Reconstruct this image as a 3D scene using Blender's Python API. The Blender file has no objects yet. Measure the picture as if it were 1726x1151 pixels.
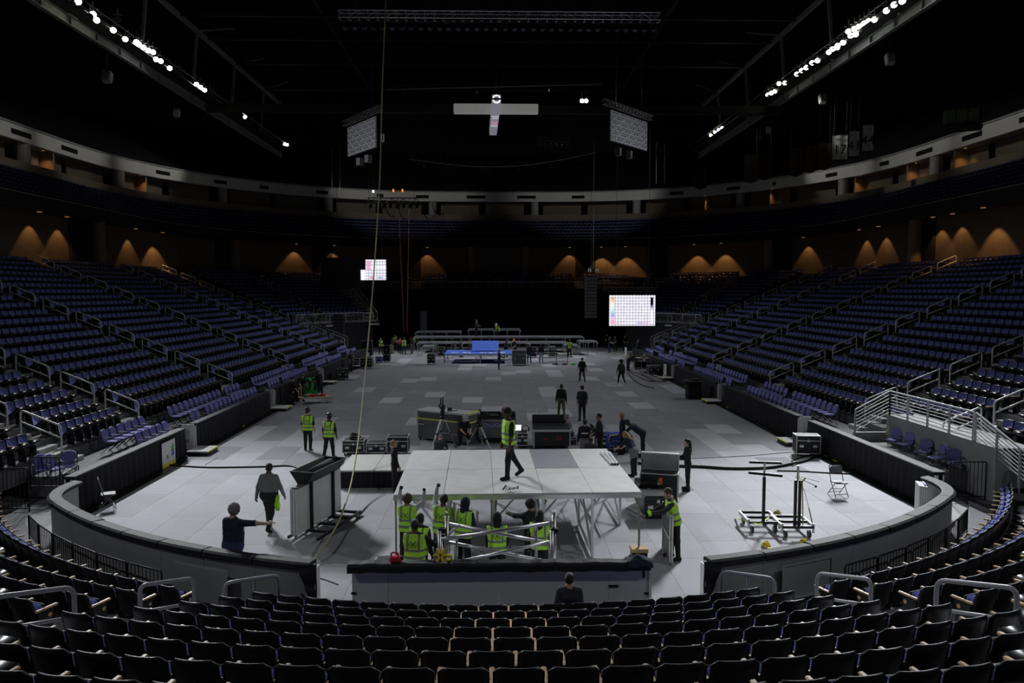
import bpy, math, random
import numpy as np
from mathutils import Vector, Matrix
random.seed(7)
SC = bpy.context.scene
COL = SC.collection
R = math.radians
PI = math.pi

# ------------------------------------------------------------------ camera
F_PX, CX, CY, HOR, VPX, CAMZ = 1250.0, 863.0, 575.5, 492.0, 836.0, 6.5
PITCH = math.atan((CY - HOR) / F_PX)
YAW = math.atan((CX - VPX) / F_PX)
cam_d = bpy.data.cameras.new('camera')
cam_d.sensor_fit = 'HORIZONTAL'
cam_d.sensor_width = 36.0
cam_d.lens = 36.0 * F_PX / 1726.0
cam_d.clip_start = 0.1
cam_d.clip_end = 400
cam = bpy.data.objects.new('camera', cam_d)
cam.location = (0, 0, CAMZ)
cam.rotation_euler = (PI / 2 - PITCH, 0, -YAW)
COL.objects.link(cam)
SC.camera = cam

# ------------------------------------------------------------------ view + world
vs = SC.view_settings
vs.view_transform = 'Standard'
vs.look = 'None'
vs.gamma = 1.0
vs.use_curve_mapping = False
vs.exposure = 0.0
world = bpy.data.worlds.new('arena_air')
SC.world = world
world.use_nodes = True
world.node_tree.nodes['Background'].inputs[0].default_value = (0.35, 0.45, 0.8, 1)
world.node_tree.nodes['Background'].inputs[1].default_value = 0.0

# ------------------------------------------------------------------ lights: flood banks on the two catwalks
KEY_W = 10000.0       # one flood on the near end of the floor
WIDE_W = 3400.0       # one wide flood across the hall
FAR_W = 21000.0        # floods over the far stage
BACK_W = 4200.0       # house floods on the catwalks above and behind the camera
PAIR_W = 900.0       # lamp pair on the cross girder, facing the camera
def spot(name, loc, aim, watts, cone, blend=1.0, col=(1, 1, 1), size=0.2):
    d = bpy.data.lights.new(name, 'SPOT')
    d.energy = watts; d.spot_size = R(cone); d.spot_blend = blend; d.color = col; d.shadow_soft_size = size
    o = bpy.data.objects.new(name, d)
    o.location = loc
    o.rotation_euler = (Vector(aim) - Vector(loc)).to_track_quat('-Z', 'Y').to_euler()
    COL.objects.link(o)
    return o
COOL = (0.93, 0.96, 1.0)
for k, y in enumerate((44.5, 47.5, 50.2, 51.6, 53.0, 54.4)):
    spot('flood_light', (-24.2, y, 23.1), (-6.8 + 0.7 * (k % 2), 18.3 + 1.8 * (k % 3), 0), KEY_W, 33, 1.0, COOL, 0.25)
for k, y in enumerate((45.5, 48.0, 49.5, 51.0, 54.0, 57.0)):
    spot('flood_light', (23.3, y, 23.4), (10.4 - 0.7 * (k % 2), 18.0 + 1.8 * (k % 3), 0), KEY_W * 1.5, 30, 1.0, COOL, 0.25)
for y in (36.0, 46.0, 57.0, 68.0):
    spot('flood_light', (-24.2, y, 23.1), (2.5, y - 3, 0), WIDE_W, 64, 1.0, COOL, 0.4)
    spot('flood_light', (23.3, y, 23.4), (-2.0, y - 3, 0), WIDE_W, 64, 1.0, COOL, 0.4)
for s, x in ((-1, -24.2), (1, 23.3)):
    spot('flood_light', (x, 84.0, 23.2), (-s * 1, 74, 0), FAR_W, 52, 1.0, (0.9, 0.93, 1.0), 0.4)
    spot('flood_light', (x, 4.0, 23.2), (0, 17, 0), BACK_W, 70, 1.0, COOL, 0.4)
for s in (-1, 1):
    for y in (46.0, 58.0, 70.0, 82.0):      # fill spots added on the catwalks to brighten the fascia
        spot('fascia_fill_light', (s * 26.4, y, 23.9), (s * 41, y + 1, 20.6), 720, 52, .6, (1.0, .98, .92), 0.15)
    spot('fascia_fill_light', (s * 14, 82.0, 23.5), (s * 13, 105, 20.6), 1300, 60, .6, (1.0, .98, .92), 0.15)  # added fill spot for the far stretch of the fascia
spot('flood_light', (7.9, 66.6, 23.6), (0, 20, 6), PAIR_W, 150, 1.0, COOL, 0.3)

# ------------------------------------------------------------------ pixel -> place helpers (photo is 1726 x 1151)
_fw = Vector((math.sin(YAW) * math.cos(PITCH), math.cos(YAW) * math.cos(PITCH), -math.sin(PITCH)))
_rt = Vector((math.cos(YAW), -math.sin(YAW), 0))
_up = _rt.cross(_fw)
def ray(x, y): return _fw + _rt * ((x - CX) / F_PX) - _up * ((y - CY) / F_PX)
def gz(x, y, z=0.0):
    r = ray(x, y); t = (z - CAMZ) / r.z
    return Vector((0, 0, CAMZ)) + r * t
def gy(x, y, Y):
    r = ray(x, y)
    return Vector((0, 0, CAMZ)) + r * (Y / r.y)
def proj(p):
    d = Vector(p) - Vector((0, 0, CAMZ)); z = d.dot(_fw)
    if z < 0.2: return (-9999, -9999)
    return (CX + F_PX * d.dot(_rt) / z, CY - F_PX * d.dot(_up) / z)
def in_frame(p, m=40):
    x, y = proj(p)
    return -m < x < 1726 + m and -m < y < 1151 + m

# ------------------------------------------------------------------ materials
MATS = {}
def mat(name, col, rough=0.6, metal=0.0, vary=0.12, scale=6.0, bump=0.0, emit=None, estr=0.0, objrand=0.0, coat=0.0, spec=None):
    if name in MATS: return MATS[name]
    m = bpy.data.materials.new(name); m.use_nodes = True
    nt = m.node_tree; n = nt.nodes; b = n['Principled BSDF']
    b.inputs['Roughness'].default_value = rough
    b.inputs['Metallic'].default_value = metal
    if coat: b.inputs['Coat Weight'].default_value = coat
    if spec is not None: b.inputs['Specular IOR Level'].default_value = spec
    tc = n.new('ShaderNodeTexCoord')
    nz = n.new('ShaderNodeTexNoise'); nz.inputs['Scale'].default_value = scale; nz.inputs['Detail'].default_value = 4
    nt.links.new(tc.outputs['Object'], nz.inputs['Vector'])
    rp = n.new('ShaderNodeMapRange')
    rp.inputs['From Min'].default_value = 0.25; rp.inputs['From Max'].default_value = 0.75
    rp.inputs['To Min'].default_value = 1 - vary; rp.inputs['To Max'].default_value = 1 + vary
    nt.links.new(nz.outputs['Fac'], rp.inputs['Value'])
    mx = n.new('ShaderNodeVectorMath'); mx.operation = 'SCALE'
    mx.inputs[0].default_value = col[:3]
    nt.links.new(rp.outputs['Result'], mx.inputs['Scale'])
    out = mx.outputs['Vector']
    if objrand:
        oi = n.new('ShaderNodeObjectInfo')
        r2 = n.new('ShaderNodeMapRange'); r2.inputs['To Min'].default_value = 1 - objrand; r2.inputs['To Max'].default_value = 1 + objrand
        nt.links.new(oi.outputs['Random'], r2.inputs['Value'])
        m2 = n.new('ShaderNodeVectorMath'); m2.operation = 'SCALE'
        nt.links.new(out, m2.inputs[0]); nt.links.new(r2.outputs['Result'], m2.inputs['Scale'])
        out = m2.outputs['Vector']
    nt.links.new(out, b.inputs['Base Color'])
    if bump:
        n2 = n.new('ShaderNodeTexNoise'); n2.inputs['Scale'].default_value = scale * 9; n2.inputs['Detail'].default_value = 3
        nt.links.new(tc.outputs['Object'], n2.inputs['Vector'])
        bp = n.new('ShaderNodeBump'); bp.inputs['Strength'].default_value = bump; bp.inputs['Distance'].default_value = 0.02
        nt.links.new(n2.outputs['Fac'], bp.inputs['Height']); nt.links.new(bp.outputs['Normal'], b.inputs['Normal'])
    if emit is not None:
        b.inputs['Emission Color'].default_value = (*emit, 1)
        b.inputs['Emission Strength'].default_value = estr
    MATS[name] = m
    return m
def floor_mat(name, col, speck):
    m = mat(name, col, 0.75, 0, 0.10, 0.9, 0.0, objrand=0.10, spec=0.35)
    nt = m.node_tree; n = nt.nodes; b = n['Principled BSDF']
    src = b.inputs['Base Color'].links[0].from_socket
    tc = [k for k in n if k.type == 'TEX_COORD'][0]
    nz = n.new('ShaderNodeTexNoise'); nz.inputs['Scale'].default_value = 22; nz.inputs['Detail'].default_value = 6; nz.inputs['Roughness'].default_value = 0.8
    nt.links.new(tc.outputs['Object'], nz.inputs['Vector'])
    rp = n.new('ShaderNodeMapRange'); rp.inputs['From Min'].default_value = 0.3; rp.inputs['From Max'].default_value = 0.7
    rp.inputs['To Min'].default_value = 1 - speck; rp.inputs['To Max'].default_value = 1 + speck
    nt.links.new(nz.outputs['Fac'], rp.inputs['Value'])
    mx = n.new('ShaderNodeVectorMath'); mx.operation = 'SCALE'
    nt.links.new(src, mx.inputs[0]); nt.links.new(rp.outputs['Result'], mx.inputs['Scale'])
    nt.links.new(mx.outputs['Vector'], b.inputs['Base Color'])
    return m
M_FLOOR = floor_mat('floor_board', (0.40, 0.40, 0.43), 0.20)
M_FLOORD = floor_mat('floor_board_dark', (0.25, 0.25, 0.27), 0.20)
M_SUB = mat('floor_underlay', (0.10, 0.10, 0.11), 0.9)
M_CONC = mat('concrete', (0.36, 0.36, 0.37), 0.8, 0, 0.15, 1.2, 0.2)
M_CONC2 = mat('concrete_light', (0.50, 0.50, 0.50), 0.8, 0, 0.15, 1.5, 0.2)
M_TERR = mat('terrace_concrete', (0.16, 0.16, 0.17), 0.85, 0, 0.2, 1.0, 0.2)
M_STEP = mat('aisle_step_concrete', (0.42, 0.42, 0.42), 0.8, 0, 0.2, 2.0, 0.2)
M_BOARD = mat('rink_board_white', (0.60, 0.60, 0.63), 0.45, 0, 0.04, 0.8)
M_BOARDG = mat('rink_board_grey', (0.30, 0.30, 0.30), 0.55, 0, 0.06, 0.8)
M_BLACK = mat('black_plastic', (0.012, 0.012, 0.014), 0.35, 0, 0.2, 8)
M_SHELL = mat('seat_shell_black', (0.010, 0.010, 0.012), 0.30, 0, 0.2, 8)
M_RIMGLINT = mat('seat_rim_glint', (0.10, 0.10, 0.11), 0.35, 0, 0.1, 8)  # paler top edge of the black shell, a painted highlight
M_BLUE = mat('seat_fabric_navy', (0.15, 0.175, 0.48), 0.85, 0, 0.15, 12, 0.2, objrand=0.12)
M_BLUE2 = mat('chair_fabric_lilac', (0.21, 0.21, 0.50), 0.8, 0, 0.15, 12, 0.2, objrand=0.1)
M_WOOD = mat('armrest_wood', (0.62, 0.42, 0.22), 0.45, 0, 0.25, 14)
M_CLOTH = mat('black_cloth', (0.014, 0.014, 0.017), 0.9, 0, 0.25, 5, 0.3)
M_PAD = mat('black_rail_pad', (0.012, 0.012, 0.013), 0.7, 0, 0.2, 3, 0.3)
M_STEEL = mat('galvanised_rail', (0.72, 0.72, 0.70), 0.45, 0.15, 0.1, 6)
M_RAILG = mat('rail_grey_paint', (0.34, 0.34, 0.37), 0.4, 0.1, 0.08, 6)
M_ALU = mat('aluminium', (0.62, 0.62, 0.63), 0.33, 0.85, 0.08, 6)
M_ALUW = mat('aluminium_edge', (0.60, 0.61, 0.62), 0.4, 0.6, 0.08, 6)
M_BLKM = mat('black_metal', (0.016, 0.016, 0.017), 0.4, 0.3, 0.2, 6)
M_GSTEEL = mat('grey_green_steel', (0.30, 0.32, 0.27), 0.6, 0.1, 0.12, 3)
M_DSTEEL = mat('dark_roof_steel', (0.032, 0.034, 0.032), 0.6, 0.2, 0.2, 2)
M_DECK = mat('deck_plywood_grey', (0.62, 0.62, 0.61), 0.6, 0, 0.10, 2.5, 0.1, objrand=0.10)
M_DECKD = mat('deck_plywood_blue_grey', (0.27, 0.27, 0.31), 0.6, 0, 0.08, 2.5, 0.1)
M_CASE = mat('flight_case_black', (0.018, 0.018, 0.02), 0.5, 0, 0.2, 6)
M_CASEG = mat('flight_case_grey', (0.13, 0.13, 0.14), 0.55, 0, 0.15, 6)
M_CASEW = mat('flight_case_white', (0.55, 0.56, 0.57), 0.5, 0, 0.06, 6)
M_WHITE = mat('white_paint', (0.72, 0.72, 0.73), 0.5, 0, 0.05, 3)
M_YEL = mat('yellow_plastic', (0.75, 0.62, 0.02), 0.5, 0, 0.08, 6)
M_HAZ = mat('hazard_yellow', (0.78, 0.75, 0.10), 0.6, 0, 0.1, 6)
M_HIVIS = mat('hivis_yellow_green', (0.50, 0.95, 0.06), 0.7, 0, 0.10, 9, 0.15)
M_REFL = mat('reflective_grey_tape', (0.20, 0.21, 0.21), 0.5, 0, 0.1, 9)
M_RED = mat('red_plastic', (0.55, 0.03, 0.04), 0.45, 0, 0.1, 6)
M_ORANGE = mat('orange_plastic', (0.80, 0.20, 0.02), 0.5, 0, 0.1, 6)
M_BLUEC = mat('royal_blue_cloth', (0.05, 0.08, 0.42), 0.75, 0, 0.12, 4, 0.2)
M_STAGEB = mat('stage_blue_vinyl', (0.10, 0.20, 0.75), 0.45, 0, 0.05, 1.5)
M_GREEN = mat('green_cable', (0.03, 0.50, 0.12), 0.5, 0, 0.15, 6)
M_STRAP = mat('strap_olive', (0.42, 0.38, 0.12), 0.7, 0, 0.15, 8)
M_STRAPY = mat('strap_yellow', (0.70, 0.75, 0.12), 0.7, 0, 0.1, 8)
M_TAN = mat('tan_wall', (0.22, 0.18, 0.13), 0.85, 0, 0.10, 0.8, 0.1)
M_FASC = mat('fascia_off_white', (0.78, 0.78, 0.74), 0.75, 0, 0.08, 0.6)
M_DARK = mat('dark_void', (0.006, 0.006, 0.007), 0.9, 0, 0.1, 1)
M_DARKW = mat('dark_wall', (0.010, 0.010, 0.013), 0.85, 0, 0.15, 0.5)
M_COLUMN = mat('column_grey', (0.42, 0.42, 0.41), 0.75, 0, 0.08, 1)
M_BRICK = mat('concourse_wall', (0.12, 0.092, 0.064), 0.85, 0, 0.16, 1.6, 0.2)
M_SKIN = mat('skin_light', (0.55, 0.34, 0.25), 0.55, 0, 0.08, 10)
M_SKIND = mat('skin_dark', (0.10, 0.055, 0.035), 0.5, 0, 0.08, 10)
M_SKINM = mat('skin_medium', (0.32, 0.18, 0.11), 0.5, 0, 0.08, 10)
M_EYE = mat('eye_dark', (0.01, 0.01, 0.01), 0.2, 0, 0.05, 10)
M_CBLK = mat('clothes_black', (0.012, 0.012, 0.014), 0.9, 0, 0.2, 8, 0.3)
M_CDK = mat('clothes_charcoal', (0.035, 0.036, 0.042), 0.9, 0, 0.2, 8, 0.3)
M_CNAVY = mat('clothes_navy', (0.016, 0.022, 0.045), 0.9, 0, 0.2, 8, 0.3)
M_CGREY = mat('clothes_grey', (0.17, 0.17, 0.18), 0.9, 0, 0.15, 8, 0.3)
M_CLGREY = mat('clothes_light_grey', (0.42, 0.43, 0.45), 0.9, 0, 0.12, 8, 0.3)
M_CJEAN = mat('clothes_jeans', (0.035, 0.045, 0.13), 0.9, 0, 0.2, 8, 0.3)
M_CLJEAN = mat('clothes_light_jeans', (0.30, 0.40, 0.55), 0.9, 0, 0.2, 8, 0.3)
M_COLIVE = mat('clothes_olive', (0.10, 0.095, 0.035), 0.9, 0, 0.2, 8, 0.3)
M_CGRN = mat('clothes_dark_green_grey', (0.055, 0.065, 0.06), 0.9, 0, 0.2, 8, 0.3)
M_CMAG = mat('clothes_magenta', (0.55, 0.05, 0.22), 0.9, 0, 0.2, 8, 0.3)
M_HAIRB = mat('hair_brown', (0.075, 0.04, 0.022), 0.6, 0, 0.35, 30, 0.5)
M_HAIRK = mat('hair_black', (0.010, 0.009, 0.008), 0.55, 0, 0.3, 30, 0.5)
M_HAIRG = mat('hair_grey', (0.22, 0.20, 0.18), 0.6, 0, 0.4, 30, 0.5)
M_HAIRL = mat('hair_blond', (0.33, 0.20, 0.09), 0.6, 0, 0.4, 30, 0.5)
M_BEIGE = mat('beige_leather', (0.50, 0.40, 0.26), 0.6, 0, 0.1, 8)
M_CABLE = mat('black_cable', (0.010, 0.010, 0.011), 0.55, 0, 0.2, 4)
M_ROPE = mat('hoist_rope', (0.40, 0.38, 0.20), 0.7, 0, 0.3, 3)
M_GLASS = mat('dark_glass', (0.02, 0.02, 0.025), 0.08, 0, 0.05, 2)
M_SPK = mat('speaker_white', (0.50, 0.50, 0.47), 0.6, 0, 0.06, 4)
M_LAMP = mat('lamp_glow', (0.9, 0.9, 0.9), 0.4, 0, 0.0, 1, emit=(0.95, 0.97, 1.0), estr=45.0)
M_LAMPW = mat('lamp_glow_warm', (0.9, 0.9, 0.8), 0.4, 0, 0.0, 1, emit=(1.0, 0.98, 0.80), estr=40.0)
M_SCONCE = mat('sconce_glow', (0.9, 0.7, 0.4), 0.4, 0, 0.0, 1, emit=(1.0, 0.55, 0.22), estr=0.15)
M_LENS = mat('lamp_lens_unlit', (0.10, 0.10, 0.15), 0.12, 0.2, 0.2, 10)

# ------------------------------------------------------------------ mesh builder
class MB:
    def __init__(s): s.v = []; s.f = []; s.m = []
    def add(s, vs_, fs, mi=0):
        o = len(s.v); s.v.extend(vs_)
        for f in fs: s.f.append(tuple(i + o for i in f)); s.m.append(mi)
        return s
    def box(s, c, d, rz=0.0, mi=0, M=None):
        x, y, z = d[0] / 2, d[1] / 2, d[2] / 2
        pts = [Vector(p) for p in ((-x, -y, -z), (x, -y, -z), (x, y, -z), (-x, y, -z), (-x, -y, z), (x, -y, z), (x, y, z), (-x, y, z))]
        if M is None: M = Matrix.Rotation(rz, 3, 'Z')
        pts = [tuple(M @ p + Vector(c)) for p in pts]
        return s.add(pts, ((0, 3, 2, 1), (4, 5, 6, 7), (0, 1, 5, 4), (1, 2, 6, 5), (2, 3, 7, 6), (3, 0, 4, 7)), mi)
    def bbox(s, c, d, b=0.02, rz=0.0, mi=0, M=None):
        """box with chamfered edges"""
        x, y, z = d[0] / 2, d[1] / 2, d[2] / 2; b = min(b, x * .9, y * .9, z * .9)
        if M is None: M = Matrix.Rotation(rz, 3, 'Z')
        pts = []; idx = {}
        for sx in (-1, 1):
            for sy in (-1, 1):
                for sz in (-1, 1):
                    for a in range(3):
                        p = [sx * (x - b), sy * (y - b), sz * (z - b)]
                        p[a] = (sx * x, sy * y, sz * z)[a]
                        idx[(sx, sy, sz, a)] = len(pts); pts.append(tuple(M @ Vector(p) + Vector(c)))
        fs = []
        for a in range(3):
            u, w = (a + 1) % 3, (a + 2) % 3
            for sg in (-1, 1):
                q = []
                for su, sw in ((-1, -1), (1, -1), (1, 1), (-1, 1)):
                    k = [0, 0, 0]; k[a] = sg; k[u] = su; k[w] = sw; q.append(idx[(*k, a)])
                fs.append(tuple(q if sg > 0 else q[::-1]))
        for a in range(3):
            u, w = (a + 1) % 3, (a + 2) % 3
            for su in (-1, 1):
                for sw in (-1, 1):
                    k0 = [0, 0, 0]; k1 = [0, 0, 0]; k0[a] = -1; k1[a] = 1; k0[u] = k1[u] = su; k0[w] = k1[w] = sw
                    q = [idx[(*k0, u)], idx[(*k1, u)], idx[(*k1, w)], idx[(*k0, w)]]
                    fs.append(tuple(q if su * sw > 0 else q[::-1]))
        for sx in (-1, 1):
            for sy in (-1, 1):
                for sz in (-1, 1):
                    q = [idx[(sx, sy, sz, a)] for a in range(3)]
                    fs.append(tuple(q if sx * sy * sz > 0 else q[::-1]))
        return s.add(pts, fs, mi)
    def bar(s, p0, p1, w, h=None, mi=0, up=(0, 0, 1)):
        h = h or w
        p0, p1 = Vector(p0), Vector(p1); d = p1 - p0; L = d.length
        if L < 1e-6: return s
        y = d / L; u = Vector(up)
        if abs(y.dot(u)) > 0.99: u = Vector((1, 0, 0))
        x = y.cross(u).normalized(); z = x.cross(y)
        M = Matrix((x, y, z)).transposed()
        return s.box((p0 + p1) / 2, (w, L, h), mi=mi, M=M)
    def tube(s, pts, r, n=8, mi=0, closed=False, caps=True):
        pts = [Vector(p) for p in pts]; k = len(pts); o = len(s.v); ref = None
        for i, p in enumerate(pts):
            a = pts[(i - 1) % k] if (closed or i > 0) else p
            b = pts[(i + 1) % k] if (closed or i < k - 1) else p
            t = (b - a).normalized()
            if ref is None: ref = Vector((0, 0, 1)) if abs(t.z) < 0.9 else Vector((1, 0, 0))
            x = t.cross(ref)
            if x.length < 1e-4: x = t.cross(Vector((0.3, 1, 0.2)))
            x.normalize(); ref = x.cross(t)
            rr = r[i] if isinstance(r, (list, tuple)) else r
            for j in range(n):
                an = 2 * PI * j / n
                s.v.append(tuple(p + (x * math.cos(an) + ref * math.sin(an)) * rr))
        for i in range(k if closed else k - 1):
            i2 = (i + 1) % k
            for j in range(n):
                j2 = (j + 1) % n
                s.f.append((o + i * n + j, o + i * n + j2, o + i2 * n + j2, o + i2 * n + j)); s.m.append(mi)
        if caps and not closed:
            s.f.append(tuple(o + j for j in range(n))[::-1]); s.m.append(mi)
            s.f.append(tuple(o + (k - 1) * n + j for j in range(n))); s.m.append(mi)
        return s
    def cyl(s, p0, p1, r, n=12, mi=0, r2=None):
        return s.tube([p0, p1], [r, r if r2 is None else r2], n, mi)
    def lathe(s, prof, c=(0, 0, 0), n=16, mi=0, M=None):
        o = len(s.v); k = len(prof)
        for (r, z) in prof:
            for j in range(n):
                a = 2 * PI * j / n; p = Vector((r * math.cos(a), r * math.sin(a), z))
                if M is not None: p = M @ p
                s.v.append(tuple(p + Vector(c)))
        for i in range(k - 1):
            for j in range(n):
                j2 = (j + 1) % n
                s.f.append((o + i * n + j, o + i * n + j2, o + (i + 1) * n + j2, o + (i + 1) * n + j)); s.m.append(mi)
        s.f.append(tuple(o + j for j in range(n))[::-1]); s.m.append(mi)
        s.f.append(tuple(o + (k - 1) * n + j for j in range(n))); s.m.append(mi)
        return s
    def quad(s, a, b, c, d, mi=0): return s.add([tuple(a), tuple(b), tuple(c), tuple(d)], ((0, 1, 2, 3),), mi)
    def prism(s, poly, z0, z1, mi=0):
        n = len(poly)
        vs_ = [(p[0], p[1], z0) for p in poly] + [(p[0], p[1], z1) for p in poly]
        fs = [tuple(range(n))[::-1], tuple(range(n, 2 * n))] + [(i, (i + 1) % n, n + (i + 1) % n, n + i) for i in range(n)]
        return s.add(vs_, fs, mi)
    def wall(s, path, prof, mi=0, closed_prof=True):
        """sweep a profile [(offset, z)] along a 2-D path [(x, y, nx, ny)]"""
        o = len(s.v); k = len(prof)
        for (x, y, nx, ny) in path:
            for (d, z) in prof: s.v.append((x + nx * d, y + ny * d, z))
        for i in range(len(path) - 1):
            for j in range(k if closed_prof else k - 1):
                j2 = (j + 1) % k
                s.f.append((o + i * k + j, o + i * k + j2, o + (i + 1) * k + j2, o + (i + 1) * k + j)); s.m.append(mi)
        if closed_prof:
            s.f.append(tuple(o + j for j in range(k))[::-1]); s.m.append(mi)
            e = o + (len(path) - 1) * k
            s.f.append(tuple(e + j for j in range(k))); s.m.append(mi)
        return s
    def mesh(s, name, mats, smooth=False):
        me = bpy.data.meshes.new(name)
        me.from_pydata(s.v, [], s.f)
        if not isinstance(mats, (list, tuple)): mats = [mats]
        for m in mats: me.materials.append(m)
        if len(mats) > 1: me.polygons.foreach_set('material_index', s.m)
        if smooth:
            me.polygons.foreach_set('use_smooth', [True] * len(me.polygons))
        me.update()
        return me
    def build(s, name, mats, parent=None, loc=None, rz=0.0, smooth=False):
        return place(s.mesh(name, mats, smooth), name, parent, loc, rz)
def place(me, name, parent=None, loc=None, rz=0.0):
    o = bpy.data.objects.new(name, me); COL.objects.link(o)
    if parent is not None: o.parent = parent
    if loc is not None: o.location = loc
    if rz: o.rotation_euler = (0, 0, rz)
    return o
def tag(o, label, cat, group=None, kind=None):
    o['label'] = label; o['category'] = cat
    if group: o['group'] = group
    if kind: o['kind'] = kind
    return o
def struct(o, label, cat='structure'):
    o['kind'] = 'structure'; o['label'] = label; o['category'] = cat
    return o
def thing(name, label, cat, loc=(0, 0, 0), rz=0.0, group=None):
    o = bpy.data.objects.new(name, None); o.empty_display_size = 0.2
    COL.objects.link(o); o.location = loc; o.rotation_euler = (0, 0, rz)
    return tag(o, label, cat, group)
def copy_tree(o, parent=None):
    c = o.copy(); COL.objects.link(c); c.parent = parent
    for ch in list(o.children): copy_tree(ch, c)
    return c
def text(name, body, size, mat_, parent, loc, rot, ext=0.004, align='CENTER'):
    c = bpy.data.curves.new(name, 'FONT'); c.body = body; c.size = size; c.extrude = ext
    c.align_x = align; c.align_y = 'CENTER'; c.resolution_u = 2
    tmp = bpy.data.objects.new(name, c)
    me = bpy.data.meshes.new_from_object(tmp)
    bpy.data.objects.remove(tmp)
    me.name = name; me.materials.clear(); me.materials.append(mat_)
    o = bpy.data.objects.new(name, me); COL.objects.link(o); o.parent = parent
    o.location = loc; o.rotation_euler = rot
    return o
ORD = ['first', 'second', 'third', 'fourth', 'fifth', 'sixth', 'seventh', 'eighth', 'ninth', 'tenth', 'eleventh', 'twelfth', 'thirteenth', 'fourteenth', 'fifteenth', 'sixteenth', 'seventeenth', 'eighteenth', 'nineteenth', 'twentieth', 'twenty-first', 'twenty-second', 'twenty-third', 'twenty-fourth', 'twenty-fifth', 'twenty-sixth', 'twenty-seventh', 'twenty-eighth', 'twenty-ninth', 'thirtieth', 'thirty-first', 'thirty-second', 'thirty-third', 'thirty-fourth', 'thirty-fifth', 'thirty-sixth']
# ================================================================== THE SETTING
XC = 0.40            # centre line of the hall
HW = 12.82           # half width of the rink floor
NC = (0.30, 30.2)    # centre of the curved near end
def arc_pts(c, r, a0, a1, n): return [(c[0] + r * math.sin(a0 + (a1 - a0) * i / n), c[1] - r * math.cos(a0 + (a1 - a0) * i / n)) for i in range(n + 1)]
# ---- floor outline (convex)
rink = arc_pts(NC, 16.0, -R(46), R(46), 30)
rink += [(XC + HW - .2, 20.4), (XC + HW, 21.5), (XC + HW, 71.0)]
rink += [(XC + HW - 6 + 6 * math.cos(a), 71 + 6 * math.sin(a)) for a in (R(22), R(45), R(68))]
rink += [(XC + HW - 6, 77), (XC - HW + 6, 77)]
rink += [(XC - HW + 6 - 6 * math.cos(a), 71 + 6 * math.sin(a)) for a in (R(68), R(45), R(22))]
rink += [(XC - HW, 71.0), (XC - HW, 21.5), (XC - HW + .2, 20.4)]
def clip(poly, cl):
    out = poly
    for i in range(len(cl)):
        a, b = cl[i], cl[(i + 1) % len(cl)]
        inp, out = out, []
        if not inp: return []
        side = lambda p: (b[0] - a[0]) * (p[1] - a[1]) - (b[1] - a[1]) * (p[0] - a[0])
        for j in range(len(inp)):
            p, q = inp[j], inp[(j + 1) % len(inp)]
            sp, sq = side(p), side(q)
            if sp >= 0: out.append(p)
            if (sp >= 0) != (sq >= 0):
                t = sp / (sp - sq); out.append((p[0] + (q[0] - p[0]) * t, p[1] + (q[1] - p[1]) * t))
    return out
floor_root = struct(MB().prism([(-62, -4), (62, -4), (62, 112), (-62, 112)], -0.30, -0.07).build('floor', M_CONC), 'grey arena floor under the tiers and the panelled event floor', 'floor')
sub = MB().prism(rink, -0.069, -0.024).build('floor_underlay', M_SUB, floor_root)
PW, PL = 1.22, 2.44
panels = []
for i in range(-12, 12):
    for j in range(-1, 27):
        x0 = XC + i * PW; y0 = 14.0 + j * PL + (PL / 2 if i % 2 else 0)
        g = 0.0035
        poly = clip([(x0 + g, y0 + g), (x0 + PW - g, y0 + g), (x0 + PW - g, y0 + PL - g), (x0 + g, y0 + PL - g)], rink)
        if len(poly) < 3: continue
        ar = abs(sum(poly[k][0] * poly[(k + 1) % len(poly)][1] - poly[(k + 1) % len(poly)][0] * poly[k][1] for k in range(len(poly)))) / 2
        if ar < 0.15: continue
        panels.append((y0, poly, ar > PW * PL * 0.97, x0))
panels.sort(key=lambda t: t[0])
full = MB().prism([(0.0035, 0.0035), (PW - .0035, 0.0035), (PW - .0035, PL - .0035), (0.0035, PL - .0035)], -0.023, 0.0).mesh('floor_panel', M_FLOOR)
full_d = MB().prism([(0.0035, 0.0035), (PW - .0035, 0.0035), (PW - .0035, PL - .0035), (0.0035, PL - .0035)], -0.023, 0.0).mesh('floor_panel', M_FLOORD)
rest = MB()
M_FLOORFAR = M_FLOOR
for k, (y0, poly, isfull, x0) in enumerate(panels):
    if k < 300:
        dz = -0.003 * random.random()
        dk_ = random.random() < min(.86, max(.05, (y0 - 23) / 16))  # some boards are dark; their share rises with distance to paint in far dimness
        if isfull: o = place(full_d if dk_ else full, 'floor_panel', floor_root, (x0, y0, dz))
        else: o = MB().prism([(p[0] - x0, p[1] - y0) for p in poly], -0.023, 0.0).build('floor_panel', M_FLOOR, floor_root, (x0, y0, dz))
    else:
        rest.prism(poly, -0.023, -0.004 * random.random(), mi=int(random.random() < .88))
o = rest.build('far_floor_panels', [M_FLOOR, M_FLOORD], floor_root); o['kind'] = 'stuff'

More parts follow.
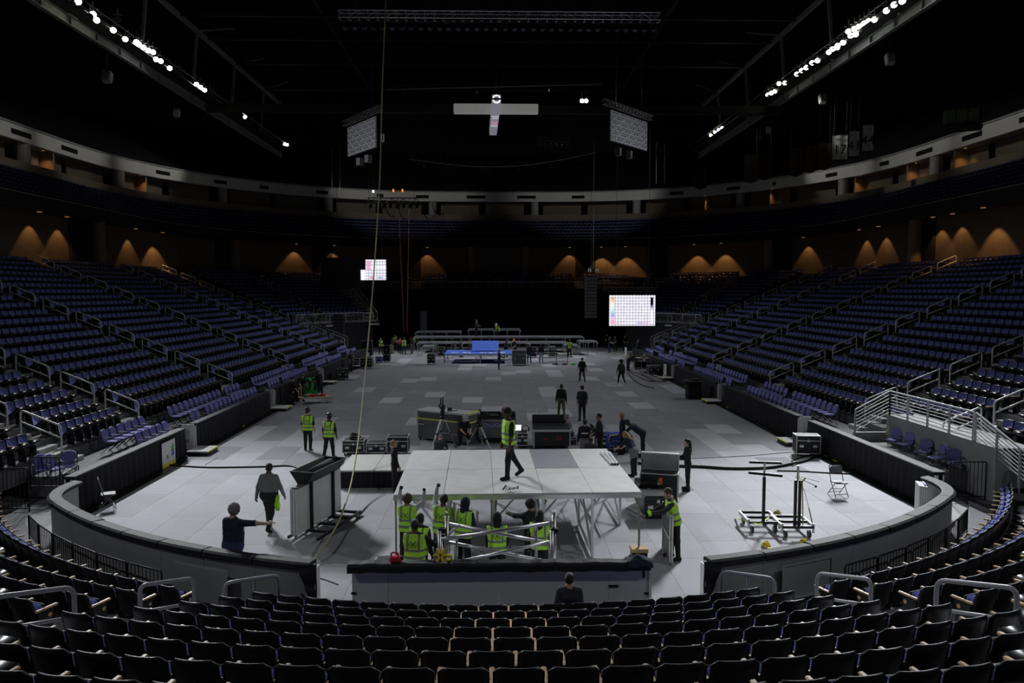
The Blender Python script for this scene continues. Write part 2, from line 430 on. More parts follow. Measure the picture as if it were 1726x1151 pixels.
# ---- curved white boards of the near end, with black padded top rail
def ring(c, r, a0, a1, n):
    """path with outward normals (away from the centre)"""
    res = []
    for i in range(n + 1):
        a = a0 + (a1 - a0) * i / n
        res.append((c[0] + r * math.sin(a), c[1] - r * math.cos(a), math.sin(a), -math.cos(a)))
    return res
BR = 16.05
a_l0, a_l1 = math.asin(3.98 / BR), R(46.5)
for s, lab in ((-1, 'curved grey rink board left of the centre barrier, black padded top'), (1, 'curved grey rink board right of the centre barrier, black padded top')):
    root = thing('rink_board', lab, 'barrier', (NC[0], NC[1], 0), 0, 'curved rink boards of the near end')
    c0 = (0, 0)
    n = 7; seg = (a_l1 - a_l0) / n
    for k in range(n):
        a0, a1 = a_l0 + k * seg, a_l0 + (k + 1) * seg - 0.0006
        p = ring(c0, BR, s * a0, s * a1, 5)
        if s < 0: p = p[::-1]
        MB().wall(p, [(0, -0.06), (0.09, -0.06), (0.09, 1.02), (0, 1.02)]).build('board_panel', M_BOARDG, root)
        p = ring(c0, BR, s * (a0 + .001), s * (a1 - .001), 5)
        if s < 0: p = p[::-1]
        dd = random.uniform(-0.01, 0.012)
        MB().wall(p, [(-0.17, 0.985 + dd), (-0.17, 1.075 + dd), (-0.10, 1.10 + dd), (0.12, 1.11), (0.17, 1.075), (0.17, 0.975), (0.14, 0.94), (0.135, 1.02), (-0.13, 1.02)]).build('top_pad', M_PAD, root)
    # tight turn at the far corner
    e = ring(c0, BR, s * a_l1, s * a_l1, 1)[0]
    t = Vector((math.cos(s * a_l1), math.sin(s * a_l1), 0)) * s
    cpath = []
    px, py = e[0], e[1]; ang = math.atan2(t.y, t.x)
    for k in range(9):
        nx, ny = math.sin(ang), -math.cos(ang)
        if s < 0: nx, ny = -nx, -ny
        cpath.append((px, py, nx, ny)); px += 0.28 * math.cos(ang); py += 0.28 * math.sin(ang); ang += s * R(7.5)
    if s < 0: cpath = cpath[::-1]
    MB().wall(cpath, [(0, -0.06), (0.09, -0.06), (0.09, 1.02), (0, 1.02)]).build('board_panel', M_BOARDG, root)
    MB().wall(cpath, [(-0.16, 0.99), (-0.17, 1.075), (-0.10, 1.10), (0.12, 1.11), (0.18, 1.05), (0.17, 0.96), (0.14, 0.94), (0.13, 1.02), (-0.12, 1.02)]).build('top_pad', M_PAD, root)
    # white gate post at the opening
    g = ring(c0, BR + .04, s * (a_l0 - .004), s * a_l0, 1)[0]
    MB().box((g[0], g[1], 0.49), (0.10, 0.22, 1.06), rz=-0.2 * -s, mi=0).build('gate_post', M_WHITE, root)
    # hanging black cloth on the board end
    cl = MB()
    for i in range(8):
        w = 0.34 * (1 - i / 9.5)
        cl.add([(g[0] - s * 0.06, g[1] - .13 - .02 * math.sin(i * 1.3), 1.10 - i * 0.13), (g[0] + s * w, g[1] - .15 + .03 * math.sin(i * 2.1) + s * 0, 1.10 - i * 0.10)], (), 0)
    cl.f = [(2 * i, 2 * i + 1, 2 * i + 3, 2 * i + 2) for i in range(7)]; cl.m = [0] * 7
    cl.build('hanging_cloth', M_CLOTH, root)
    MB().box((g[0] + s * .02, g[1] - 0.13, 0.42), (0.14, 0.02, 0.05)).build('tape_strip', M_BLACK, root)

# ---- centre barrier: three white panels, black padded top
bL, bR = gz(590, 960, 1.05), gz(1092, 957, 1.05)
yb = 14.55
root = thing('centre_barrier', 'straight white barrier wall with black padded top, behind it the crew', 'barrier', (0, yb, 0))
xs = [gy(594, 1000, yb).x, gy(655, 1000, yb).x, gy(841, 1000, yb).x, gy(1026, 1000, yb).x, gy(1092, 1000, yb).x]
for k in range(4):
    MB().bbox(((xs[k] + xs[k + 1]) / 2, 0, 0.47), (xs[k + 1] - xs[k] - 0.008, 0.10, 1.04), 0.006).build('barrier_panel', M_BOARD, root)
for x0, x1 in ((xs[0] - .07, xs[0] + 1.75), (xs[0] + 1.74, xs[0] + 4.05), (xs[0] + 4.06, xs[4] + .02)):
    mb = MB(); n = 14
    P = [(x0 + (x1 - x0) * i / n, 0, 0, -1) for i in range(n + 1)]
    pr = [(-0.17, 1.0), (-0.17, 1.085), (-0.1, 1.115), (0.12, 1.12), (0.17, 1.08), (0.165, 0.95), (0.14, 0.94), (0.13, 1.02), (-0.12, 1.02)]
    mb.wall(P, pr)
    mb.v = [(v[0], v[1], v[2] + 0.008 * math.sin(v[0] * 7) + 0.006 * math.sin(v[0] * 17)) for v in mb.v]
    mb.build('top_pad', M_PAD, root)
for (px, py, w, h, r) in ((642, 962, .08, .05, 0.5), (596, 1000, .1, .045, 0), (1085, 967, .055, .17, 0), (1034, 988, .2, .05, 0), (1090, 1000, .1, .045, 0), (873, 1019, .09, .03, 0)):
    p = gy(px, py, yb - .06)
    Mx = Matrix.Rotation(r, 3, 'Y')
    MB().box((p.x, -0.056, p.z), (w, 0.012, h), M=Mx).build('tape_strip', M_BLACK, root)
MB().box((xs[4] + 0.03, 0, 0.47), (0.05, 0.16, 1.04)).build('end_post', M_WHITE, root)

# ---- thresholds with hazard tape at both floor openings
for s, xa, xb_, lab in ((-1, 505, 588, 'yellow striped threshold at the opening left of the white barrier'), (1, 1096, 1184, 'yellow striped threshold at the opening right of the white barrier')):
    y0 = 14.35
    A, B = gy(xa, 1010, y0).x, gy(xb_, 1010, y0).x
    root = thing('threshold', lab, 'threshold', ((A + B) / 2, y0, 0), 0, 'floor opening thresholds')
    w = B - A
    MB().bbox((0, 0.05, -0.012), (w, 0.62, 0.05), 0.01).build('mat', M_CASEG, root)
    MB().bbox((0, -0.38, -0.02), (w, 0.24, 0.06), 0.01).build('sill', M_WHITE, root)
    MB().box((0, -0.51, -0.13), (w, 0.03, 0.16)).build('step_nosing', M_HAZ, root)
    n = 14
    for k in range(n):
        MB().box((-w / 2 + w * (k + .5) / n, 0.33, 0.016), (w / n * 0.55, 0.05, 0.006), rz=0.5).build('hazard_stripe', M_HAZ, root)
    for k in range(6):
        MB().box((s * (w / 2 - 0.05), 0.28 - 0.09 * k, 0.016), (0.05, 0.05, 0.006), rz=0.5).build('hazard_stripe', M_HAZ, root)

# ---- drapes along both long sides, with door openings at the aisles
AISLES = [25.5, 31.0, 42.0, 53.2, 64.6, 73.2]
OPEN = {-1: [29.9, 40.9, 52.6, 64.0], 1: [31.2, 43.0, 54.5, 65.2]}
def drape(s, y0, y1, lab):
    x = XC + s * HW
    root = thing('black_drape', lab, 'curtain', (x, y0, 0), 0, 'black pleated drapes along the floor')
    L = y1 - y0; n = int(L / 0.055); mb = MB(); ph = random.random() * 6
    for i in range(n + 1):
        y = L * i / n
        for k, z in enumerate((0.02, 0.35, 0.7, 1.0, 1.05)):
            a = (0.055, .05, .04, .022, .01)[k]
            f = math.sin(y * 17 + ph + 0.6 * math.sin(y * 2.1)) * a + math.sin(y * 31 + ph) * a * .3
            mb.v.append((-s * (0.075 + f + (0.02 if k < 2 else 0)), y, z))
    for i in range(n):
        for k in range(4):
            a = i * 5 + k; q = (a, a + 5, a + 6, a + 1)
            mb.f.append(q if s < 0 else q[::-1]); mb.m.append(0)
    mb.build('pleated_cloth', M_CLOTH, root, smooth=True)
    MB().box((s * .08, L / 2, 0.515), (0.12, L, 1.07)).build('backing_board', M_BLACK, root)
    MB().bbox((s * .04, L / 2, 1.085), (0.34, L, 0.07), 0.02).build('top_ledge', M_PAD, root)
    MB().box((-s * .30, L / 2, 0.006), (0.45, L, 0.012)).build('floor_strip', M_BLACK, root)
    for end in (0, L):
        MB().box((s * .06, end + (0.03 if end == 0 else -0.03), 0.51), (0.26, 0.06, 1.02)).build('end_post', M_WHITE, root)
    for k in range(int(L / 3)):
        if random.random() < .55:
            MB().box((-s * .18, random.uniform(.5, L - .5), 0.016), (0.05, random.uniform(.2, .6), 0.01), rz=random.uniform(-.1, .1)).build('yellow_tape', M_HAZ, root)
    return root
for s, nm in ((-1, 'left'), (1, 'right')):
    cuts = [21.6] + OPEN[s] + [76.5 if s < 0 else 76.0]
    for k in range(len(cuts) - 1):
        y0 = cuts[k] + (0.55 if k else 0); y1 = cuts[k + 1] - (0.55 if k < len(cuts) - 2 else 0)
        if k == 4: y1 = 70.5 if s < 0 else 70.8
        drape(s, y0, y1, f'black pleated drape along the {nm} floor edge, {ORD[k]} length from the camera')
    for k, y in enumerate(OPEN[s]):
        x = XC + s * (HW - .55)
        root = thing('entry_platform', f'low step platform at the {ORD[k]} drape opening along the {nm} floor edge', 'step', (x, y, 0), 0, 'step platforms at the drape openings')
        MB().bbox((0, 0, 0.16), (0.85, 1.15, 0.05), 0.01).build('top', M_CONC2, root)
        MB().box((0, 0, 0.065), (0.8, 1.1, 0.13)).build('base', M_BLACK, root)
        MB().box((-s * .43, 0, 0.165), (0.03, 1.15, 0.055)).build('yellow_edge', M_HAZ, root)
        MB().box((s * 0.78, 0.5, 0.56), (0.5, 0.05, 1.05)).build('gate_jamb', M_WHITE, root)
        MB().box((s * 0.78, 0.465, 0.6), (0.16, 0.02, 0.5)).build('latch_plate', M_ALU, root)

# ---- tiers: side stands, far corners and far end follow offsets of the floor outline
def tier_path(o, y0=22.0, n=12, cy=71.0, cr=6.0):
    hw = HW + o; r = cr + o; pts = []
    pts.append((XC - hw, y0, -1, 0))
    k = max(1, int((cy - y0) / 6))
    for i in range(1, k): pts.append((XC - hw, y0 + (cy - y0) * i / k, -1, 0))
    for i in range(n + 1):
        a = PI / 2 * i / n
        pts.append((XC - HW + cr - r * math.cos(a), cy + r * math.sin(a), -math.cos(a), math.sin(a)))
    for i in range(n + 1):
        a = PI / 2 * (1 - i / n)
        pts.append((XC + HW - cr + r * math.cos(a), cy + r * math.sin(a), math.cos(a), math.sin(a)))
    for i in range(k - 1, 0, -1): pts.append((XC + hw, y0 + (cy - y0) * i / k, 1, 0))
    pts.append((XC + hw, y0, 1, 0))
    return pts
def corner_path(s, o, a0, a1, n=10, cy=71.0, cr=6.0):
    r = cr + o; res = []
    for i in range(n + 1):
        a = a0 + (a1 - a0) * i / n
        res.append((XC + s * (HW - cr + r * math.cos(a)), cy + r * math.sin(a), s * math.cos(a), math.sin(a)))
    return res
NR = 20; ROW = 0.90; RISE = 0.37; O0 = 3.0; Z0 = 1.0
CA0, CA1 = R(14), R(58)     # far corner blocks
NCOR, NEND = 6, 16
SIDE_END = 74.6
def row_o(n): return O0 + ROW * n
def row_z(n): return Z0 + RISE * n
seat_inst = []               # (x, y, z, facing angle) of every far seat
for s, nm in ((-1, 'left'), (1, 'right')):
    mb = MB()
    x_in = lambda n: XC + s * (HW + row_o(n) - 0.55)
    for n in range(NR):
        xa, xb_ = x_in(n), x_in(n) + s * ROW
        mb.box(((xa + xb_) / 2 + s * .4, (22.0 + SIDE_END) / 2, row_z(n) - 0.25), (ROW + .8, SIDE_END - 22.0, 0.5))
    for k, (w0, w1, z) in enumerate(((0.30, 1.20, .45), (1.20, 2.45, .66))):
        mb.box((XC + s * (HW + (w0 + w1) / 2), 49.5, z / 2), (w1 - w0, 52.0, z))
    t = struct(mb.build('seating_terrace', M_TERR), f'stepped concrete terrace under the seats of the {nm} stand', 'terrace')
    st = MB().box((0, 0, 0), (0.42, 1.05, 0.185)).mesh('step', M_STEP)
    st2 = MB().box((0, 0, 0), (0.5, 1.05, 0.02)).mesh('step', M_STEP)
    for a in AISLES:
        for n in range(NR):
            place(st, 'step', t, (x_in(n) - s * .2, a, row_z(n) - .37 + .09))
            place(st2, 'step', t, (x_in(n) + s * .25, a, row_z(n) + .01))
    # black wall under the stand front
    for n in range(NR):
        y = 22.6
        while y < SIDE_END - .3:
            if not any(abs(y - a) < 0.85 for a in AISLES) and not (s > 0 and y < 28.2 and n < 1):
                seat_inst.append((XC + s * (HW + row_o(n)), y, row_z(n), PI / 2 if s > 0 else -PI / 2))
            y += 0.55
# far corners and far end
mbc = MB()
for s in (-1, 1):
    for n in range(NCOR, NR):
        p = corner_path(s, row_o(n) - .55, CA0, CA1)
        if s > 0: p = p[::-1]
        mbc.wall(p, [(0, row_z(n) - .8), (ROW + .5, row_z(n) - .8), (ROW + .5, row_z(n)), (0, row_z(n))])
        r = 6 + row_o(n); a = CA0 + 0.9 / r
        while a < CA1 - .9 / r:
            if abs(a - R(34)) > 0.8 / r:
                seat_inst.append((XC + s * (HW - 6 + r * math.cos(a)), 71 + r * math.sin(a), row_z(n), a - PI / 2 + PI if False else (a + PI / 2 if s > 0 else PI / 2 - a + PI)))
            a += .55 / r
for n in range(NEND, NR):
    Y = 77 + row_o(n) - .55; w = 19.0 + (row_o(n) - 17) * .6
    mbc.box((XC, Y + .7, row_z(n) - .4), (2 * w, ROW + .5, 0.8))
    x = XC - w + .4
    while x < XC + w - .3:
        if min(abs(x - q) for q in (-10.2, 0.3, 10.6)) > .85: seat_inst.append((x, Y + .55, row_z(n), PI))
        x += .55
tc_ = struct(mbc.build('seating_terrace', M_TERR), 'stepped concrete terrace of the far corner and end blocks', 'terrace')
for q in (-10.2, 0.3, 10.6):
    for n in range(NEND, NR):
        Y = 77 + row_o(n) - .55
        MB().box((q, Y - .2, row_z(n) - .28), (1.1, .42, .185)).build('step', M_STEP, tc_)
        MB().box((q, Y + .25, row_z(n) + .01), (1.1, .5, .02)).build('step', M_STEP, tc_)
for s in (-1, 1):
    for aa in (R(34), CA1 + .012):
        for n in range(NCOR, NR):
            r = 6 + row_o(n) - .55
            for dr, h, zz in ((-.2, .185, -.28), (.25, .02, .01)):
                rr = r + dr
                MB().box((0, 0, 0), (.45, 1.0, h)).build('step', M_STEP, tc_, (XC + s * (HW - 6 + rr * math.cos(aa)), 71 + rr * math.sin(aa), row_z(n) + zz), s * aa)
# dark walls under the far blocks
mb = MB()
for s in (-1, 1):
    p = corner_path(s, row_o(NCOR) - .6, CA0, CA1)
    if s > 0: p = p[::-1]
    mb.wall(p, [(0, -.07), (.3, -.07), (.3, row_z(NCOR) - .05), (0, row_z(NCOR) - .05)])
mb.box((XC, 92.4, 3.4), (40, .4, 6.9))
struct(mb.build('wall_far', M_DARKW), 'dark retaining wall below the far seating blocks', 'wall')

# ---- concourse wall, mid tier, suites and fascia
OC = 21.6
w = struct(MB().wall(tier_path(OC, 18), [(0, 8.0), (.5, 8.0), (.5, 12.4), (0, 12.4)], closed_prof=True).build('wall_concourse', M_BRICK), 'brown concourse wall with warm wall lamps behind the lower stands', 'wall')
MB().wall(tier_path(19.6, 18), [(0, 8.05), (2.3, 8.05), (2.3, 8.35), (0, 8.35)]).build('landing_slab', M_TERR, w)
# mid tier slab, dark front, rows
mt = struct(MB().wall(tier_path(21.0, 18), [(-.5, 12.35), (7.6, 12.35), (7.6, 12.6), (0, 12.8), (0, 13.4), (-.5, 13.4)]).build('ceiling_mid_tier', M_DARKW), 'dark underside and front of the middle seating tier', 'ceiling')
MB().wall(tier_path(20.45, 18), [(0, 13.38), (.06, 13.38), (.06, 13.44), (0, 13.44)]).build('edge_rail', M_GSTEEL, mt)
mid = MB()
for n in range(6):
    mid.wall(tier_path(21.0 + .85 * n, 18), [(0, 12.6), (.9, 12.6), (.9, 13.1 + .48 * n), (0, 13.1 + .48 * n)])
struct(mid.build('seating_terrace', M_TERR), 'dark stepped terrace of the middle seating tier', 'terrace')
MID_A = []
def place_mid(n):
    o = 21.0 + .85 * n + .45; z = 13.1 + .48 * n
    path = tier_path(o, 30, 14)
    acc = 0.0
    for i in range(len(path) - 1):
        a, b = path[i], path[i + 1]
        L = math.hypot(b[0] - a[0], b[1] - a[1])
        while acc < L:
            t = acc / L
            x, y = a[0] + (b[0] - a[0]) * t, a[1] + (b[1] - a[1]) * t
            nx, ny = a[2] + (b[2] - a[2]) * t, a[3] + (b[3] - a[3]) * t
            seat_inst.append((x, y, z, math.atan2(ny, nx) + PI / 2)); acc += .56
        acc -= L
for n in range(6): place_mid(n)
# parapet and suite back wall panels with dark gaps, columns, fascia ring
sw = struct(MB().wall(tier_path(26.2, 18), [(0, 15.2), (.35, 15.2), (.35, 17.1), (0, 17.1)]).build('wall_parapet', M_TAN), 'grey parapet wall behind the middle tier', 'wall')
su = struct(MB().wall(tier_path(31.5, 18), [(0, 14.8), (.3, 14.8), (.3, 20.2), (0, 20.2)]).build('wall_suite', M_DARKW), 'dark back wall of the suite level', 'wall')
struct(MB().wall(tier_path(27.2, 18), [(0, 19.05), (4.5, 19.05), (4.5, 19.3), (0, 19.3)]).build('ceiling_suite', M_CONC), 'pale soffit over the suite level', 'ceiling')
fs = struct(MB().wall(tier_path(27.0, 18), [(0, 19.0), (.35, 19.0), (.35, 20.35), (0.12, 20.35), (0, 20.05)]).build('wall_fascia', M_FASC), 'off-white curved fascia ring above the suite level', 'wall')
MB().wall(tier_path(26.95, 18), [(0, 20.25), (.5, 20.25), (.5, 20.40), (0, 20.40)]).build('fascia_cap', M_CONC, fs)
def path_at(o, dist_list, y0=18):
    """(x, y, normal angle) at arc lengths along a tier path"""
    path = tier_path(o, y0, 24); out = []; s_ = 0.0; di = 0
    for i in range(len(path) - 1):
        a, b = path[i], path[i + 1]; L = math.hypot(b[0] - a[0], b[1] - a[1])
        while di < len(dist_list) and dist_list[di] <= s_ + L:
            t = (dist_list[di] - s_) / max(L, 1e-6)
            out.append((a[0] + (b[0] - a[0]) * t, a[1] + (b[1] - a[1]) * t, math.atan2(a[3] + (b[3] - a[3]) * t, a[2] + (b[2] - a[2]) * t))); di += 1
        s_ += L
    return out
def path_len(o, y0=18):
    p = tier_path(o, y0, 24)
    return sum(math.hypot(p[i + 1][0] - p[i][0], p[i + 1][1] - p[i][1]) for i in range(len(p) - 1))
Lf = path_len(27.0)
slot = MB().box((0, 0, 0), (0.08, 2.6, 0.42)).mesh('fascia_slot', M_DARK)
nsl = int(Lf / 7.0)
for (x, y, a) in path_at(27.0, [3.5 + 7.0 * k for k in range(nsl)]):
    if in_frame((x, y, 19.5), 60): place(slot, 'fascia_slot', fs, (x - .01 * math.cos(a), y - .01 * math.sin(a), 19.62), a)
colm = MB().lathe([(.62, 15.0), (.62, 17.2), (.55, 17.25), (.55, 19.1)], n=14).mesh('column', M_COLUMN)
panm = MB().bbox((0, 0, 17.2), (.15, 5.4, 3.7), .04).mesh('wall_panel', M_TAN)
Ls = path_len(27.6); ncol = int(Ls / 14.2)
for (x, y, a) in path_at(27.6, [4 + 14.2 * k for k in range(ncol)]):
    if in_frame((x, y, 18), 60): place(colm, 'column', su, (x, y, 0), a)
for (x, y, a) in path_at(28.6, [4 + 14.4 * k + d for k in range(ncol + 1) for d in (3.9, 10.2)]):
    if in_frame((x, y, 18), 80) and y > 50: place(panm, 'wall_panel', su, (x, y, 0), a)
# pale stair flights of the middle tier
mid_steps = MB().box((0, 0, 0), (.4, 1.25, .2)).mesh('step', M_STEP)
for px in (100, 250, 478, 640, 764, 922, 1048, 1200, 1330, 1490, 1640):
    for n in range(6):
        for dd, dz in ((0.1, .02), (.5, .26)):
            o = 21.0 + .85 * n + dd
            q = min(path_at(o, [k * .5 for k in range(int(path_len(o) * 2))]), key=lambda t: abs(proj((t[0], t[1], 14.2))[0] - (px + (n - 3) * 3 * (1 if px > 840 else -1))) + (0 if (t[0] < 0) == (px < 836) else 999))
            place(mid_steps, 'step', mt, (q[0], q[1], 13.1 + .48 * n + dz), q[2])
# dark portals and grey columns along the concourse wall
pt_m = MB().bbox((0, 0, 10.2), (.25, 2.6, 4.2), .03).mesh('portal', M_DARK)
cc_m = MB().lathe([(.5, 8.3), (.5, 12.36)], n=14).mesh('column', M_TAN)
pts_ = path_at(OC - .05, [k * .5 for k in range(int(path_len(OC) * 2))])
for px, m_, nm_ in ((132, pt_m, 'portal'), (376, pt_m, 'portal'), (545, pt_m, 'portal'), (690, pt_m, 'portal'), (986, pt_m, 'portal'), (1108, pt_m, 'portal'), (1318, pt_m, 'portal'), (1562, pt_m, 'portal'), (152, cc_m, 'column'), (389, cc_m, 'column'), (797, cc_m, 'column'), (885, cc_m, 'column'), (1300, cc_m, 'column'), (1552, cc_m, 'column')):
    q = min(pts_, key=lambda t: abs(proj((t[0], t[1], 10.6))[0] - px) + (0 if (t[0] < 0) == (px < 836) else 999))
    f_ = .6 if nm_ == 'column' else 0
    place(m_, nm_, w, (q[0] - f_ * math.cos(q[2]), q[1] - f_ * math.sin(q[2]), 0), q[2])
# warm lit side walls of the suite stairs (a lamp over each)
wing = MB().bbox((0, 0, 17.1), (3.6, .2, 3.8), .03).mesh('stair_wing_wall', mat('warm_plaster', (.42, .28, .17), .85, 0, .1, 1))
lampm = MB().lathe([(.10, 0), (.10, .05), (.07, .06)], n=10).mesh('downlight', M_SCONCE)
for i, (px, py) in enumerate(((82, 290), (241, 320), (1195, 335), (1302, 318), (1450, 300), (1538, 272), (1622, 248))):
    # each stands on the suite ring, found by its bearing from the hall
    best = min(path_at(27.9, [k * .5 for k in range(int(path_len(27.9) * 2))]), key=lambda q: abs(proj((q[0], q[1], 17.5))[0] - px) + (0 if (q[0] < 0) == (px < 836) else 999))
    x, y, a = best
    place(wing, 'stair_wing_wall', su, (x + 1.2 * math.cos(a), y + 1.2 * math.sin(a), 0), a)
    lx, ly = x - .2 * math.cos(a) - .6 * math.sin(a) * (1 if px < 836 else -1) * -1, y - .2 * math.sin(a) - .9
    place(lampm, 'downlight', su, (lx, ly, 18.96))
    spot('suite_downlight', (lx, ly, 18.9), (lx + .3 * math.cos(a), ly + .5, 15.0), 55, 100, 1.0, (1.0, .55, .25), .08)
# upper tier rising into the dark, roof and outer shell
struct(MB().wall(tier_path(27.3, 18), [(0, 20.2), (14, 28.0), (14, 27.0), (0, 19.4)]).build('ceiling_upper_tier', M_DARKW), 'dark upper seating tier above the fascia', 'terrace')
struct(MB().wall(tier_path(41.5, -6), [(0, -.3), (.5, -.3), (.5, 36), (0, 36)]).build('wall_outer', M_DARKW), 'dark outer wall of the arena', 'wall')
struct(MB().prism([(-60, -8), (60, -8), (60, 125), (-60, 125)], 35.5, 36).build('ceiling', M_DARK), 'black arena roof high above the rigging', 'ceiling')
struct(MB().box((0, -7.5, 17), (120, .5, 38)).build('wall_near', M_DARKW), 'dark wall behind the camera', 'wall')

# ---- warm recessed downlights that graze the concourse wall
sc_m = MB().lathe([(.17, 0), (.17, .05), (.13, .06)], n=10).mesh('wall_downlight', M_SCONCE)
SCON = [(52, 408), (100, 408), (218, 425), (260, 425), (497, 434), (560, 434), (722, 430), (960, 432), (1013, 428), (1057, 426), (1175, 418), (1222, 416), (1362, 412), (1459, 404), (1490, 404), (1583, 398), (1619, 386), (1677, 376)]
ring_pts = path_at(OC - .16, [k * .25 for k in range(int(path_len(OC - .16) * 4))])
for i, (px, py) in enumerate(SCON):
    x, y, a = min(ring_pts, key=lambda q: abs(proj((q[0], q[1], 10.6))[0] - px) + (0 if (q[0] < 0) == (px < 836) else 999))
    big = i in (3, 8, 9, 10, 11, 17)
    d = .95 if big else .62
    x, y = x - d * math.cos(a), y - d * math.sin(a)
    z = 12.28
    o = tag(place(sc_m, 'wall_downlight', None, (x, y, z)), f'recessed warm lamp over the concourse wall, {ORD[i]} counted from the left of the photo', 'lamp', 'recessed lamps along the concourse')
    spot('downlight', (x, y, z - .03), (x, y, z - 2.2), 420 if big else 190, 82, .3, (1.0, .50, .18), .04)
# ================================================================== SEATS, CHAIRS, RAILS
def fillet(pts, r, n=4):
    pts = [Vector(p) for p in pts]; out = [pts[0]]
    for i in range(1, len(pts) - 1):
        p, a, b = pts[i], pts[i - 1], pts[i + 1]
        da, db = (a - p), (b - p); ra = min(r, da.length * .45); rb = min(r, db.length * .45)
        p0, p1 = p + da.normalized() * ra, p + db.normalized() * rb
        for k in range(n + 1):
            t = k / n
            out.append(p0 * (1 - t) ** 2 + p * 2 * t * (1 - t) + p1 * t * t)
    out.append(pts[-1]); return out
# ---- fixed seat with parts
def curved_panel(w, z0, z1, y0, tilt, bow, th, nu=8, nv=5, mi_f=0, mi_b=0, mi_t=0, round_top=0.06):
    mb = MB(); V = {}
    for side in (0, 1):
        for j in range(nv + 1):
            v = j / nv; z = z0 + (z1 - z0) * v
            for i in range(nu + 1):
                u = -1 + 2 * i / nu
                ww = w / 2
                zz = z
                if j == nv: zz = z - round_top * max(0, (abs(u) - .72) / .28) ** 2
                y = y0 - tilt * (zz - z0) + bow * u * u + (th if side else 0)
                V[(side, i, j)] = len(mb.v); mb.v.append((ww * u, y, zz))
    def q(a, b, c, d, m): mb.f.append((V[a], V[b], V[c], V[d])); mb.m.append(m)
    for j in range(nv):
        for i in range(nu):
            q((0, i, j), (0, i + 1, j), (0, i + 1, j + 1), (0, i, j + 1), mi_b)
            q((1, i + 1, j), (1, i, j), (1, i, j + 1), (1, i + 1, j + 1), mi_f)
    for i in range(nu):
        q((0, i, nv), (0, i + 1, nv), (1, i + 1, nv), (1, i, nv), mi_t)
        q((0, i + 1, 0), (0, i, 0), (1, i, 0), (1, i + 1, 0), mi_b)
    for j in range(nv):
        q((0, 0, j), (0, 0, j + 1), (1, 0, j + 1), (1, 0, j), mi_b)
        q((0, nu, j + 1), (0, nu, j), (1, nu, j), (1, nu, j + 1), mi_b)
    return mb
ME_SHELL = curved_panel(.515, .30, .87, -.02, .20, .05, .020, mi_t=1).mesh('back_shell', [M_SHELL, M_RIMGLINT], True)
ME_PAD = curved_panel(.455, .40, .77, .006, .20, .04, .04).mesh('back_cushion', [M_BLUE], True)
def pan_mesh():
    mb = MB(); a = R(80); c, s_ = math.cos(a), math.sin(a)
    M = Matrix(((1, 0, 0), (0, c, -s_), (0, s_, c)))
    mb.bbox(Vector((0, .10, .42)) + M @ Vector((0, .14, .03)), (.45, .27, .06), .025, mi=0, M=M)
    mb.bbox(Vector((0, .10, .42)) + M @ Vector((0, .14, -.015)), (.46, .28, .035), .012, mi=1, M=M)
    return mb.mesh('seat_pan', [M_BLUE, M_SHELL])
ME_PAN = pan_mesh()
ME_ARM = MB().bbox((0, .16, .635), (.06, .38, .035), .012).mesh('armrest', M_WOOD)
ME_STD = MB().bbox((0, .13, .31), (.035, .26, .62), .01).box((0, .12, .02), (.06, .34, .04)).mesh('standard', M_BLACK)
ME_DISC = MB().lathe([(.035, -.006), (.035, .004), (.028, .006)], n=12, M=Matrix.Rotation(PI / 2, 3, 'Y')).mesh('row_disc', M_WOOD)
proto = thing('arena_seat', 'x', 'seat')
place(ME_SHELL, 'back_shell', proto); place(ME_PAD, 'back_cushion', proto); place(ME_PAN, 'seat_pan', proto)
place(ME_ARM, 'armrest', proto, (-.265, 0, 0)); place(ME_STD, 'standard', proto, (-.265, 0, 0))
# ---- near bowl: concentric rows
BR0, BROW, BRISE, NB = 17.05, 1.0, 0.325, 13
BC = (0.22, 30.2)
AIS = R(19.0)
mb = MB()
for i in range(NB):
    p = ring(BC, BR0 + i * BROW - .62, -R(64), R(64), 40)
    z = BRISE * i
    mb.wall(p, [(0, z - .5), (BROW + .3, z - .5), (BROW + .3, z), (0, z)])
bowl = struct(mb.build('seating_terrace', M_TERR), 'stepped concrete terrace of the near seating bowl below the camera', 'terrace')
for s in (-1, 1):
    for i in range(9):
        r = BR0 + i * BROW - .62
        for dr, h, dz in ((-.2, .16, -.245), (.2, .02, .01)):
            rr = r + dr
            if i == 0 and dr < 0: continue
            MB().box((0, 0, 0), (1.15, .42 if dr < 0 else .4, h)).build('step', M_STEP, bowl, (BC[0] + s * rr * math.sin(AIS), BC[1] - rr * math.cos(AIS), BRISE * i + dz), s * AIS)
        MB().box((0, 0, 0), (1.15, .05, .03)).build('step_nosing', M_CONC2, bowl, (BC[0] + s * r * math.sin(AIS), BC[1] - r * math.cos(AIS), BRISE * i + .02), s * AIS)
cands = []
for i in range(NB):
    r = BR0 + i * BROW; da = .545 / r; z = BRISE * i
    half = .66 / r
    for blk, a0, a1 in (('centre', -(AIS - half), AIS - half), ('left', -(AIS + half), -R(60)), ('right', AIS + half, R(60))):
        span = abs(a1 - a0); n = int(span / da); pad = (span - n * da) / 2 if blk == 'centre' else 0
        sg = 1 if a1 > a0 else -1
        rr = r if blk == 'centre' else r + .28
        for k in range(n):
            a = a0 + sg * (pad + (k + .5) * da)
            x, y = BC[0] + rr * math.sin(a), BC[1] - rr * math.cos(a)
            if y < 1.2: continue
            if not in_frame((x, y, z + .85), 30):
                if in_frame((x, y, z + .85), 700): seat_inst.append((x, y, z, a))
                continue
            cands.append((math.hypot(x, y), blk, i, k, n, x, y, z, a))
cands.sort()
print('near bowl seats', len(cands))
near, over = cands[:300], cands[300:]
first = True
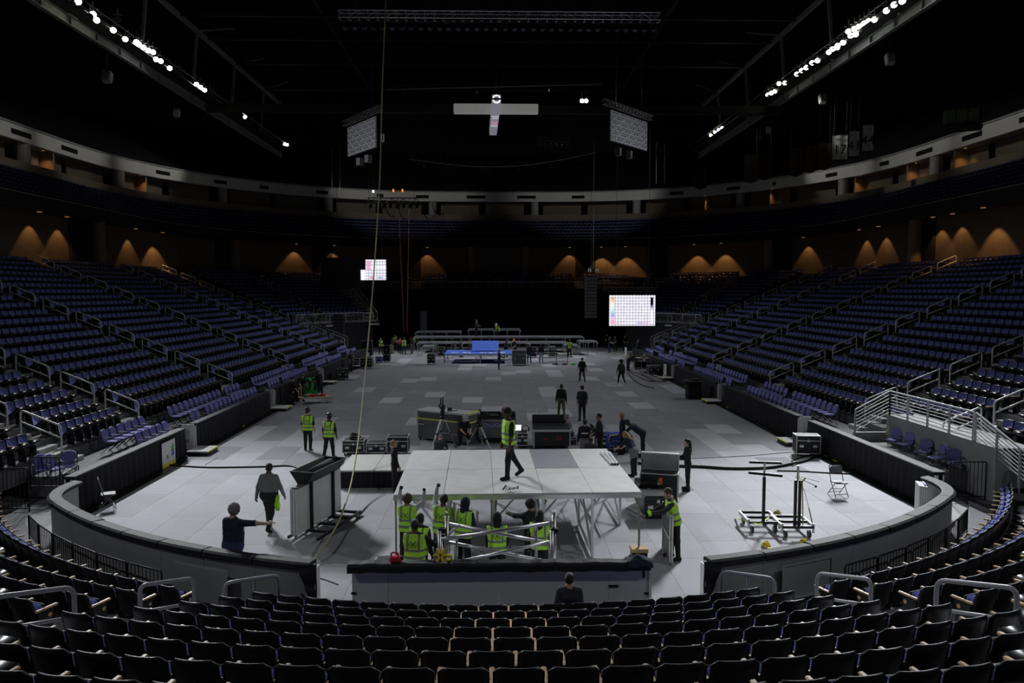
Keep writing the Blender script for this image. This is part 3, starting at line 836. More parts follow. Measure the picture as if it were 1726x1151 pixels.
for (d, blk, i, k, n, x, y, z, a) in near:
    o = proto if first else copy_tree(proto)
    first = False
    o.location = (x, y, z); o.rotation_euler = (0, 0, a)
    o['label'] = (f'black-backed seat, {ORD[k]} from the left in the {ORD[i]} row of the centre block' if blk == 'centre'
                  else f'black-backed seat, {ORD[k]} from the aisle in the {ORD[i]} row of the {blk} block')
    o['group'] = f'black-backed seats of the near bowl, {blk} block'
    lone = (blk == 'left' and k == 0) or (blk == 'centre' and k == n - 1)
    if lone:
        place(ME_ARM, 'armrest', o, (.265, 0, 0)); place(ME_STD, 'standard', o, (.265, 0, 0)); place(ME_DISC, 'row_disc', o, (.288, .2, .52))
    if (blk == 'right' and k == 0) or (blk == 'centre' and k == 0): place(ME_DISC, 'row_disc', o, (-.288, .2, .52))
for (d, blk, i, k, n, x, y, z, a) in over: seat_inst.append((x, y, z, a))
# ---- the other seats: one mass
def seat_lowpoly():
    mb = MB()
    def slab(pts, y0, y1, tilt, zb, mf, mk):
        n = len(pts); v = []
        for (x, z) in pts: v.append((x, y0 - tilt * (z - zb), z))
        for (x, z) in pts: v.append((x, y1 - tilt * (z - zb), z))
        mb.add(v, [tuple(range(n))], mk); o = len(mb.v) - 2 * n
        mb.f.append(tuple(o + n + i for i in range(n))[::-1]); mb.m.append(mf)
        for i in range(n):
            j = (i + 1) % n
            mb.f.append((o + i, o + n + i, o + n + j, o + j)[::-1]); mb.m.append(mk)
    slab([(-.24, .42), (.24, .42), (.24, .82), (.20, .86), (-.20, .86), (-.24, .82)], -.03, .05, .2, .42, 0, 1)
    a = R(35); c, s_ = math.cos(a), math.sin(a); M = Matrix(((1, 0, 0), (0, c, -s_), (0, s_, c)))
    mb.box(Vector((0, .08, .40)) + M @ Vector((0, .2, .0)), (.46, .40, .085), mi=1, M=M)
    mb.box((-.27, .17, .625), (.05, .36, .035), mi=2)
    mb.box((-.27, .13, .31), (.03, .24, .6), mi=1)
    return mb
def scatter(mb, inst, name, mats):
    V = np.array(mb.v); nv = len(V)
    I = np.array(inst)
    c, s_ = np.cos(I[:, 3]), np.sin(I[:, 3])
    X = V[None, :, 0] * c[:, None] - V[None, :, 1] * s_[:, None] + I[:, 0, None]
    Y = V[None, :, 0] * s_[:, None] + V[None, :, 1] * c[:, None] + I[:, 1, None]
    Z = np.repeat(V[None, :, 2], len(I), 0) + I[:, 2, None]
    co = np.stack([X, Y, Z], -1).reshape(-1, 3).astype(np.float32)
    lens = np.array([len(f) for f in mb.f], np.int32); loops = np.array([i for f in mb.f for i in f], np.int32)
    N = len(I)
    allloops = (loops[None, :] + (np.arange(N, dtype=np.int32) * nv)[:, None]).ravel()
    alllens = np.tile(lens, N); starts = np.concatenate([[0], np.cumsum(alllens)[:-1]]).astype(np.int32)
    me = bpy.data.meshes.new(name)
    me.vertices.add(len(co)); me.vertices.foreach_set('co', co.ravel())
    me.loops.add(len(allloops)); me.loops.foreach_set('vertex_index', allloops)
    me.polygons.add(len(alllens)); me.polygons.foreach_set('loop_start', starts)
    for m in mats: me.materials.append(m)
    me.polygons.foreach_set('material_index', np.tile(np.array(mb.m, np.int32), N))
    me.update(calc_edges=True); me.validate()
    return me
def visible_inst(inst): return [t for t in inst if in_frame((t[0], t[1], t[2] + .6), 700)]
print('mass seats', len(seat_inst))
o = place(scatter(seat_lowpoly(), visible_inst(seat_inst), 'stand_seats', [M_BLUE, M_SHELL, M_WOOD]), 'stand_seats')
tag(o, 'rows upon rows of empty navy blue seats filling the tiered stands', 'seats', kind='stuff')

# ---- round-backed chairs behind the drapes
def chair_proto():
    root = thing('event_chair', 'x', 'chair')
    mb = MB(); n = 14; pts = []
    for k in range(n):
        a = 2 * PI * k / n
        x = .215 * math.copysign(abs(math.cos(a)) ** .75, math.cos(a)); z = .215 * math.copysign(abs(math.sin(a)) ** .8, math.sin(a))
        pts.append((x, z))
    for y in (-.03, .03):
        for (x, z) in pts: mb.v.append((x, y - .22 * (z + .2) + .25 * x * x, z + .665))
    mb.f.append(tuple(range(n))); mb.f.append(tuple(range(n, 2 * n))[::-1])
    for k in range(n): j = (k + 1) % n; mb.f.append((k, n + k, n + j, j)[::-1])
    mb.m = [0] * len(mb.f)
    mb.build('backrest', M_BLUE2, root)
    MB().bbox((0, .24, .445), (.43, .40, .06), .025).build('seat', M_BLUE2, root)
    f = MB()
    for s in (-1, 1):
        f.tube([(s * .22, -.10, .85), (s * .22, -.02, .5), (s * .22, .42, .02)], .012, 5)
        f.tube([(s * .22, .40, .43), (s * .22, -.06, .02)], .012, 5)
        f.bar((s * .24, .05, .62), (s * .24, .36, .62), .035, .025)
    f.build('frame', M_BLKM, root)
    return root
chp = chair_proto(); first = True
for s, nm in ((-1, 'left'), (1, 'right')):
    bays = [(26.6, 30.1), (32.0, 41.0), (43.0, 52.2), (54.3, 63.6), (65.6, 70.5)]
    if s > 0: bays = [(31.9, 41.2), (43.6, 52.4), (54.6, 63.8), (65.6, 70.5)]
    for bi, (y0, y1) in enumerate(bays):
        for ri, (o_, z) in enumerate(((.78, .45), (1.72, .66))):
            n = int((y1 - y0) / .56)
            for k in range(n):
                y = y0 + .28 + k * .56
                if (k * 7 + ri * 5 + bi * 3) % 17 == 0: continue
                c = chp if first else copy_tree(chp); first = False
                c.location = (XC + s * (HW + o_), y, z); c.rotation_euler = (0, 0, (PI / 2 if s > 0 else -PI / 2) + random.uniform(-.05, .05))
                rn = 'front' if ri == 0 else 'back'
                c['label'] = f'round-backed lilac chair, {ORD[k]} along the {rn} row, {ORD[bi]} bay behind the {nm} drapes'
                c['group'] = f'round-backed chairs behind the {nm} drapes'

# ---- aisle handrails of the side stands
def rail_mesh(run, rise, h, r, name='handrail'):
    mb = MB()
    mb.tube(fillet([(0, 0, 0), (0, 0, h), (0, run, h + rise), (0, run, rise)], .14), r, 7)
    mb.tube([(0, 0, h * .55), (0, run, h * .55 + rise)], r * .85, 6)
    return mb.mesh(name, M_STEEL, True)
ME_RAIL = rail_mesh(1.35, .56, .92, .034)
for s, nm in ((-1, 'left'), (1, 'right')):
    for ai, a in enumerate(AISLES):
        for k in range(10):
            n = 2 * k
            x = XC + s * (HW + row_o(n) - .5)
            if not in_frame((x + s, a, row_z(n) + 1)): continue
            o = place(ME_RAIL, 'handrail', None, (x, a, row_z(n)), PI / 2 if s < 0 else -PI / 2)
            tag(o, f'steel aisle handrail, {ORD[k]} up from the floor in the {ORD[ai]} aisle of the {nm} stand', 'handrail', f'aisle handrails of the {nm} stand')
    for k in range(6):
        n = NCOR + 2 * k; r = 6 + row_o(n) - .5
        for j, aa in enumerate((R(34), CA1 + .012)):
            x, y = XC + s * (HW - 6 + r * math.cos(aa)), 71 + r * math.sin(aa)
            o = place(ME_RAIL, 'handrail', None, (x, y, row_z(n)), (aa - PI / 2) if s > 0 else (PI / 2 - aa))
            tag(o, f'steel handrail, {ORD[k]} up the {"first" if j == 0 else "second"} aisle of the far {nm} corner', 'handrail', f'handrails of the far {nm} corner')
# ---- thick grey handrails of the near aisles
for s, nm in ((-1, 'left'), (1, 'right')):
    for k in range(3):
        if k == 0:
            fa_, ne_ = Vector((.1 + s * 4.38, 14.40, -.03)), Vector((.1 + s * 5.30, 13.92, .0))
        else:
            r0, z0 = ((17.75, .30), (20.25, 1.10))[k - 1]
            fa_ = Vector((BC[0] + s * r0 * math.sin(AIS), BC[1] - r0 * math.cos(AIS), z0))
            ne_ = Vector((BC[0] + s * (r0 + 1.25) * math.sin(AIS), BC[1] - (r0 + 1.25) * math.cos(AIS), z0 + .38))
        d = ne_ - fa_; run = math.hypot(d.x, d.y); rise = d.z; h = .96
        root = thing('aisle_rail', f'thick grey tube rail, {ORD[k]} up the {nm} aisle of the near bowl', 'handrail', fa_, math.atan2(d.y, d.x) + PI / 2, f'thick grey rails of the near {nm} aisle')
        MB().tube(fillet([(0, 0, 0), (0, 0, h), (0, -run, h + rise * .9), (0, -run, rise)], .16, 5), .036, 10).build('rail_loop', M_RAILG, root, smooth=True)
        MB().tube([(0, 0, h * .52), (0, -run, h * .52 + rise * .9)], .03, 8).build('mid_rail', M_RAILG, root, smooth=True)
        if k == 0: MB().tube([(0, -run * .5, 0.02), (0, -run * .5, h)], .024, 8).build('centre_post', M_RAILG, root, smooth=True)

# ---- black bar fences between the curved boards and the first seat row
def fence(name, lab, p0, p1, h, zf=0.0, grp=None, bar_gap=.11, m=M_BLKM, topm=None):
    p0, p1 = Vector((p0[0], p0[1], 0)), Vector((p1[0], p1[1], 0)); d = p1 - p0; L = d.length
    root = thing(name, lab, 'fence', (p0.x, p0.y, zf), math.atan2(d.y, d.x), grp)
    MB().tube(fillet([(0, 0, 0), (0, 0, h), (L, 0, h), (L, 0, 0)], .07), .02, 7).build('frame', m, root, smooth=True)
    MB().bar((0, 0, .1), (L, 0, .1), .03).build('bottom_rail', m, root)
    b = MB().cyl((0, 0, .1), (0, 0, h), .010, 6).mesh('bar', m)
    n = max(2, int(L / bar_gap))
    for k in range(1, n): place(b, 'bar', root, (L * k / n, 0, 0))
    return root
for s, nm in ((-1, 'left'), (1, 'right')):
    for k in range(6):
        a0 = R(26.0) + k * R(3.9); a1 = a0 + R(3.75); r = 16.52
        P = [(BC[0] + s * r * math.sin(a), BC[1] - r * math.cos(a)) for a in (a0, a1)]
        fence('bar_fence', f'low black bar fence, {ORD[k]} from the aisle, outside the {nm} curved board', P[0], P[1], .68, -.02, f'black bar fences outside the {nm} curved board')
    # pale gate frame hanging on the board
    a0, a1 = R(20.6), R(25.4); r = 16.32
    P = [Vector((BC[0] + s * r * math.sin(a), BC[1] - r * math.cos(a), 0)) for a in (a0, a1)]
    d = P[1] - P[0]
    root = thing('gate_frame', f'thin pale metal gate frame against the {nm} curved board', 'gate', P[0], math.atan2(d.y, d.x), 'gate frames on the curved boards')
    f = MB()
    for q0, q1 in (((0, 0, .08), (0, 0, .82)), ((0, 0, .82), (d.length, 0, .82)), ((d.length, 0, .82), (d.length, 0, .08)), ((d.length, 0, .08), (0, 0, .08))): f.bar(q0, q1, .03, .03, up=(0, 1, 0))
    f.build('frame', M_ALUW, root)
    MB().box((d.length / 2, .02, .45), (d.length - .03, .012, .72)).build('gate_panel', M_BOARDG, root)
# ================================================================== ROOF STEEL, RIGGING, LAMPS
def truss_mesh(L, w, h, r, bay, name, m, flat=False):
    mb = MB(); n = max(1, round(L / bay))
    for y in ((-w / 2, w / 2) if not flat else (0,)):
        for z in (-h / 2, h / 2): mb.tube([(0, y, z), (L, y, z)], r, 5)
        for k in range(n):
            x0, x1 = L * k / n, L * (k + 1) / n
            mb.tube([(x0, y, -h / 2 if k % 2 else h / 2), (x1, y, h / 2 if k % 2 else -h / 2)], r * .6, 4)
            mb.tube([(x0, y, -h / 2), (x0, y, h / 2)], r * .6, 4)
    if not flat:
        for k in range(n + 1):
            x = L * k / n
            for z in (-h / 2, h / 2): mb.tube([(x, -w / 2, z), (x, w / 2, z)], r * .6, 4)
    return mb.mesh(name, m)
# ---- catwalks with flood lamps
def flood_lamp(root_lab, loc, aim, lit, warm=False, grp=None):
    root = thing('flood_lamp', root_lab, 'lamp', loc, 0, grp)
    d = (Vector(aim) - Vector(loc)).normalized()
    q = d.to_track_quat('-Z', 'Y').to_matrix()
    mb = MB(); mb.lathe([(.05, .32), (.10, .28), (.12, .20), (.185, 0.02), (.19, 0), (.175, 0.015)], n=12, M=q)
    mb.build('housing', M_GSTEEL, root)
    MB().lathe([(.17, 0.0), (.17, .012)], n=12, M=q).build('lens', (M_LAMPW if warm else M_LAMP) if lit else M_LENS, root)
    MB().bar((0, 0, .3), (0, 0, .75), .05).bar((-.3, 0, .3), (.3, 0, .3), .05).build('yoke', M_GSTEEL, root)
    return root
WALK = {-1: (-26.0, 22.7), 1: (25.0, 22.9)}
for s, nm in ((-1, 'left'), (1, 'right')):
    X, z0 = WALK[s]
    root = thing('catwalk', f'grey steel catwalk with railing under the roof, {nm} side', 'catwalk', (X, 0, 0), 0, 'roof catwalks')
    y0, y1 = 2.0, 92.0
    MB().box((-s * 0, (y0 + y1) / 2, z0 + .03), (.32, y1 - y0, .06)).box((0, (y0 + y1) / 2, z0 + .30), (.05, y1 - y0, .55)).box((0, (y0 + y1) / 2, z0 + .58), (.32, y1 - y0, .06)).build('girder', M_GSTEEL, root)
    MB().box((-s * .75, (y0 + y1) / 2, z0 + .62), (1.3, y1 - y0, .05)).build('walkway', M_DSTEEL, root)
    post = MB().box((0, 0, .55), (.07, .07, 1.1)).mesh('rail_post', M_GSTEEL)
    stf = MB().box((s * .0, 0, .3), (.28, .05, .5)).mesh('stiffener', M_GSTEEL)
    for k in range(30):
        y = y0 + 3 * k
        if 34 < y < 92:
            place(post, 'rail_post', root, (0, y, z0 + .6)); place(stf, 'stiffener', root, (0, y, z0))
    for k, dz in enumerate((.55, .85, 1.15)):
        MB().bar((0, 34, z0 + .6 + dz - .05), (0, y1, z0 + .6 + dz - .05), .045).build('hand_rail', M_GSTEEL, root)
    MB().box((s * .3, 47 if s < 0 else 47.5, z0 + .55), (1.2, 1.0, .06)).build('side_platform', M_GSTEEL, root)
    MB().bar((-s * 1.2, 34, z0 + 1.3), (-s * 1.2, y1, z0 + 1.3), .06).build('lamp_pipe', M_GSTEEL, root)
LAMP_L = [(122, 6, 0), (132, 3, 1), (152, 27, 0), (163, 34, 1), (157, 24, 1), (191, 51, 1), (199, 33, 0), (211, 66, 1), (217, 69, 0), (230, 71, 1), (234, 75, 1), (242, 80, 1), (250, 85, 1), (258, 88, 1), (263, 100, 1), (271, 103, 1), (286, 115, 1), (296, 119, 0), (305, 125, 0), (331, 142, 1), (338, 147, 1), (345, 152, 1), (354, 156, 0), (360, 160, 0)]
LAMP_R = [(1521, 2, 1), (1507, 8, 1), (1494, 18, 1), (1474, 33, 1), (1464, 36, 1), (1456, 40, 1), (1448, 45, 1), (1440, 49, 1), (1430, 53, 1), (1434, 60, 1), (1442, 58, 1), (1421, 72, 1), (1412, 77, 1), (1411, 80, 1), (1403, 83, 1), (1397, 88, 1), (1378, 102, 1), (1369, 106, 1), (1359, 114, 1), (1351, 119, 1), (1343, 125, 1), (1323, 140, 1), (1313, 141, 1), (1306, 154, 1), (1300, 157, 1), (1294, 160, 1)]
for s, nm, L in ((-1, 'left', LAMP_L), (1, 'right', LAMP_R)):
    X = -24.5 if s < 0 else 23.7
    for k, (px, py, lit) in enumerate(L):
        r = ray(px, py); t = X / r.x; p = Vector((0, 0, CAMZ)) + r * t
        flood_lamp(f'{"lit" if lit else "unlit"} flood lamp, {ORD[k]} along the {nm} catwalk counted from the camera', p, (X * .4, p.y - 27, 0), lit, k > 18 or k in (3, 5, 7), f'flood lamps of the {nm} catwalk')
for s, nm, L in ((-1, 'left', [(413, 197), (480, 243), (484, 244)]), (1, 'right', [(1198, 228), (1205, 223), (1211, 219), (1217, 216)])):
    X = -24.8 if s < 0 else 24.2
    for k, (px, py) in enumerate(L):
        r = ray(px, py); p = Vector((0, 0, CAMZ)) + r * (X / r.x)
        flood_lamp(f'small lit lamp at the far end of the {nm} catwalk, {ORD[k]} of its cluster', p, (0, p.y - 30, 0), 1, True, f'far lamps of the {nm} catwalk')
for k, px in enumerate((981, 988)):
    p = gy(px, 170, 67)
    flood_lamp(f'lit lamp of the pair above the centre, {"left" if k == 0 else "right"} one', p, (0, 30, 0), 1, False, 'lamp pair above the centre')
for s, nm in ((-1, 'left'), (1, 'right')):
    for k, y in enumerate((46.0, 58.0, 70.0, 82.0)):  # lamp housings added to go with the fascia fill spots
        flood_lamp(f'added fill lamp on the {nm} catwalk turned outwards to the fascia, {ORD[k]} from the camera', (s * 26.3, y, 23.95), (s * 41, y + 1, 20.6), True, True, f'added outward fill lamps of the {nm} catwalk')
# ---- roof beams
bm = struct(MB().box((0, 66, 22.4), (50, .5, .7)).build('trim_cross_girder', M_DSTEEL), 'dark steel cross girder joining the two catwalks', 'beam')
for k, x in enumerate((-24.9, 24.2)):
    o = MB()
    o.bar((x, 30, 28.2), (x, 88, 28.2), .28, .34)
    for y in (46, 55, 64, 73, 82):
        o.bar((x, y, 28.2), (x * 1.02, y, 23.4), .2, .2)
        o.bar((x, y, 28.2), (x, y + 9, 31.5), .16, .16)
    struct(o.build('trim_roof_chord', M_GSTEEL), f'pale steel roof chord with struts above the {"left" if k == 0 else "right"} catwalk', 'beam')
for k, y in enumerate((55, 60.5, 66, 73, 82)):
    struct(MB().box((0, y, 28.3), (49.6, .22, .28)).build('trim_roof_beam', M_DSTEEL), f'dark roof beam across the hall, {ORD[k]} from the camera', 'beam')
for k, x in enumerate((-14, 14)):
    struct(MB().box((x, 58, 29.0), (.2, 56, .25)).build('trim_roof_purlin', M_DSTEEL), f'dark roof purlin running along the {"left" if k == 0 else "right"} half', 'beam')
# ---- front lighting truss with moving heads
YT = 46.0
A, B = gy(572, 27, YT), gy(1112, 23, YT)
tr = thing('lighting_truss', 'long aluminium lighting truss hung across the top of the hall', 'truss', (A.x, YT, A.z + .05))
place(truss_mesh((B.x - A.x), .5, .42, .03, .57, 'truss_frame', M_ALU), 'truss_frame', tr)
for k in range(5):
    MB().cyl((1 + k * 4.4, 0, .2), (1 + k * 4.4, 0, 9), .015, 5).build('hoist_chain', M_DSTEEL, tr)
mh = thing('moving_head', 'x', 'lamp')
MB().bbox((0, 0, -.06), (.36, .26, .12), .03).build('base', M_BLKM, mh)
y_ = MB(); y_.tube(fillet([(-.2, 0, -.42), (-.2, 0, -.12), (.2, 0, -.12), (.2, 0, -.42)], .1), .03, 6); y_.build('yoke', M_BLKM, mh)
Mq = Matrix.Rotation(R(-25), 3, 'X')
MB().lathe([(.10, .16), (.16, .10), (.165, -.08), (.15, -.15)], (0, 0, -.42), 12, M=Mq).build('head', M_BLKM, mh)
MB().lathe([(.14, -.150), (.13, -.165)], (0, 0, -.42), 12, M=Mq).build('lens', M_LENS, mh)
nmh = 34
for k in range(nmh):
    o = mh if k == 0 else copy_tree(mh)
    o.location = (A.x + .35 + (B.x - A.x - .7) * k / (nmh - 1), YT, A.z - .19); o.rotation_euler = (0, 0, random.uniform(-.5, .5))
    o['label'] = f'black moving-head lamp, {ORD[k]} from the left under the front truss'; o['group'] = 'moving-head lamps under the front truss'
# ---- two angled hanging video walls
M_LEDG = mat('led_cabinet_grey', (.22, .22, .24), .5, .2, .5, 26, 0.3, emit=(.62, .64, .72), estr=.05)
M_LEDD = mat('led_cabinet_dark', (.03, .03, .03), .5, .2, .2, 8)
for s, nm, p0, p1 in ((-1, 'left', gy(587, 262, 59.5), gy(634, 248, 55.5)), (1, 'right', gy(1029, 237, 55.5), gy(1090, 249, 59.5))):
    d = p1 - p0; L = math.hypot(d.x, d.y); ang = math.atan2(d.y, d.x); H_ = 2.25
    zb = min(p0.z, p1.z)
    root = thing('video_wall', f'grey video wall of small cabinets hung at an angle, {nm} of the centre', 'screen', (p0.x, p0.y, zb), ang, 'hanging video walls')
    nx, nz = 9, 6
    cab = MB().bbox((0, 0, 0), (L / nx - .03, .12, H_ / nz - .03), .02).mesh('led_cabinet', M_LEDG)
    hinge = MB().box((0, 0, 0), (L / nx * .35, .05, H_ / nz * .25)).mesh('latch_box', M_LEDD)
    MB().box((L / 2, .10, H_ / 2), (L, .05, H_)).build('back_frame', M_LEDD, root)
    for i in range(nx):
        for j in range(nz):
            c = place(cab, 'led_cabinet', root, (L * (i + .5) / nx, 0, H_ * (j + .5) / nz))
            place(hinge, 'latch_box', c, ((.12 if (i + j) % 2 else -.1) * L / nx, -.06, .04))
    place(truss_mesh(L * 1.28, .35, .35, .025, .5, 'hanging_truss', M_ALU), 'hanging_truss', root, (-L * .14, .05, H_ + .45))
    for q in (.15, .85): MB().cyl((L * q, .05, H_ + .6), (L * q, .05, H_ + 9), .012, 5).build('hoist_chain', M_DSTEEL, root)
    for q in (.3, .6): MB().bbox((L * q, .3, -.55), (.5, .4, .6), .04, rz=.3).build('side_speaker', M_CASEG, root)
# ---- overhead cross-shaped sign with lit underside
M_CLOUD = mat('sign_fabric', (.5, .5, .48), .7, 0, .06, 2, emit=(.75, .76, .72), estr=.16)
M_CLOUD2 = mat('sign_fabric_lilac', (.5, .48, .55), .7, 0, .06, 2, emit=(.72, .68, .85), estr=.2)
M_PINK = mat('sign_pink', (.6, .4, .45), .6, 0, .05, 2, emit=(.95, .55, .65), estr=.35)
M_SIGNW = mat('sign_white', (.8, .8, .8), .6, 0, .05, 2, emit=(1, 1, 1), estr=.95)
M_SIGNL = mat('sign_pale', (.6, .65, .7), .6, 0, .05, 2, emit=(.8, .9, 1), estr=.4)
zc = 21.0
n0, n1 = gz(837, 175, zc), gz(831, 228, zc)
arm0, arm1 = gz(765, 193, zc), gz(907, 193, zc)
root = thing('hanging_cross_sign', 'pale cross-shaped sign hung flat under the roof, round emblem at one end', 'sign', ((n0 + n1) / 2))
o_ = (n0 + n1) / 2
w_ = 14 / F_PX * o_.y
d = n1 - n0; ang = math.atan2(d.y, d.x)
MB().bbox(((arm0.x + arm1.x) / 2 - o_.x, arm0.y - o_.y, .45), (arm1.x - arm0.x, .85, .7), .06).build('cross_arm', M_CLOUD, root)
MB().bbox((0, 0, .35), (d.length, .68, .72), .05, rz=ang).build('long_arm', M_CLOUD2, root)
u = d.normalized(); v_ = Vector((-u.y, u.x, 0))
for t, l, m in ((.36, .5, M_SIGNL), (.42, .35, M_SIGNL), (.57, 1.5, M_PINK), (.66, .5, M_SIGNL)):
    p = n0 + d * t - o_
    MB().box((p.x, p.y, -.02), (l, .56, .02), rz=ang).build('lit_panel', m, root)
p = n0 - o_
Mx_ = Matrix.Rotation(PI / 2, 3, 'X')
MB().lathe([(.33, 0), (.33, .03)], (p.x, p.y, .36), 20, M=Mx_).build('emblem_ring', M_SIGNW, root)
MB().lathe([(.22, 0), (.22, .045)], (p.x, p.y, .36), 20, M=Mx_).build('emblem_disc', M_CLOUD2, root)
MB().box((p.x, p.y - .05, .36), (.72, .03, .13)).build('emblem_bar', M_LEDD, root)
for t in (.15, .85): MB().cyl((d.x * (t - .5), d.y * (t - .5), .7), (d.x * (t - .5), d.y * (t - .5), 12), .012, 5).build('hoist_chain', M_DSTEEL, root)
# ---- stage rigging over the far end
for k, (xa, ya, xb_, yb_, Y, lab) in enumerate(((650, 151, 1013, 142, 62, 'thin straight truss above the hanging cross sign'), (690, 268, 1005, 257, 69.5, 'thin curved lamp bar over the far stage'), (740, 292, 830, 290, 76, 'short dark truss over the far stage'), (905, 236, 960, 240, 68, 'short lamp truss right of the hanging cross sign'))):
    a, b = gy(xa, ya, Y), gy(xb_, yb_, Y)
    root = thing('rigging_truss', lab, 'truss', a)
    n = 12; pts = [(0 + (b.x - a.x) * i / n, 0, (b.z - a.z) * i / n - (1.0 * math.sin(PI * i / n) if k == 1 else 0)) for i in range(n + 1)]
    MB().tube(pts, .035, 6).build('chord', M_GSTEEL if k in (0, 1) else M_DSTEEL, root)
    MB().tube([(q[0], q[1], q[2] + .3) for q in pts], .02, 5).build('upper_chord', M_DSTEEL, root)
    w_ = MB()
    for i in range(n): w_.tube([pts[i], (pts[i + 1][0], 0, pts[i + 1][2] + .35)], .02, 4)
    w_.build('lacing', M_DSTEEL, root)
    for i in range(1, n, 2 if k else 4):
        l = MB(); l.lathe([(.1, .1), (.16, 0), (.15, -.22)], (pts[i][0], 0, pts[i][2] - .3), 8); l.build('hung_lamp', M_BLKM, root)
    MB().cyl((pts[2][0], 0, pts[2][2]), (pts[2][0], 0, 30 - a.z), .012, 4).cyl((pts[-3][0], 0, pts[-3][2]), (pts[-3][0], 0, 30 - a.z), .012, 4).build('hoist_chain', M_DSTEEL, root)
# motor cluster left of the stage, hung from the roof
a = gy(655, 338, 74)
root = thing('motor_cluster', 'dark hung lamp cluster beside the rope, with looping cables and small lights', 'rigging', a)
place(truss_mesh(5.2, .4, .5, .03, .6, 'truss_frame', M_DSTEEL), 'truss_frame', root, (-2.0, 0, 0))
for i in range(8):
    MB().lathe([(.12, .1), (.2, 0), (.17, -.28)], (-1.8 + .65 * i, 0, -.45), 8).build('hung_lamp', M_BLKM, root)
for i, (x, r) in enumerate(((.4, 1.4), (1.6, 1.6), (4.0, 1.6), (5.0, 1.2))):
    MB().tube([(x - .7, 0, -.2)] + [(x - .7 * math.cos(PI * j / 8), 0, -.2 - r * math.sin(PI * j / 8)) for j in range(1, 8)] + [(x + .7, 0, -.2)], .05, 5).build('cable_loop', M_CABLE, root)
MB().bbox((-1.45, -.25, .85), (.14, .1, .18), .03).build('work_light', M_LAMPW, root)
for x in (-1.5, 2.5): MB().cyl((x, 0, .2), (x, 0, 14), .015, 5).build('hoist_chain', M_DSTEEL, root)
M_REDLED = mat('red_led', (.5, .1, .02), .5, emit=(1, .25, .05), estr=1.2)
for x in (.5, 1.4): MB().bbox((x, -.2, .95), (.15, .1, .3), .03).build('red_light', M_REDLED, root)
# red chain lines
for k, (xa, xb_, Y) in enumerate(((672, 681, 77), (690, 686, 78))):
    p = gy(xa, 345, Y); q = gy(xb_, 560, Y)
    tag(MB().tube([p, q], .03, 5).build('hoist_line', mat('red_line', (.30, .03, .02), .7)), f'thin red hoist line dropping to the stage, {"left" if k == 0 else "right"} of the two', 'rope', 'red hoist lines')
for k, (x, y0, y1, Y) in enumerate(((1106, 241, 310, 80), (1120, 244, 310, 80), (560, 250, 330, 85), (573, 250, 330, 85))):
    tag(MB().tube([gy(x, y0, Y), gy(x, y1, Y)], .03, 5).build('hanging_pole', M_GSTEEL), f'thin hanging pole {"left" if k > 1 else "right"} of the stage rigging, {"left" if k % 2 == 0 else "right"} of its pair', 'pole', 'thin hanging poles')
# ---- long hoist rope falling to the floor by the opening
pts = []
for (px, py, Y) in ((652, -40, 33.0), (645, 130, 32.6), (640, 300, 32.0), (631, 450, 31.0), (622, 560, 29.8), (610, 690, 27.0), (600, 770, 24.4), (588, 830, 22.0), (570, 880, 19.8), (545, 922, 18.0)): pts.append(gy(px, py, Y))
pts += [gz(520, 955, .02), gz(500, 970, .02), gz(488, 978, .02)]
dense = []
for i in range(len(pts) - 1):
    p0 = pts[max(i - 1, 0)]; p1 = pts[i]; p2 = pts[i + 1]; p3 = pts[min(i + 2, len(pts) - 1)]
    for j in range(6):
        t = j / 6
        q = .5 * ((2 * p1) + (p2 - p0) * t + (2 * p0 - 5 * p1 + 4 * p2 - p3) * t * t + (3 * p1 - p0 - 3 * p2 + p3) * t ** 3)
        q.z = max(q.z, .02); dense.append(q)
dense.append(pts[-1])
rp = thing('hoist_rope', 'long olive hoist rope hanging from the roof to the floor by the barrier', 'rope', dense[-1])
MB().tube([q - dense[-1] for q in dense], .026, 6).build('rope', M_ROPE, rp, smooth=True)
hk = gy(645, 232, 32.2) - dense[-1]
MB().bbox(hk, (.12, .12, .35), .03).build('hook_block', M_ALU, rp)
# ---- white loudspeakers under the roof edge
for k, (px, py, Y, w) in enumerate(((181, 130, 56, 1), (298, 191, 74, .9), (1500, 100, 56, 1), (1386, 167, 70, 1), (1295, 219, 88, .9))):
    p = gy(px, py, Y)
    root = thing('loudspeaker', f'pale boxy loudspeaker hung in the dark roof, {ORD[k]} from the left', 'loudspeaker', p, (-.4 if px > 836 else .4), 'pale hung loudspeakers')
    Mx = Matrix.Rotation((.35 if px > 836 else -.35), 3, 'Z') @ Matrix.Rotation(-.35, 3, 'X')
    MB().bbox((0, 0, 0), (.6 * w, .5 * w, .85 * w), .05, M=Mx).build('cabinet', M_SPK, root)
    MB().bbox(Mx @ Vector((0, -.255 * w, -.05)), (.5 * w, .02, .62 * w), .01, M=Mx).build('grille', M_CONC, root)
    MB().bbox(Mx @ Vector((0, -.26 * w, .3 * w)), (.2 * w, .03, .1 * w), .01, M=Mx).build('horn', M_DARK, root)
    MB().cyl((0, 0, .3), (0, 0, 6), .02, 5).build('hanger', M_DSTEEL, root)
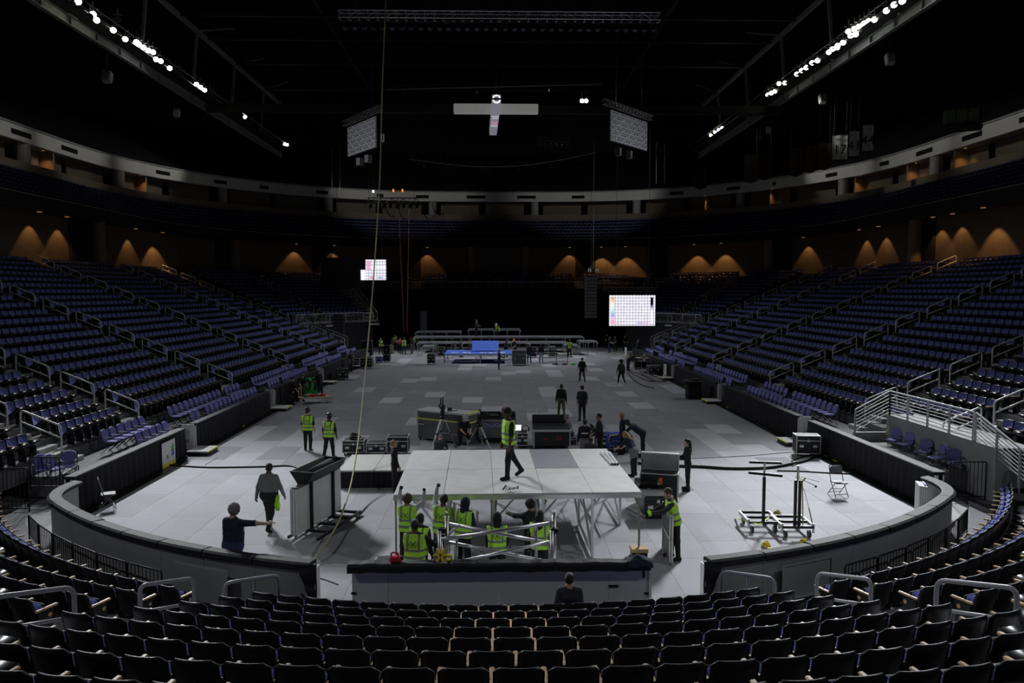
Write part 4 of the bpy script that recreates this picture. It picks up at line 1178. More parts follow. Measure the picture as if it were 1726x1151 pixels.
# ---- banners on the right
M_BANW = mat('banner_white', (.62, .62, .62), .85, 0, .06, 2)
M_BAND = mat('banner_brown', (.045, .030, .018), .85, 0, .15, 2)
for k, (x0, y0, x1, y1, num, Y) in enumerate(((1404, 228, 1427, 269, '17', 70), (1432, 221, 1447, 263, '41', 68), (1455, 211, 1471, 254, '44', 66.5), (1331, 250, 1352, 294, None, 76), (1357, 246, 1374, 288, None, 75), (1379, 242, 1399, 283, None, 72.5), (1255, 262, 1276, 305, None, 83), (1279, 258, 1300, 300, None, 81), (1172, 282, 1190, 316, None, 90))):
    p = gy((x0 + x1) / 2, (y0 + y1) / 2, Y); W_ = (x1 - x0) / F_PX * Y * 1.05; Hh = (y1 - y0) / F_PX * Y
    root = thing('banner', f'{("leftmost", "middle", "rightmost")[k]} of three white hanging banners, reading {num}' if num else f'dark brown hanging banner without number, {ORD[k - 3]} counted among the brown ones', 'banner', p, -.25, 'hanging banners')
    mb = MB(); n = 8
    for y in (0, .02):
        for j in range(5):
            for i in range(n + 1): mb.v.append((W_ * (i / n - .5), y + .03 * math.sin(i * 1.2), Hh * (.5 - j / 4) - (.18 * Hh * .5 * (1 - abs(i / n - .5) * 2) if j == 4 and not num else 0)))
    q = (n + 1) * 5
    for j in range(4):
        for i in range(n):
            a_ = j * (n + 1) + i
            mb.f.append((a_, a_ + 1, a_ + n + 2, a_ + n + 1)[::-1]); mb.f.append((q + a_, q + a_ + 1, q + a_ + n + 2, q + a_ + n + 1))
    mb.m = [0] * len(mb.f)
    mb.build('banner_cloth', M_BANW if num else M_BAND, root)
    MB().cyl((-W_ / 2, .01, Hh / 2), (W_ / 2, .01, Hh / 2), .03, 6).build('top_bar', M_DSTEEL, root)
    if num:
        text('number', num, Hh * .52, M_DARK, root, (0, -.06, -Hh * .1), (PI / 2, 0, 0))
        MB().box((0, -.05, Hh * .33), (W_ * .7, .01, Hh * .03)).build('name_line', M_CONC, root)
        MB().box((0, 0.01, -Hh * .53), (W_, .02, Hh * .08)).build('orange_hem', M_BAND, root)
    else:
        MB().lathe([(W_ * .22, -.005), (W_ * .22, .005)], (0, -.04, 0), 12, M=Matrix.Rotation(PI / 2, 3, 'X')).build('emblem_disc', mat('banner_brown_dark', (.05, .03, .015), .85), root)
    MB().cyl((-W_ * .4, .01, Hh / 2), (-W_ * .4, .01, Hh / 2 + 8), .012, 4).cyl((W_ * .4, .01, Hh / 2), (W_ * .4, .01, Hh / 2 + 8), .012, 4).build('hanging_line', M_DSTEEL, root)
# glazed booth on the right fascia
p = gy(1622, 195, 50)
root = thing('glazed_booth', 'small glazed camera booth perched on the fascia, right side', 'booth', p, -.5)
MB().bbox((0, .6, 0), (2.2, 1.0, 1.3), .2).build('shell', M_DSTEEL, root)
for k in range(3): MB().bbox((-.66 + .66 * k, .08, .05), (.6, .05, .8), .03).build('pane', mat('booth_glass', (.12, .14, .08), .15), root)
MB().box((0, .6, -.75), (2.4, 1.3, .2)).build('base', M_DSTEEL, root)
# ================================================================== PEOPLE
def surface_nets(val, org, h):
    nx, ny, nz = val.shape
    ins = val < 0
    cnt = np.zeros((nx - 1, ny - 1, nz - 1), np.float32); acc = np.zeros((nx - 1, ny - 1, nz - 1, 3), np.float32)
    C = [(0, 0, 0), (1, 0, 0), (0, 1, 0), (1, 1, 0), (0, 0, 1), (1, 0, 1), (0, 1, 1), (1, 1, 1)]
    sl = lambda A, c: A[c[0]:nx - 1 + c[0], c[1]:ny - 1 + c[1], c[2]:nz - 1 + c[2]]
    for a in range(8):
        for b in range(a + 1, 8):
            if sum(abs(C[a][k] - C[b][k]) for k in range(3)) != 1: continue
            m = sl(ins, C[a]) != sl(ins, C[b])
            va, vb = sl(val, C[a]), sl(val, C[b])
            t = np.where(m, va / np.where(np.abs(va - vb) < 1e-9, 1, va - vb), 0)
            for k in range(3): acc[..., k] += np.where(m, C[a][k] + t * (C[b][k] - C[a][k]), 0)
            cnt += m
    act = cnt > 0
    idx = -np.ones(act.shape, np.int64); idx[act] = np.arange(act.sum())
    I = np.argwhere(act)
    V = (I + acc[act] / cnt[act][:, None]) * h + org
    Q = []
    for ax in range(3):
        s0 = [slice(None)] * 3; s1 = [slice(None)] * 3
        s0[ax] = slice(0, -1); s1[ax] = slice(1, None)
        e = ins[tuple(s0)] != ins[tuple(s1)]
        P = np.argwhere(e); u, v = (ax + 1) % 3, (ax + 2) % 3
        ok = (P[:, u] > 0) & (P[:, v] > 0) & (P[:, u] < val.shape[u] - 1) & (P[:, v] < val.shape[v] - 1)
        P = P[ok]
        if len(P) == 0: continue
        d = ins[tuple(s0)][P[:, 0], P[:, 1], P[:, 2]]
        def g(du, dv):
            q = P.copy(); q[:, u] -= du; q[:, v] -= dv
            return idx[q[:, 0], q[:, 1], q[:, 2]]
        a, b, c, e_ = g(1, 1), g(0, 1), g(0, 0), g(1, 0)
        quad = np.stack([a, b, c, e_], 1); quad[~d] = quad[~d][:, ::-1]
        Q.append(quad)
    return V, np.concatenate(Q)
def grid_for(lo, hi, h):
    lo = np.array(lo) - 2.5 * h; n = np.ceil((np.array(hi) + 2.5 * h - lo) / h).astype(int) + 1
    g = np.stack(np.meshgrid(*[lo[k] + h * np.arange(n[k]) for k in range(3)], indexing='ij'), -1).astype(np.float32)
    return lo, g
def cap_sd(P, a, b, r0, r1):
    a, b = np.array(a, np.float32), np.array(b, np.float32); d = b - a
    t = np.clip(((P - a) @ d) / max(float(d @ d), 1e-9), 0, 1)
    return np.linalg.norm(P - a - t[..., None] * d, axis=-1) - (r0 + (r1 - r0) * t)
def ell_sd(P, c, r):
    r = np.array(r, np.float32); return (np.linalg.norm((P - np.array(c, np.float32)) / r, axis=-1) - 1) * float(r.min())
def smin(ds, k): 
    ds = np.stack(ds); m = ds.min(0)
    return m - k * np.log(np.exp(-(ds - m) / k).sum(0))
def np_mesh(name, V, Q, mi, mats, smooth=True):
    me = bpy.data.meshes.new(name)
    Q = np.asarray(Q, np.int32)
    me.vertices.add(len(V)); me.vertices.foreach_set('co', np.asarray(V, np.float32).ravel())
    me.loops.add(Q.size); me.loops.foreach_set('vertex_index', Q.ravel())
    me.polygons.add(len(Q)); me.polygons.foreach_set('loop_start', np.arange(0, Q.size, 4, dtype=np.int32))
    for m in mats: me.materials.append(m)
    if mi is not None: me.polygons.foreach_set('material_index', np.asarray(mi, np.int32))
    if smooth: me.polygons.foreach_set('use_smooth', np.ones(len(Q), bool))
    me.update(calc_edges=True)
    return me
def make_head(h):
    org, P = grid_for((-.1, -.12, -.15), (.1, .14, .14), h)
    d = smin([ell_sd(P, (0, -.005, .02), (.076, .098, .105)), cap_sd(P, (0, .03, -.03), (0, .048, -.085), .056, .042), ell_sd(P, (0, .02, -.03), (.066, .075, .08)), cap_sd(P, (0, .085, .01), (0, .105, -.028), .010, .016), cap_sd(P, (-.04, .078, .036), (.04, .078, .036), .014, .014), cap_sd(P, (-.018, .086, -.062), (.018, .086, -.062), .011, .011)], .008)
    for s in (-1, 1):
        d = np.minimum(d, ell_sd(P, (s * .078, -.008, -.008), (.012, .022, .034)))
        d = np.maximum(d, -(np.linalg.norm(P - np.array((s * .031, .104, .012), np.float32), axis=-1) - .017))
    V, Q = surface_nets(d, org, h)
    c = V[Q].mean(1); mi = np.zeros(len(Q), int)
    for s in (-1, 1): mi[np.linalg.norm(c - np.array((s * .031, .088, .012)), axis=1) < .013] = 1
    mi[(np.linalg.norm((c - np.array((0, .094, -.062))) / np.array((1.8, 1, .6)), axis=1) < .014)] = 2
    return V, Q, mi
HEADS = {0: make_head(.010), 1: make_head(.017)}
def make_hand(kind, h):
    """wrist at origin, fingers towards -z, thumb towards +x, palm normal -y"""
    segs = [((0, 0, .01), (0, 0, -.03), .027, .03)]
    for i, (x, L) in enumerate(((.030, .072), (.010, .080), (-.010, .074), (-.029, .058))):
        segs.append(((x * .7, 0, -.02), (x, 0, -.088), .017, .013))
        c0, c1 = {'relax': (.35, .8), 'fist': (1.5, 2.9), 'point': ((.05, .1) if i == 0 else (1.5, 2.9))}[kind]
        p = np.array((x, 0, -.088)); q = p + .5 * L * np.array((0, -math.sin(c0), -math.cos(c0))); e = q + .5 * L * np.array((0, -math.sin(c1), -math.cos(c1)))
        segs.append((p, q, .0105, .0095)); segs.append((q, e, .0095, .008))
    if kind == 'fist': t = [(.028, 0, -.03), (.045, -.03, -.06), (.02, -.05, -.085)]
    else: t = [(.026, 0, -.03), (.055, -.015, -.06), (.062, -.02, -.095)]
    segs.append((t[0], t[1], .015, .012)); segs.append((t[1], t[2], .012, .009))
    org, P = grid_for((-.07, -.11, -.2), (.1, .05, .05), h)
    d = smin([cap_sd(P, *s_) for s_ in segs], .0035 if h < .008 else .005)
    return surface_nets(d, org, h)
HANDS = {(k, l): make_hand(k, hh) for k in ('relax', 'fist', 'point') for l, hh in ((0, .0065), (1, .012))}
def make_hair(kind, h):
    org, P = grid_for((-.17, -.2, -.36), (.17, .16, .2), h)
    x, y, z = P[..., 0], P[..., 1], P[..., 2]
    if kind == 'short':
        d = ell_sd(P, (0, -.012, .032), (.087, .106, .108))
        d = np.maximum(d, np.minimum(y - .045 - .35 * np.maximum(z - .05, 0) * 3, .062 - z)); d = np.maximum(d, -.055 - z)
    elif kind == 'curly':
        d = ell_sd(P, (0, -.015, .035), (.112, .122, .125)) + .012 * np.sin(x * 75) * np.sin(y * 70) * np.sin(z * 72)
        d = np.maximum(d, np.minimum(y - .05, .055 - z)); d = np.maximum(d, -.085 - z)
    elif kind == 'long':
        d = smin([ell_sd(P, (0, -.012, .03), (.092, .112, .112)), cap_sd(P, (-.045, -.075, -.02), (-.05, -.10, -.25), .05, .035), cap_sd(P, (.045, -.075, -.02), (.05, -.10, -.25), .05, .035), cap_sd(P, (0, -.09, 0), (0, -.115, -.28), .05, .04)], .012)
        d = np.maximum(d, np.minimum(y - .04, .06 - z))
    elif kind == 'hood':
        d = smin([ell_sd(P, (0, -.012, .02), (.105, .128, .13)), cap_sd(P, (0, -.03, -.08), (0, -.04, -.15), .09, .1)], .02)
        d = np.maximum(d, np.minimum(y - .055, .065 - z)); d = np.maximum(d, -.2 - z)
    elif kind == 'beanie':
        d = ell_sd(P, (0, -.008, .04), (.09, .108, .105)); d = np.maximum(d, .03 - z - .2 * (-y))
    elif kind == 'afro':
        d = ell_sd(P, (0, -.02, .05), (.15, .15, .14)) + .008 * np.sin(x * 90) * np.sin(y * 90) * np.sin(z * 90)
        d = np.maximum(d, np.minimum(y - .06, .05 - z))
    V, Q = surface_nets(d, org, h); return V, Q
_hair = {}
def hair_mesh(kind, m):
    key = (kind, m.name)
    if key not in _hair:
        V, Q = _hair.get(kind) or make_hair(kind, .013)
        _hair[kind] = (V, Q); _hair[key] = np_mesh('hair', V, Q, None, [m])
    return _hair[key]
def hat_mesh(kind, m):
    key = ('hat', kind, m.name)
    if key in _hair: return _hair[key]
    mb = MB()
    if kind == 'hard':
        mb.lathe([(.145, .055), (.142, .062), (.118, .066), (.115, .09), (.10, .135), (.065, .168), (.02, .18), (.001, .181)], (0, -.01, 0), 18)
        mb.bar((0, -.1, .145), (0, .09, .145), .03, .075)
        mb.add([(-.09, .08, .06), (.09, .08, .06), (.06, .175, .045), (-.06, .175, .045), (-.09, .08, .068), (.09, .08, .068), (.06, .175, .053), (-.06, .175, .053)], ((0, 3, 2, 1), (4, 5, 6, 7), (2, 3, 7, 6), (0, 1, 5, 4), (1, 2, 6, 5), (3, 0, 4, 7)))
    else:
        mb.lathe([(.094, .045), (.096, .075), (.085, .12), (.05, .146), (.012, .153), (.001, .154)], (0, -.008, 0), 16)
        mb.add([(-.075, .07, .052), (.075, .07, .052), (.055, .165, .035), (-.055, .165, .035), (-.075, .07, .06), (.075, .07, .06), (.055, .165, .042), (-.055, .165, .042)], ((0, 3, 2, 1), (4, 5, 6, 7), (2, 3, 7, 6), (0, 1, 5, 4), (1, 2, 6, 5), (3, 0, 4, 7)))
    _hair[key] = mb.mesh('hat', m, True); return _hair[key]
M_LIP = mat('lips', (.30, .12, .10), .5)
def limb_dir(f, s, side):
    f, s = R(f), R(s)
    return np.array((side * math.sin(s) * 1.0, math.sin(f) * math.cos(s), -math.cos(f) * math.cos(s)))
N_PERSON = [0]
STAND = ((2, 5, -1, 3), (-2, 5, -3, 3))
WALK = ((24, 3, 8, 2), (-16, 3, -38, 2))
HANG = ((4, 12, 14, 6), (-2, 12, 12, 6))
def person(label, loc, face, H=1.75, legs=STAND, arms=HANG, lean=(2, 0), head=(0, 0), top=M_CBLK, pants=M_CBLK, skin=M_SKIN, shoe=M_CBLK,
           sleeve='long', girth=1.0, hair=('short', M_HAIRK), hat=None, vest=False, hands=('relax', 'relax'), far=False, hip_z=None, glove=None, print_back=False, group=None, skirt=None):
    """one continuous body mesh; hair, hat and vest are its children. legs / arms: (left, right) pairs of (forward, outward) degrees for the two segments"""
    h = .032 if far else .0185
    k = H / 1.75
    hw, TL = .088 * k, .52 * k
    th, sh = .43 * k, .41 * k
    ua, fa = .285 * k, .25 * k
    legj = []
    for i, side in ((0, -1), (1, 1)):
        hip = np.array((side * hw, 0, 0.)); kn = hip + th * limb_dir(legs[i][0], legs[i][1], side); an = kn + sh * limb_dir(legs[i][2], legs[i][3], side)
        legj.append([hip, kn, an])
    if hip_z is None:
        hz = -min(j[2][2] for j in legj) + .075 * k
    else: hz = hip_z
    for j in legj:
        for p in j: p[2] += hz
    lf, ls = R(lean[0]), R(lean[1])
    up = np.array((math.sin(ls), math.sin(lf) * math.cos(ls), math.cos(lf) * math.cos(ls)))
    rtv = np.array((1., 0, 0)) - up * up[0]; rtv /= np.linalg.norm(rtv); fwv = np.cross(up, rtv)
    base = np.array((0, 0, hz + .02 * k))
    T = lambda t, x=0., y=0.: base + up * (TL * t) + rtv * (x * k) + fwv * (y * k)
    g = girth; prims = []   # (a, b, r0, r1, tag, torso)
    def add(a, b, r0, r1, tg, torso=False): prims.append((a, b, r0 * k * 1.07, r1 * k * 1.07, tg, torso))
    add(T(.02, -.07), T(.02, .07), .118 * g, .118 * g, 1, True)
    add(T(.24, -.065, .01 * g), T(.24, .065, .01 * g), .112 * g, .112 * g, 0, True)
    add(T(.45, -.07, .012 * g), T(.45, .07, .012 * g), .112 * g, .112 * g, 0, True)
    add(T(.70, -.095), T(.70, .095), .112 * (.6 + .4 * g), .112 * (.6 + .4 * g), 0, True)
    add(T(.90, -.145), T(.90, .145), .072, .072, 0, True)
    add(T(.96, -.06, -.005), T(.96, .06, -.005), .07, .07, 0, True)
    neck0 = T(.98, 0, -.005); hd = R(head[1]); 
    hup = up * math.cos(hd * .6) + fwv * math.sin(hd * .6)
    neck1 = neck0 + hup * (.10 * k)
    add(neck0, neck1, .056, .054, 2)
    armj = []
    for i, side in ((0, -1), (1, 1)):
        S = T(.90, side * .175)
        E_ = S + ua * limb_dir(arms[i][0], arms[i][1], side); W_ = E_ + fa * limb_dir(arms[i][2], arms[i][3], side)
        armj.append((S, E_, W_))
        add(S, E_, .066 * (.7 + .3 * g), .052, 0)
        add(E_, W_, .05 if sleeve == 'long' else .046, .040 if sleeve == 'long' else .031, 0 if sleeve == 'long' else 2)
    for i, side in ((0, -1), (1, 1)):
        hip, kn, an = legj[i]
        add(hip, kn, .094 * (.6 + .4 * g), .066, 1); add(kn, an, .068, .052, 1)
        toe = np.array((side * .03 * k, .16 * k, -.035 * k)); dz = legs[i][2]
        if dz < -25: toe = np.array((side * .02 * k, .11 * k, -.12 * k))
        add(an + np.array((0, -.035 * k, -.03 * k)), an + toe, .045, .042, 3)
    A = np.array([p[0] for p in prims] + [p[1] for p in prims]); lo, hi = A.min(0) - .14 * k * g, A.max(0) + .14 * k * g
    org, P = grid_for(lo, hi, h)
    D = np.stack([cap_sd(P, *p[:4]) for p in prims])
    m = D.min(0); d = m.copy(); nb_ = np.abs(m) < .09
    Dn = D[:, nb_]; d[nb_] = m[nb_] - .014 * np.log(np.exp(-(Dn - m[nb_]) / .014).sum(0))
    if hip_z is None: d = np.maximum(d, -P[..., 2])
    V, Q = surface_nets(d, org, h)
    cen = V[Q].mean(1)
    near = np.stack([cap_sd(cen, *p[:4]) for p in prims]).argmin(0); mi = np.array([p[4] for p in prims])[near]
    if skirt is not None:
        tt = ((cen - base) @ up) / TL
        mi[(tt < .25) & (tt > -.45) & (mi != 3) & (mi != 2) & (np.abs((cen - base) @ rtv) < .26)] = 6
    Vs, Qs, Ms = [V], [Q], [mi]; off = len(V)
    # head
    hv, hq, hm = HEADS[1 if far else 0]
    hc = neck1 + hup * (.085 * k) + fwv * (.012 * k)
    ya = R(head[0]); hx = rtv * math.cos(ya) + fwv * math.sin(ya) * -1; hx -= hup * (hx @ hup); hx /= np.linalg.norm(hx)
    pd = R(head[1] * .4); hu2 = hup * math.cos(pd) + np.cross(hup, hx) * math.sin(pd); hy = np.cross(hu2, hx)
    HR = np.stack([hx, hy, hu2], 1) * (k * 1.02)
    Vs.append(hv @ HR.T + hc); Qs.append(hq + off); Ms.append(np.array([2, 4, 5])[hm]); off += len(hv)
    # hands
    for i, side in ((0, -1), (1, 1)):
        S, E_, W_ = armj[i]; v, q = HANDS[(hands[i], 1 if far else 0)]
        v = v.copy() * k * 1.04
        z = -(W_ - E_) / np.linalg.norm(W_ - E_)
        x = fwv - z * (fwv @ z)
        if np.linalg.norm(x) < .3: x = up - z * (up @ z)
        x /= np.linalg.norm(x); y = np.cross(z, x)
        if side > 0: v[:, 1] *= 1; qq = q
        else: v[:, 1] *= -1; qq = q[:, ::-1]
        # palm (-y in template) should face the body: for the right hand +x side is outward
        inward = -side * rtv
        sgn = 1.0 if (-(y) @ inward) * (1 if side > 0 else -1) > 0 else -1.0
        if sgn < 0: v[:, 1] *= -1; qq = qq[:, ::-1]
        Rm = np.stack([x, y, z], 1)
        Vs.append(v @ Rm.T + W_); Qs.append(qq + off); Ms.append(np.full(len(q), 2 if glove is None else 7)); off += len(v)
    Vall, Qall, Mall = np.concatenate(Vs), np.concatenate(Qs), np.concatenate(Ms)
    me = np_mesh('person', Vall, Qall, Mall, [top, pants, skin, shoe, M_EYE, M_LIP, skirt or pants, glove or skin])
    rz = math.atan2(-face[0], face[1])
    o = place(me, 'person', None, loc, rz)
    tag(o, label, 'person', group)
    Hm = Matrix(((HR[0][0], HR[0][1], HR[0][2], hc[0]), (HR[1][0], HR[1][1], HR[1][2], hc[1]), (HR[2][0], HR[2][1], HR[2][2], hc[2]), (0, 0, 0, 1)))
    if hair:
        c = place(hair_mesh(*hair), 'hair' if hair[0] not in ('hood', 'beanie') else hair[0], o); c.matrix_local = Hm
    if hat:
        c = place(hat_mesh(*hat), 'hard_hat' if hat[0] == 'hard' else 'cap', o); c.matrix_local = Hm
    if vest:
        tp = [p for p in prims if p[5]]
        hv_ = .03 if far else .016
        A = np.array([p[0] for p in tp] + [p[1] for p in tp])
        org, P = grid_for(A.min(0) - .17 * k * g, A.max(0) + .17 * k * g, hv_)
        D = np.stack([cap_sd(P, *p[:4]) for p in tp]); m = D.min(0); d = m - .016 * np.log(np.exp(-(D - m) / .016).sum(0)) - .02
        V, Q = surface_nets(d, org, hv_)
        c = V[Q].mean(1); t = ((c - base) @ up) / TL; x = np.abs((c - base) @ rtv) / k; yv = (c - base) @ fwv
        keep = (t > -.12) & (t < 1.04)
        mi = np.zeros(len(Q), int)
        bd = .05
        mi[(np.abs(t - .12) < bd) | (np.abs(t - .40) < bd)] = 1
        mi[(t > .42) & (x > .095) & (x < .14)] = 1
        ve = place(np_mesh('vest', V, Q[keep], mi[keep], [M_HIVIS, M_REFL]), 'vest', o)
        if print_back:
            def back_pt(xx, tt):
                lo_, hi_ = 0.0, -.5
                for _ in range(22):
                    mid_ = (lo_ + hi_) / 2; p = T(tt, xx, mid_)
                    dd = np.array([float(cap_sd(p[None, :].astype(np.float32), *q[:4])[0]) for q in tp]); mm = dd.min(); dv = mm - .016 * math.log(np.exp(-(dd - mm) / .016).sum()) - .026
                    if dv < 0: lo_ = mid_
                    else: hi_ = mid_
                return T(tt, xx, hi_)
            pb = MB()
            def strip(x0, t0, x1, t1, w):
                n = 8; dx, dt = x1 - x0, (t1 - t0) * TL / k; L = math.hypot(dx, dt); nx, nt = -dt / L * w / 2, dx / L * w / 2 * k / TL; o_ = len(pb.v)
                for i in range(n + 1):
                    u = i / n
                    pb.v.append(tuple(back_pt(x0 + dx * u + nx, t0 + (t1 - t0) * u + nt))); pb.v.append(tuple(back_pt(x0 + dx * u - nx, t0 + (t1 - t0) * u - nt)))
                for i in range(n): pb.f.append((o_ + 2 * i, o_ + 2 * i + 1, o_ + 2 * i + 3, o_ + 2 * i + 2)); pb.m.append(0)
            strip(-.07, .50, .07, .78, .014); strip(.07, .50, -.07, .78, .014)
            strip(-.085, .60, -.085, .68, .010); strip(-.085, .60, -.065, .60, .010); strip(-.085, .64, -.068, .64, .010); strip(-.085, .68, -.065, .68, .010)
            strip(.068, .60, .068, .68, .010); strip(.068, .60, .088, .60, .010)
            strip(-.008, .47, -.008, .545, .010); strip(-.008, .47, .012, .47, .010)
            pb.build('back_print', M_CBLK, ve)
    N_PERSON[0] += 1
    return o
def at_head(px, py, H, z=0.0):
    p = gz(px, py, z + H); return (p.x, p.y, z)
def at_feet(px, py, z=0.0):
    p = gz(px, py, z); return (p.x, p.y, z)
DECK_Z = 1.62
RAISE = ((115, 25, 150, 5), (110, 25, 150, 0))
POINT = ((88, 8, 92, -3), (8, 14, 22, 6))
# ---- near floor
person('man in a black shirt and jeans pointing with his arm by the curved board', at_head(391, 857, 1.84), (.42, .90), 1.92, STAND, ((8, 14, 22, 6), (88, 64, 96, 74)), (3, 0), (-62, 0), M_CNAVY, M_CJEAN, M_SKIN, M_CBLK, 'short', 1.28, ('curly', M_HAIRG), hands=('relax', 'point'))
w = person('heavy-set man in a grey hoodie walking away beside the panel cart', at_head(452, 779, 1.86), (.12, 1), 1.86, WALK, ((-6, 22, 6, 14), (8, 22, 22, 12)), (3, 0), (-35, 0), M_CGREY, M_CBLK, M_SKIND, M_CBLK, 'long', 1.38, ('short', M_HAIRK))
mb = MB()
for j in range(9):
    for i in range(5): mb.v.append((.20 + .035 * i + .01 * math.sin(j * 2 + i), -.08 + .03 * math.sin(i * 2.2 + j), .98 - .055 * j + .01 * math.sin(i * 3)))
mb.f = [(j * 5 + i, j * 5 + i + 1, j * 5 + i + 6, j * 5 + i + 5) for j in range(8) for i in range(4)]; mb.m = [0] * len(mb.f)
mb.build('tucked_vest', M_HIVIS, w)
person('worker in a yellow vest and black hard hat walking away, left of the pair', at_head(518, 689, 1.74), (.05, 1), 1.74, ((8, 4, 4, 2), (-8, 6, -20, 3)), HANG, (2, 0), (15, 0), M_CBLK, M_CBLK, M_SKIN, M_CGREY, 'short', 1.12, ('short', M_HAIRK), ('hard', M_BLACK), True, print_back=True)
person('worker in a yellow vest and black hard hat walking away, right of the pair', at_head(554, 698, 1.76), (.18, 1), 1.76, ((-10, 4, -22, 2), (8, 4, 4, 2)), ((2, 12, 14, 6), (2, 14, 18, 4)), (2, 0), (-45, 0), M_CBLK, M_CBLK, M_SKIND, M_CBLK, 'short', 1.0, ('short', M_HAIRK), ('hard', M_BLACK), True, print_back=True)
person('slim person in a black hoodie with fair hair standing left of the big platform', at_head(664, 742, 1.68), (.95, .35), 1.68, STAND, ((4, 8, 20, 2), (4, 8, 18, 2)), (0, 0), (0, -6), M_CBLK, M_CBLK, M_SKIN, M_CGREY, 'long', .82, ('short', M_HAIRL))
person('man in a yellow vest and dark cap walking on top of the platform', at_feet(858, 806, DECK_Z), (-.75, -.30), 1.86, ((10, 3, 4, 2), (-20, 3, -34, 2)), HANG, (2, 0), (20, 6), M_CBLK, M_CBLK, M_SKIND, M_CBLK, 'short', 1.0, ('short', M_HAIRK), ('cap', M_CBLK), True)
# ---- crew at the front edge of the platform
person('worker in grey sleeves and yellow vest, curly hair, hands up under the platform edge', at_head(686, 833, 1.74), (.25, 1), 1.74, STAND, RAISE, (2, 0), (-40, -12), M_CLGREY, M_CBLK, M_SKINM, M_CBLK, 'long', 1.0, ('curly', M_HAIRB), None, True, ('fist', 'fist'), glove=M_CBLK, print_back=True)
person('worker in grey sleeves and yellow vest reaching up, second from the left at the platform', at_head(744, 833, 1.80), (.30, 1), 1.80, STAND, ((125, 20, 150, 0), (5, 16, 20, 8)), (2, 4), (-50, -8), M_CLGREY, M_CBLK, M_SKIND, M_CBLK, 'long', 1.02, ('short', M_HAIRK), None, True, ('fist', 'relax'), print_back=True)
person('worker with a dark hood and yellow vest looking right under the platform edge', at_head(781, 840, 1.78), (.55, .85), 1.78, STAND, ((5, 10, 30, 4), (5, 14, 60, -5)), (6, 0), (-10, 0), M_CNAVY, M_CBLK, M_SKIND, M_CBLK, 'long', 1.05, ('hood', M_CNAVY), None, True, print_back=True)
person('worker in a yellow vest holding the lattice frame, close behind the barrier', at_head(698, 877, 1.76), (.15, 1), 1.76, STAND, ((5, 12, 20, 6), (35, 40, 100, 5)), (4, 0), (-5, 0), M_CBLK, M_CBLK, M_SKIND, M_CBLK, 'long', 1.1, ('short', M_HAIRK), None, True, ('relax', 'fist'), print_back=True)
person('worker in a yellow vest half hidden behind the one at the barrier', at_head(707, 866, 1.74), (.4, 1), 1.74, STAND, HANG, (2, 0), (0, 0), M_CBLK, M_CBLK, M_SKIND, M_CBLK, 'long', .95, ('short', M_HAIRK), None, True)
person('worker in a black knit cap and yellow vest behind the lattice frame', at_head(838, 866, 1.70), (-.05, 1), 1.70, STAND, ((10, 8, 30, -4), (10, 8, 30, -4)), (6, 0), (0, 8), M_CBLK, M_CBLK, M_SKIND, M_CBLK, 'long', .98, ('hood', M_CBLK), None, True, print_back=True)
person('man in a dark jacket stretching his arm out under the platform', at_head(897, 842, 1.78), (-.55, .8), 1.78, STAND, ((80, 15, 88, 0), (5, 12, 20, 6)), (6, 0), (10, 0), M_CBLK, M_CBLK, M_SKINM, M_CBLK, 'long', 1.08, ('curly', M_HAIRK))
person('worker with long dark hair and yellow vest at the right end of the lattice frame', at_head(910, 860, 1.70), (.1, 1), 1.70, STAND, HANG, (3, 0), (5, 0), M_CBLK, M_CBLK, M_SKIND, M_CBLK, 'long', 1.0, ('long', M_HAIRK), None, True)
# ---- right of the platform
person('man in a yellow vest with ginger hair leaning on an upright panel', at_head(1139, 821, 1.78), (-1, .05), 1.78, ((-4, 4, -4, 2), (6, 4, 2, 2)), ((48, 4, 78, -18), (48, 4, 72, -22)), (14, 0), (0, 6), M_CDK, M_CBLK, M_SKIN, M_CBLK, 'long', 1.02, ('short', M_HAIRB), None, True, ('fist', 'fist'), glove=M_HIVIS)
person('woman in black with long dark hair standing with hands together', at_head(1160, 740, 1.70), (-1, .08), 1.70, STAND, ((15, 6, 85, -10), (15, 6, 85, -10)), (2, 0), (0, 0), M_CBLK, M_CBLK, M_SKIN, M_CBLK, 'long', .86, ('long', M_HAIRK))
person('blond woman in a dark tee bending over the open cases', at_feet(1068, 802), (-.75, .75), 1.66, ((-4, 5, -4, 3), (4, 5, 0, 3)), ((35, 12, 60, 0), (35, 12, 60, 0)), (34, 0), (0, 10), M_CNAVY, M_CBLK, M_SKIN, M_CBLK, 'short', 1.12, ('long', M_HAIRL), skirt=M_CGREY)
person('man in dark clothes bending over the blue cloth case', at_feet(1083, 770), (-.85, .35), 1.80, ((-6, 6, -2, 3), (4, 6, 0, 3)), ((45, 10, 60, 0), (45, 10, 60, 0)), (58, 0), (0, 0), M_CNAVY, M_CBLK, M_SKIND, M_CBLK, 'long', 1.1, ('short', M_HAIRK))
person('bald man in navy standing behind the blue cloth case', at_head(1050, 696, 1.66), (-1, .25), 1.68, STAND, HANG, (2, 0), (0, 0), M_CNAVY, M_CBLK, M_SKINM, M_CBLK, 'long', 1.02, None)
person('man in a black puffer jacket facing left beside the mixing desk', at_head(1011, 697, 1.80), (-.95, .1), 1.80, STAND, ((10, 14, 50, 0), (10, 16, 55, 0)), (2, 0), (0, 0), M_CBLK, M_CBLK, M_SKINM, M_CBLK, 'long', 1.2, ('short', M_HAIRK))
n_ = person('person in a black jacket with white lettering, arm raised to the head', at_head(986, 707, 1.72), (.1, 1), 1.72, STAND, ((4, 12, 20, 6), (70, 50, 150, -40)), (2, 0), (-20, 0), M_CBLK, M_CGREY, M_SKINM, M_CBLK, 'long', 1.0, ('short', M_HAIRK))
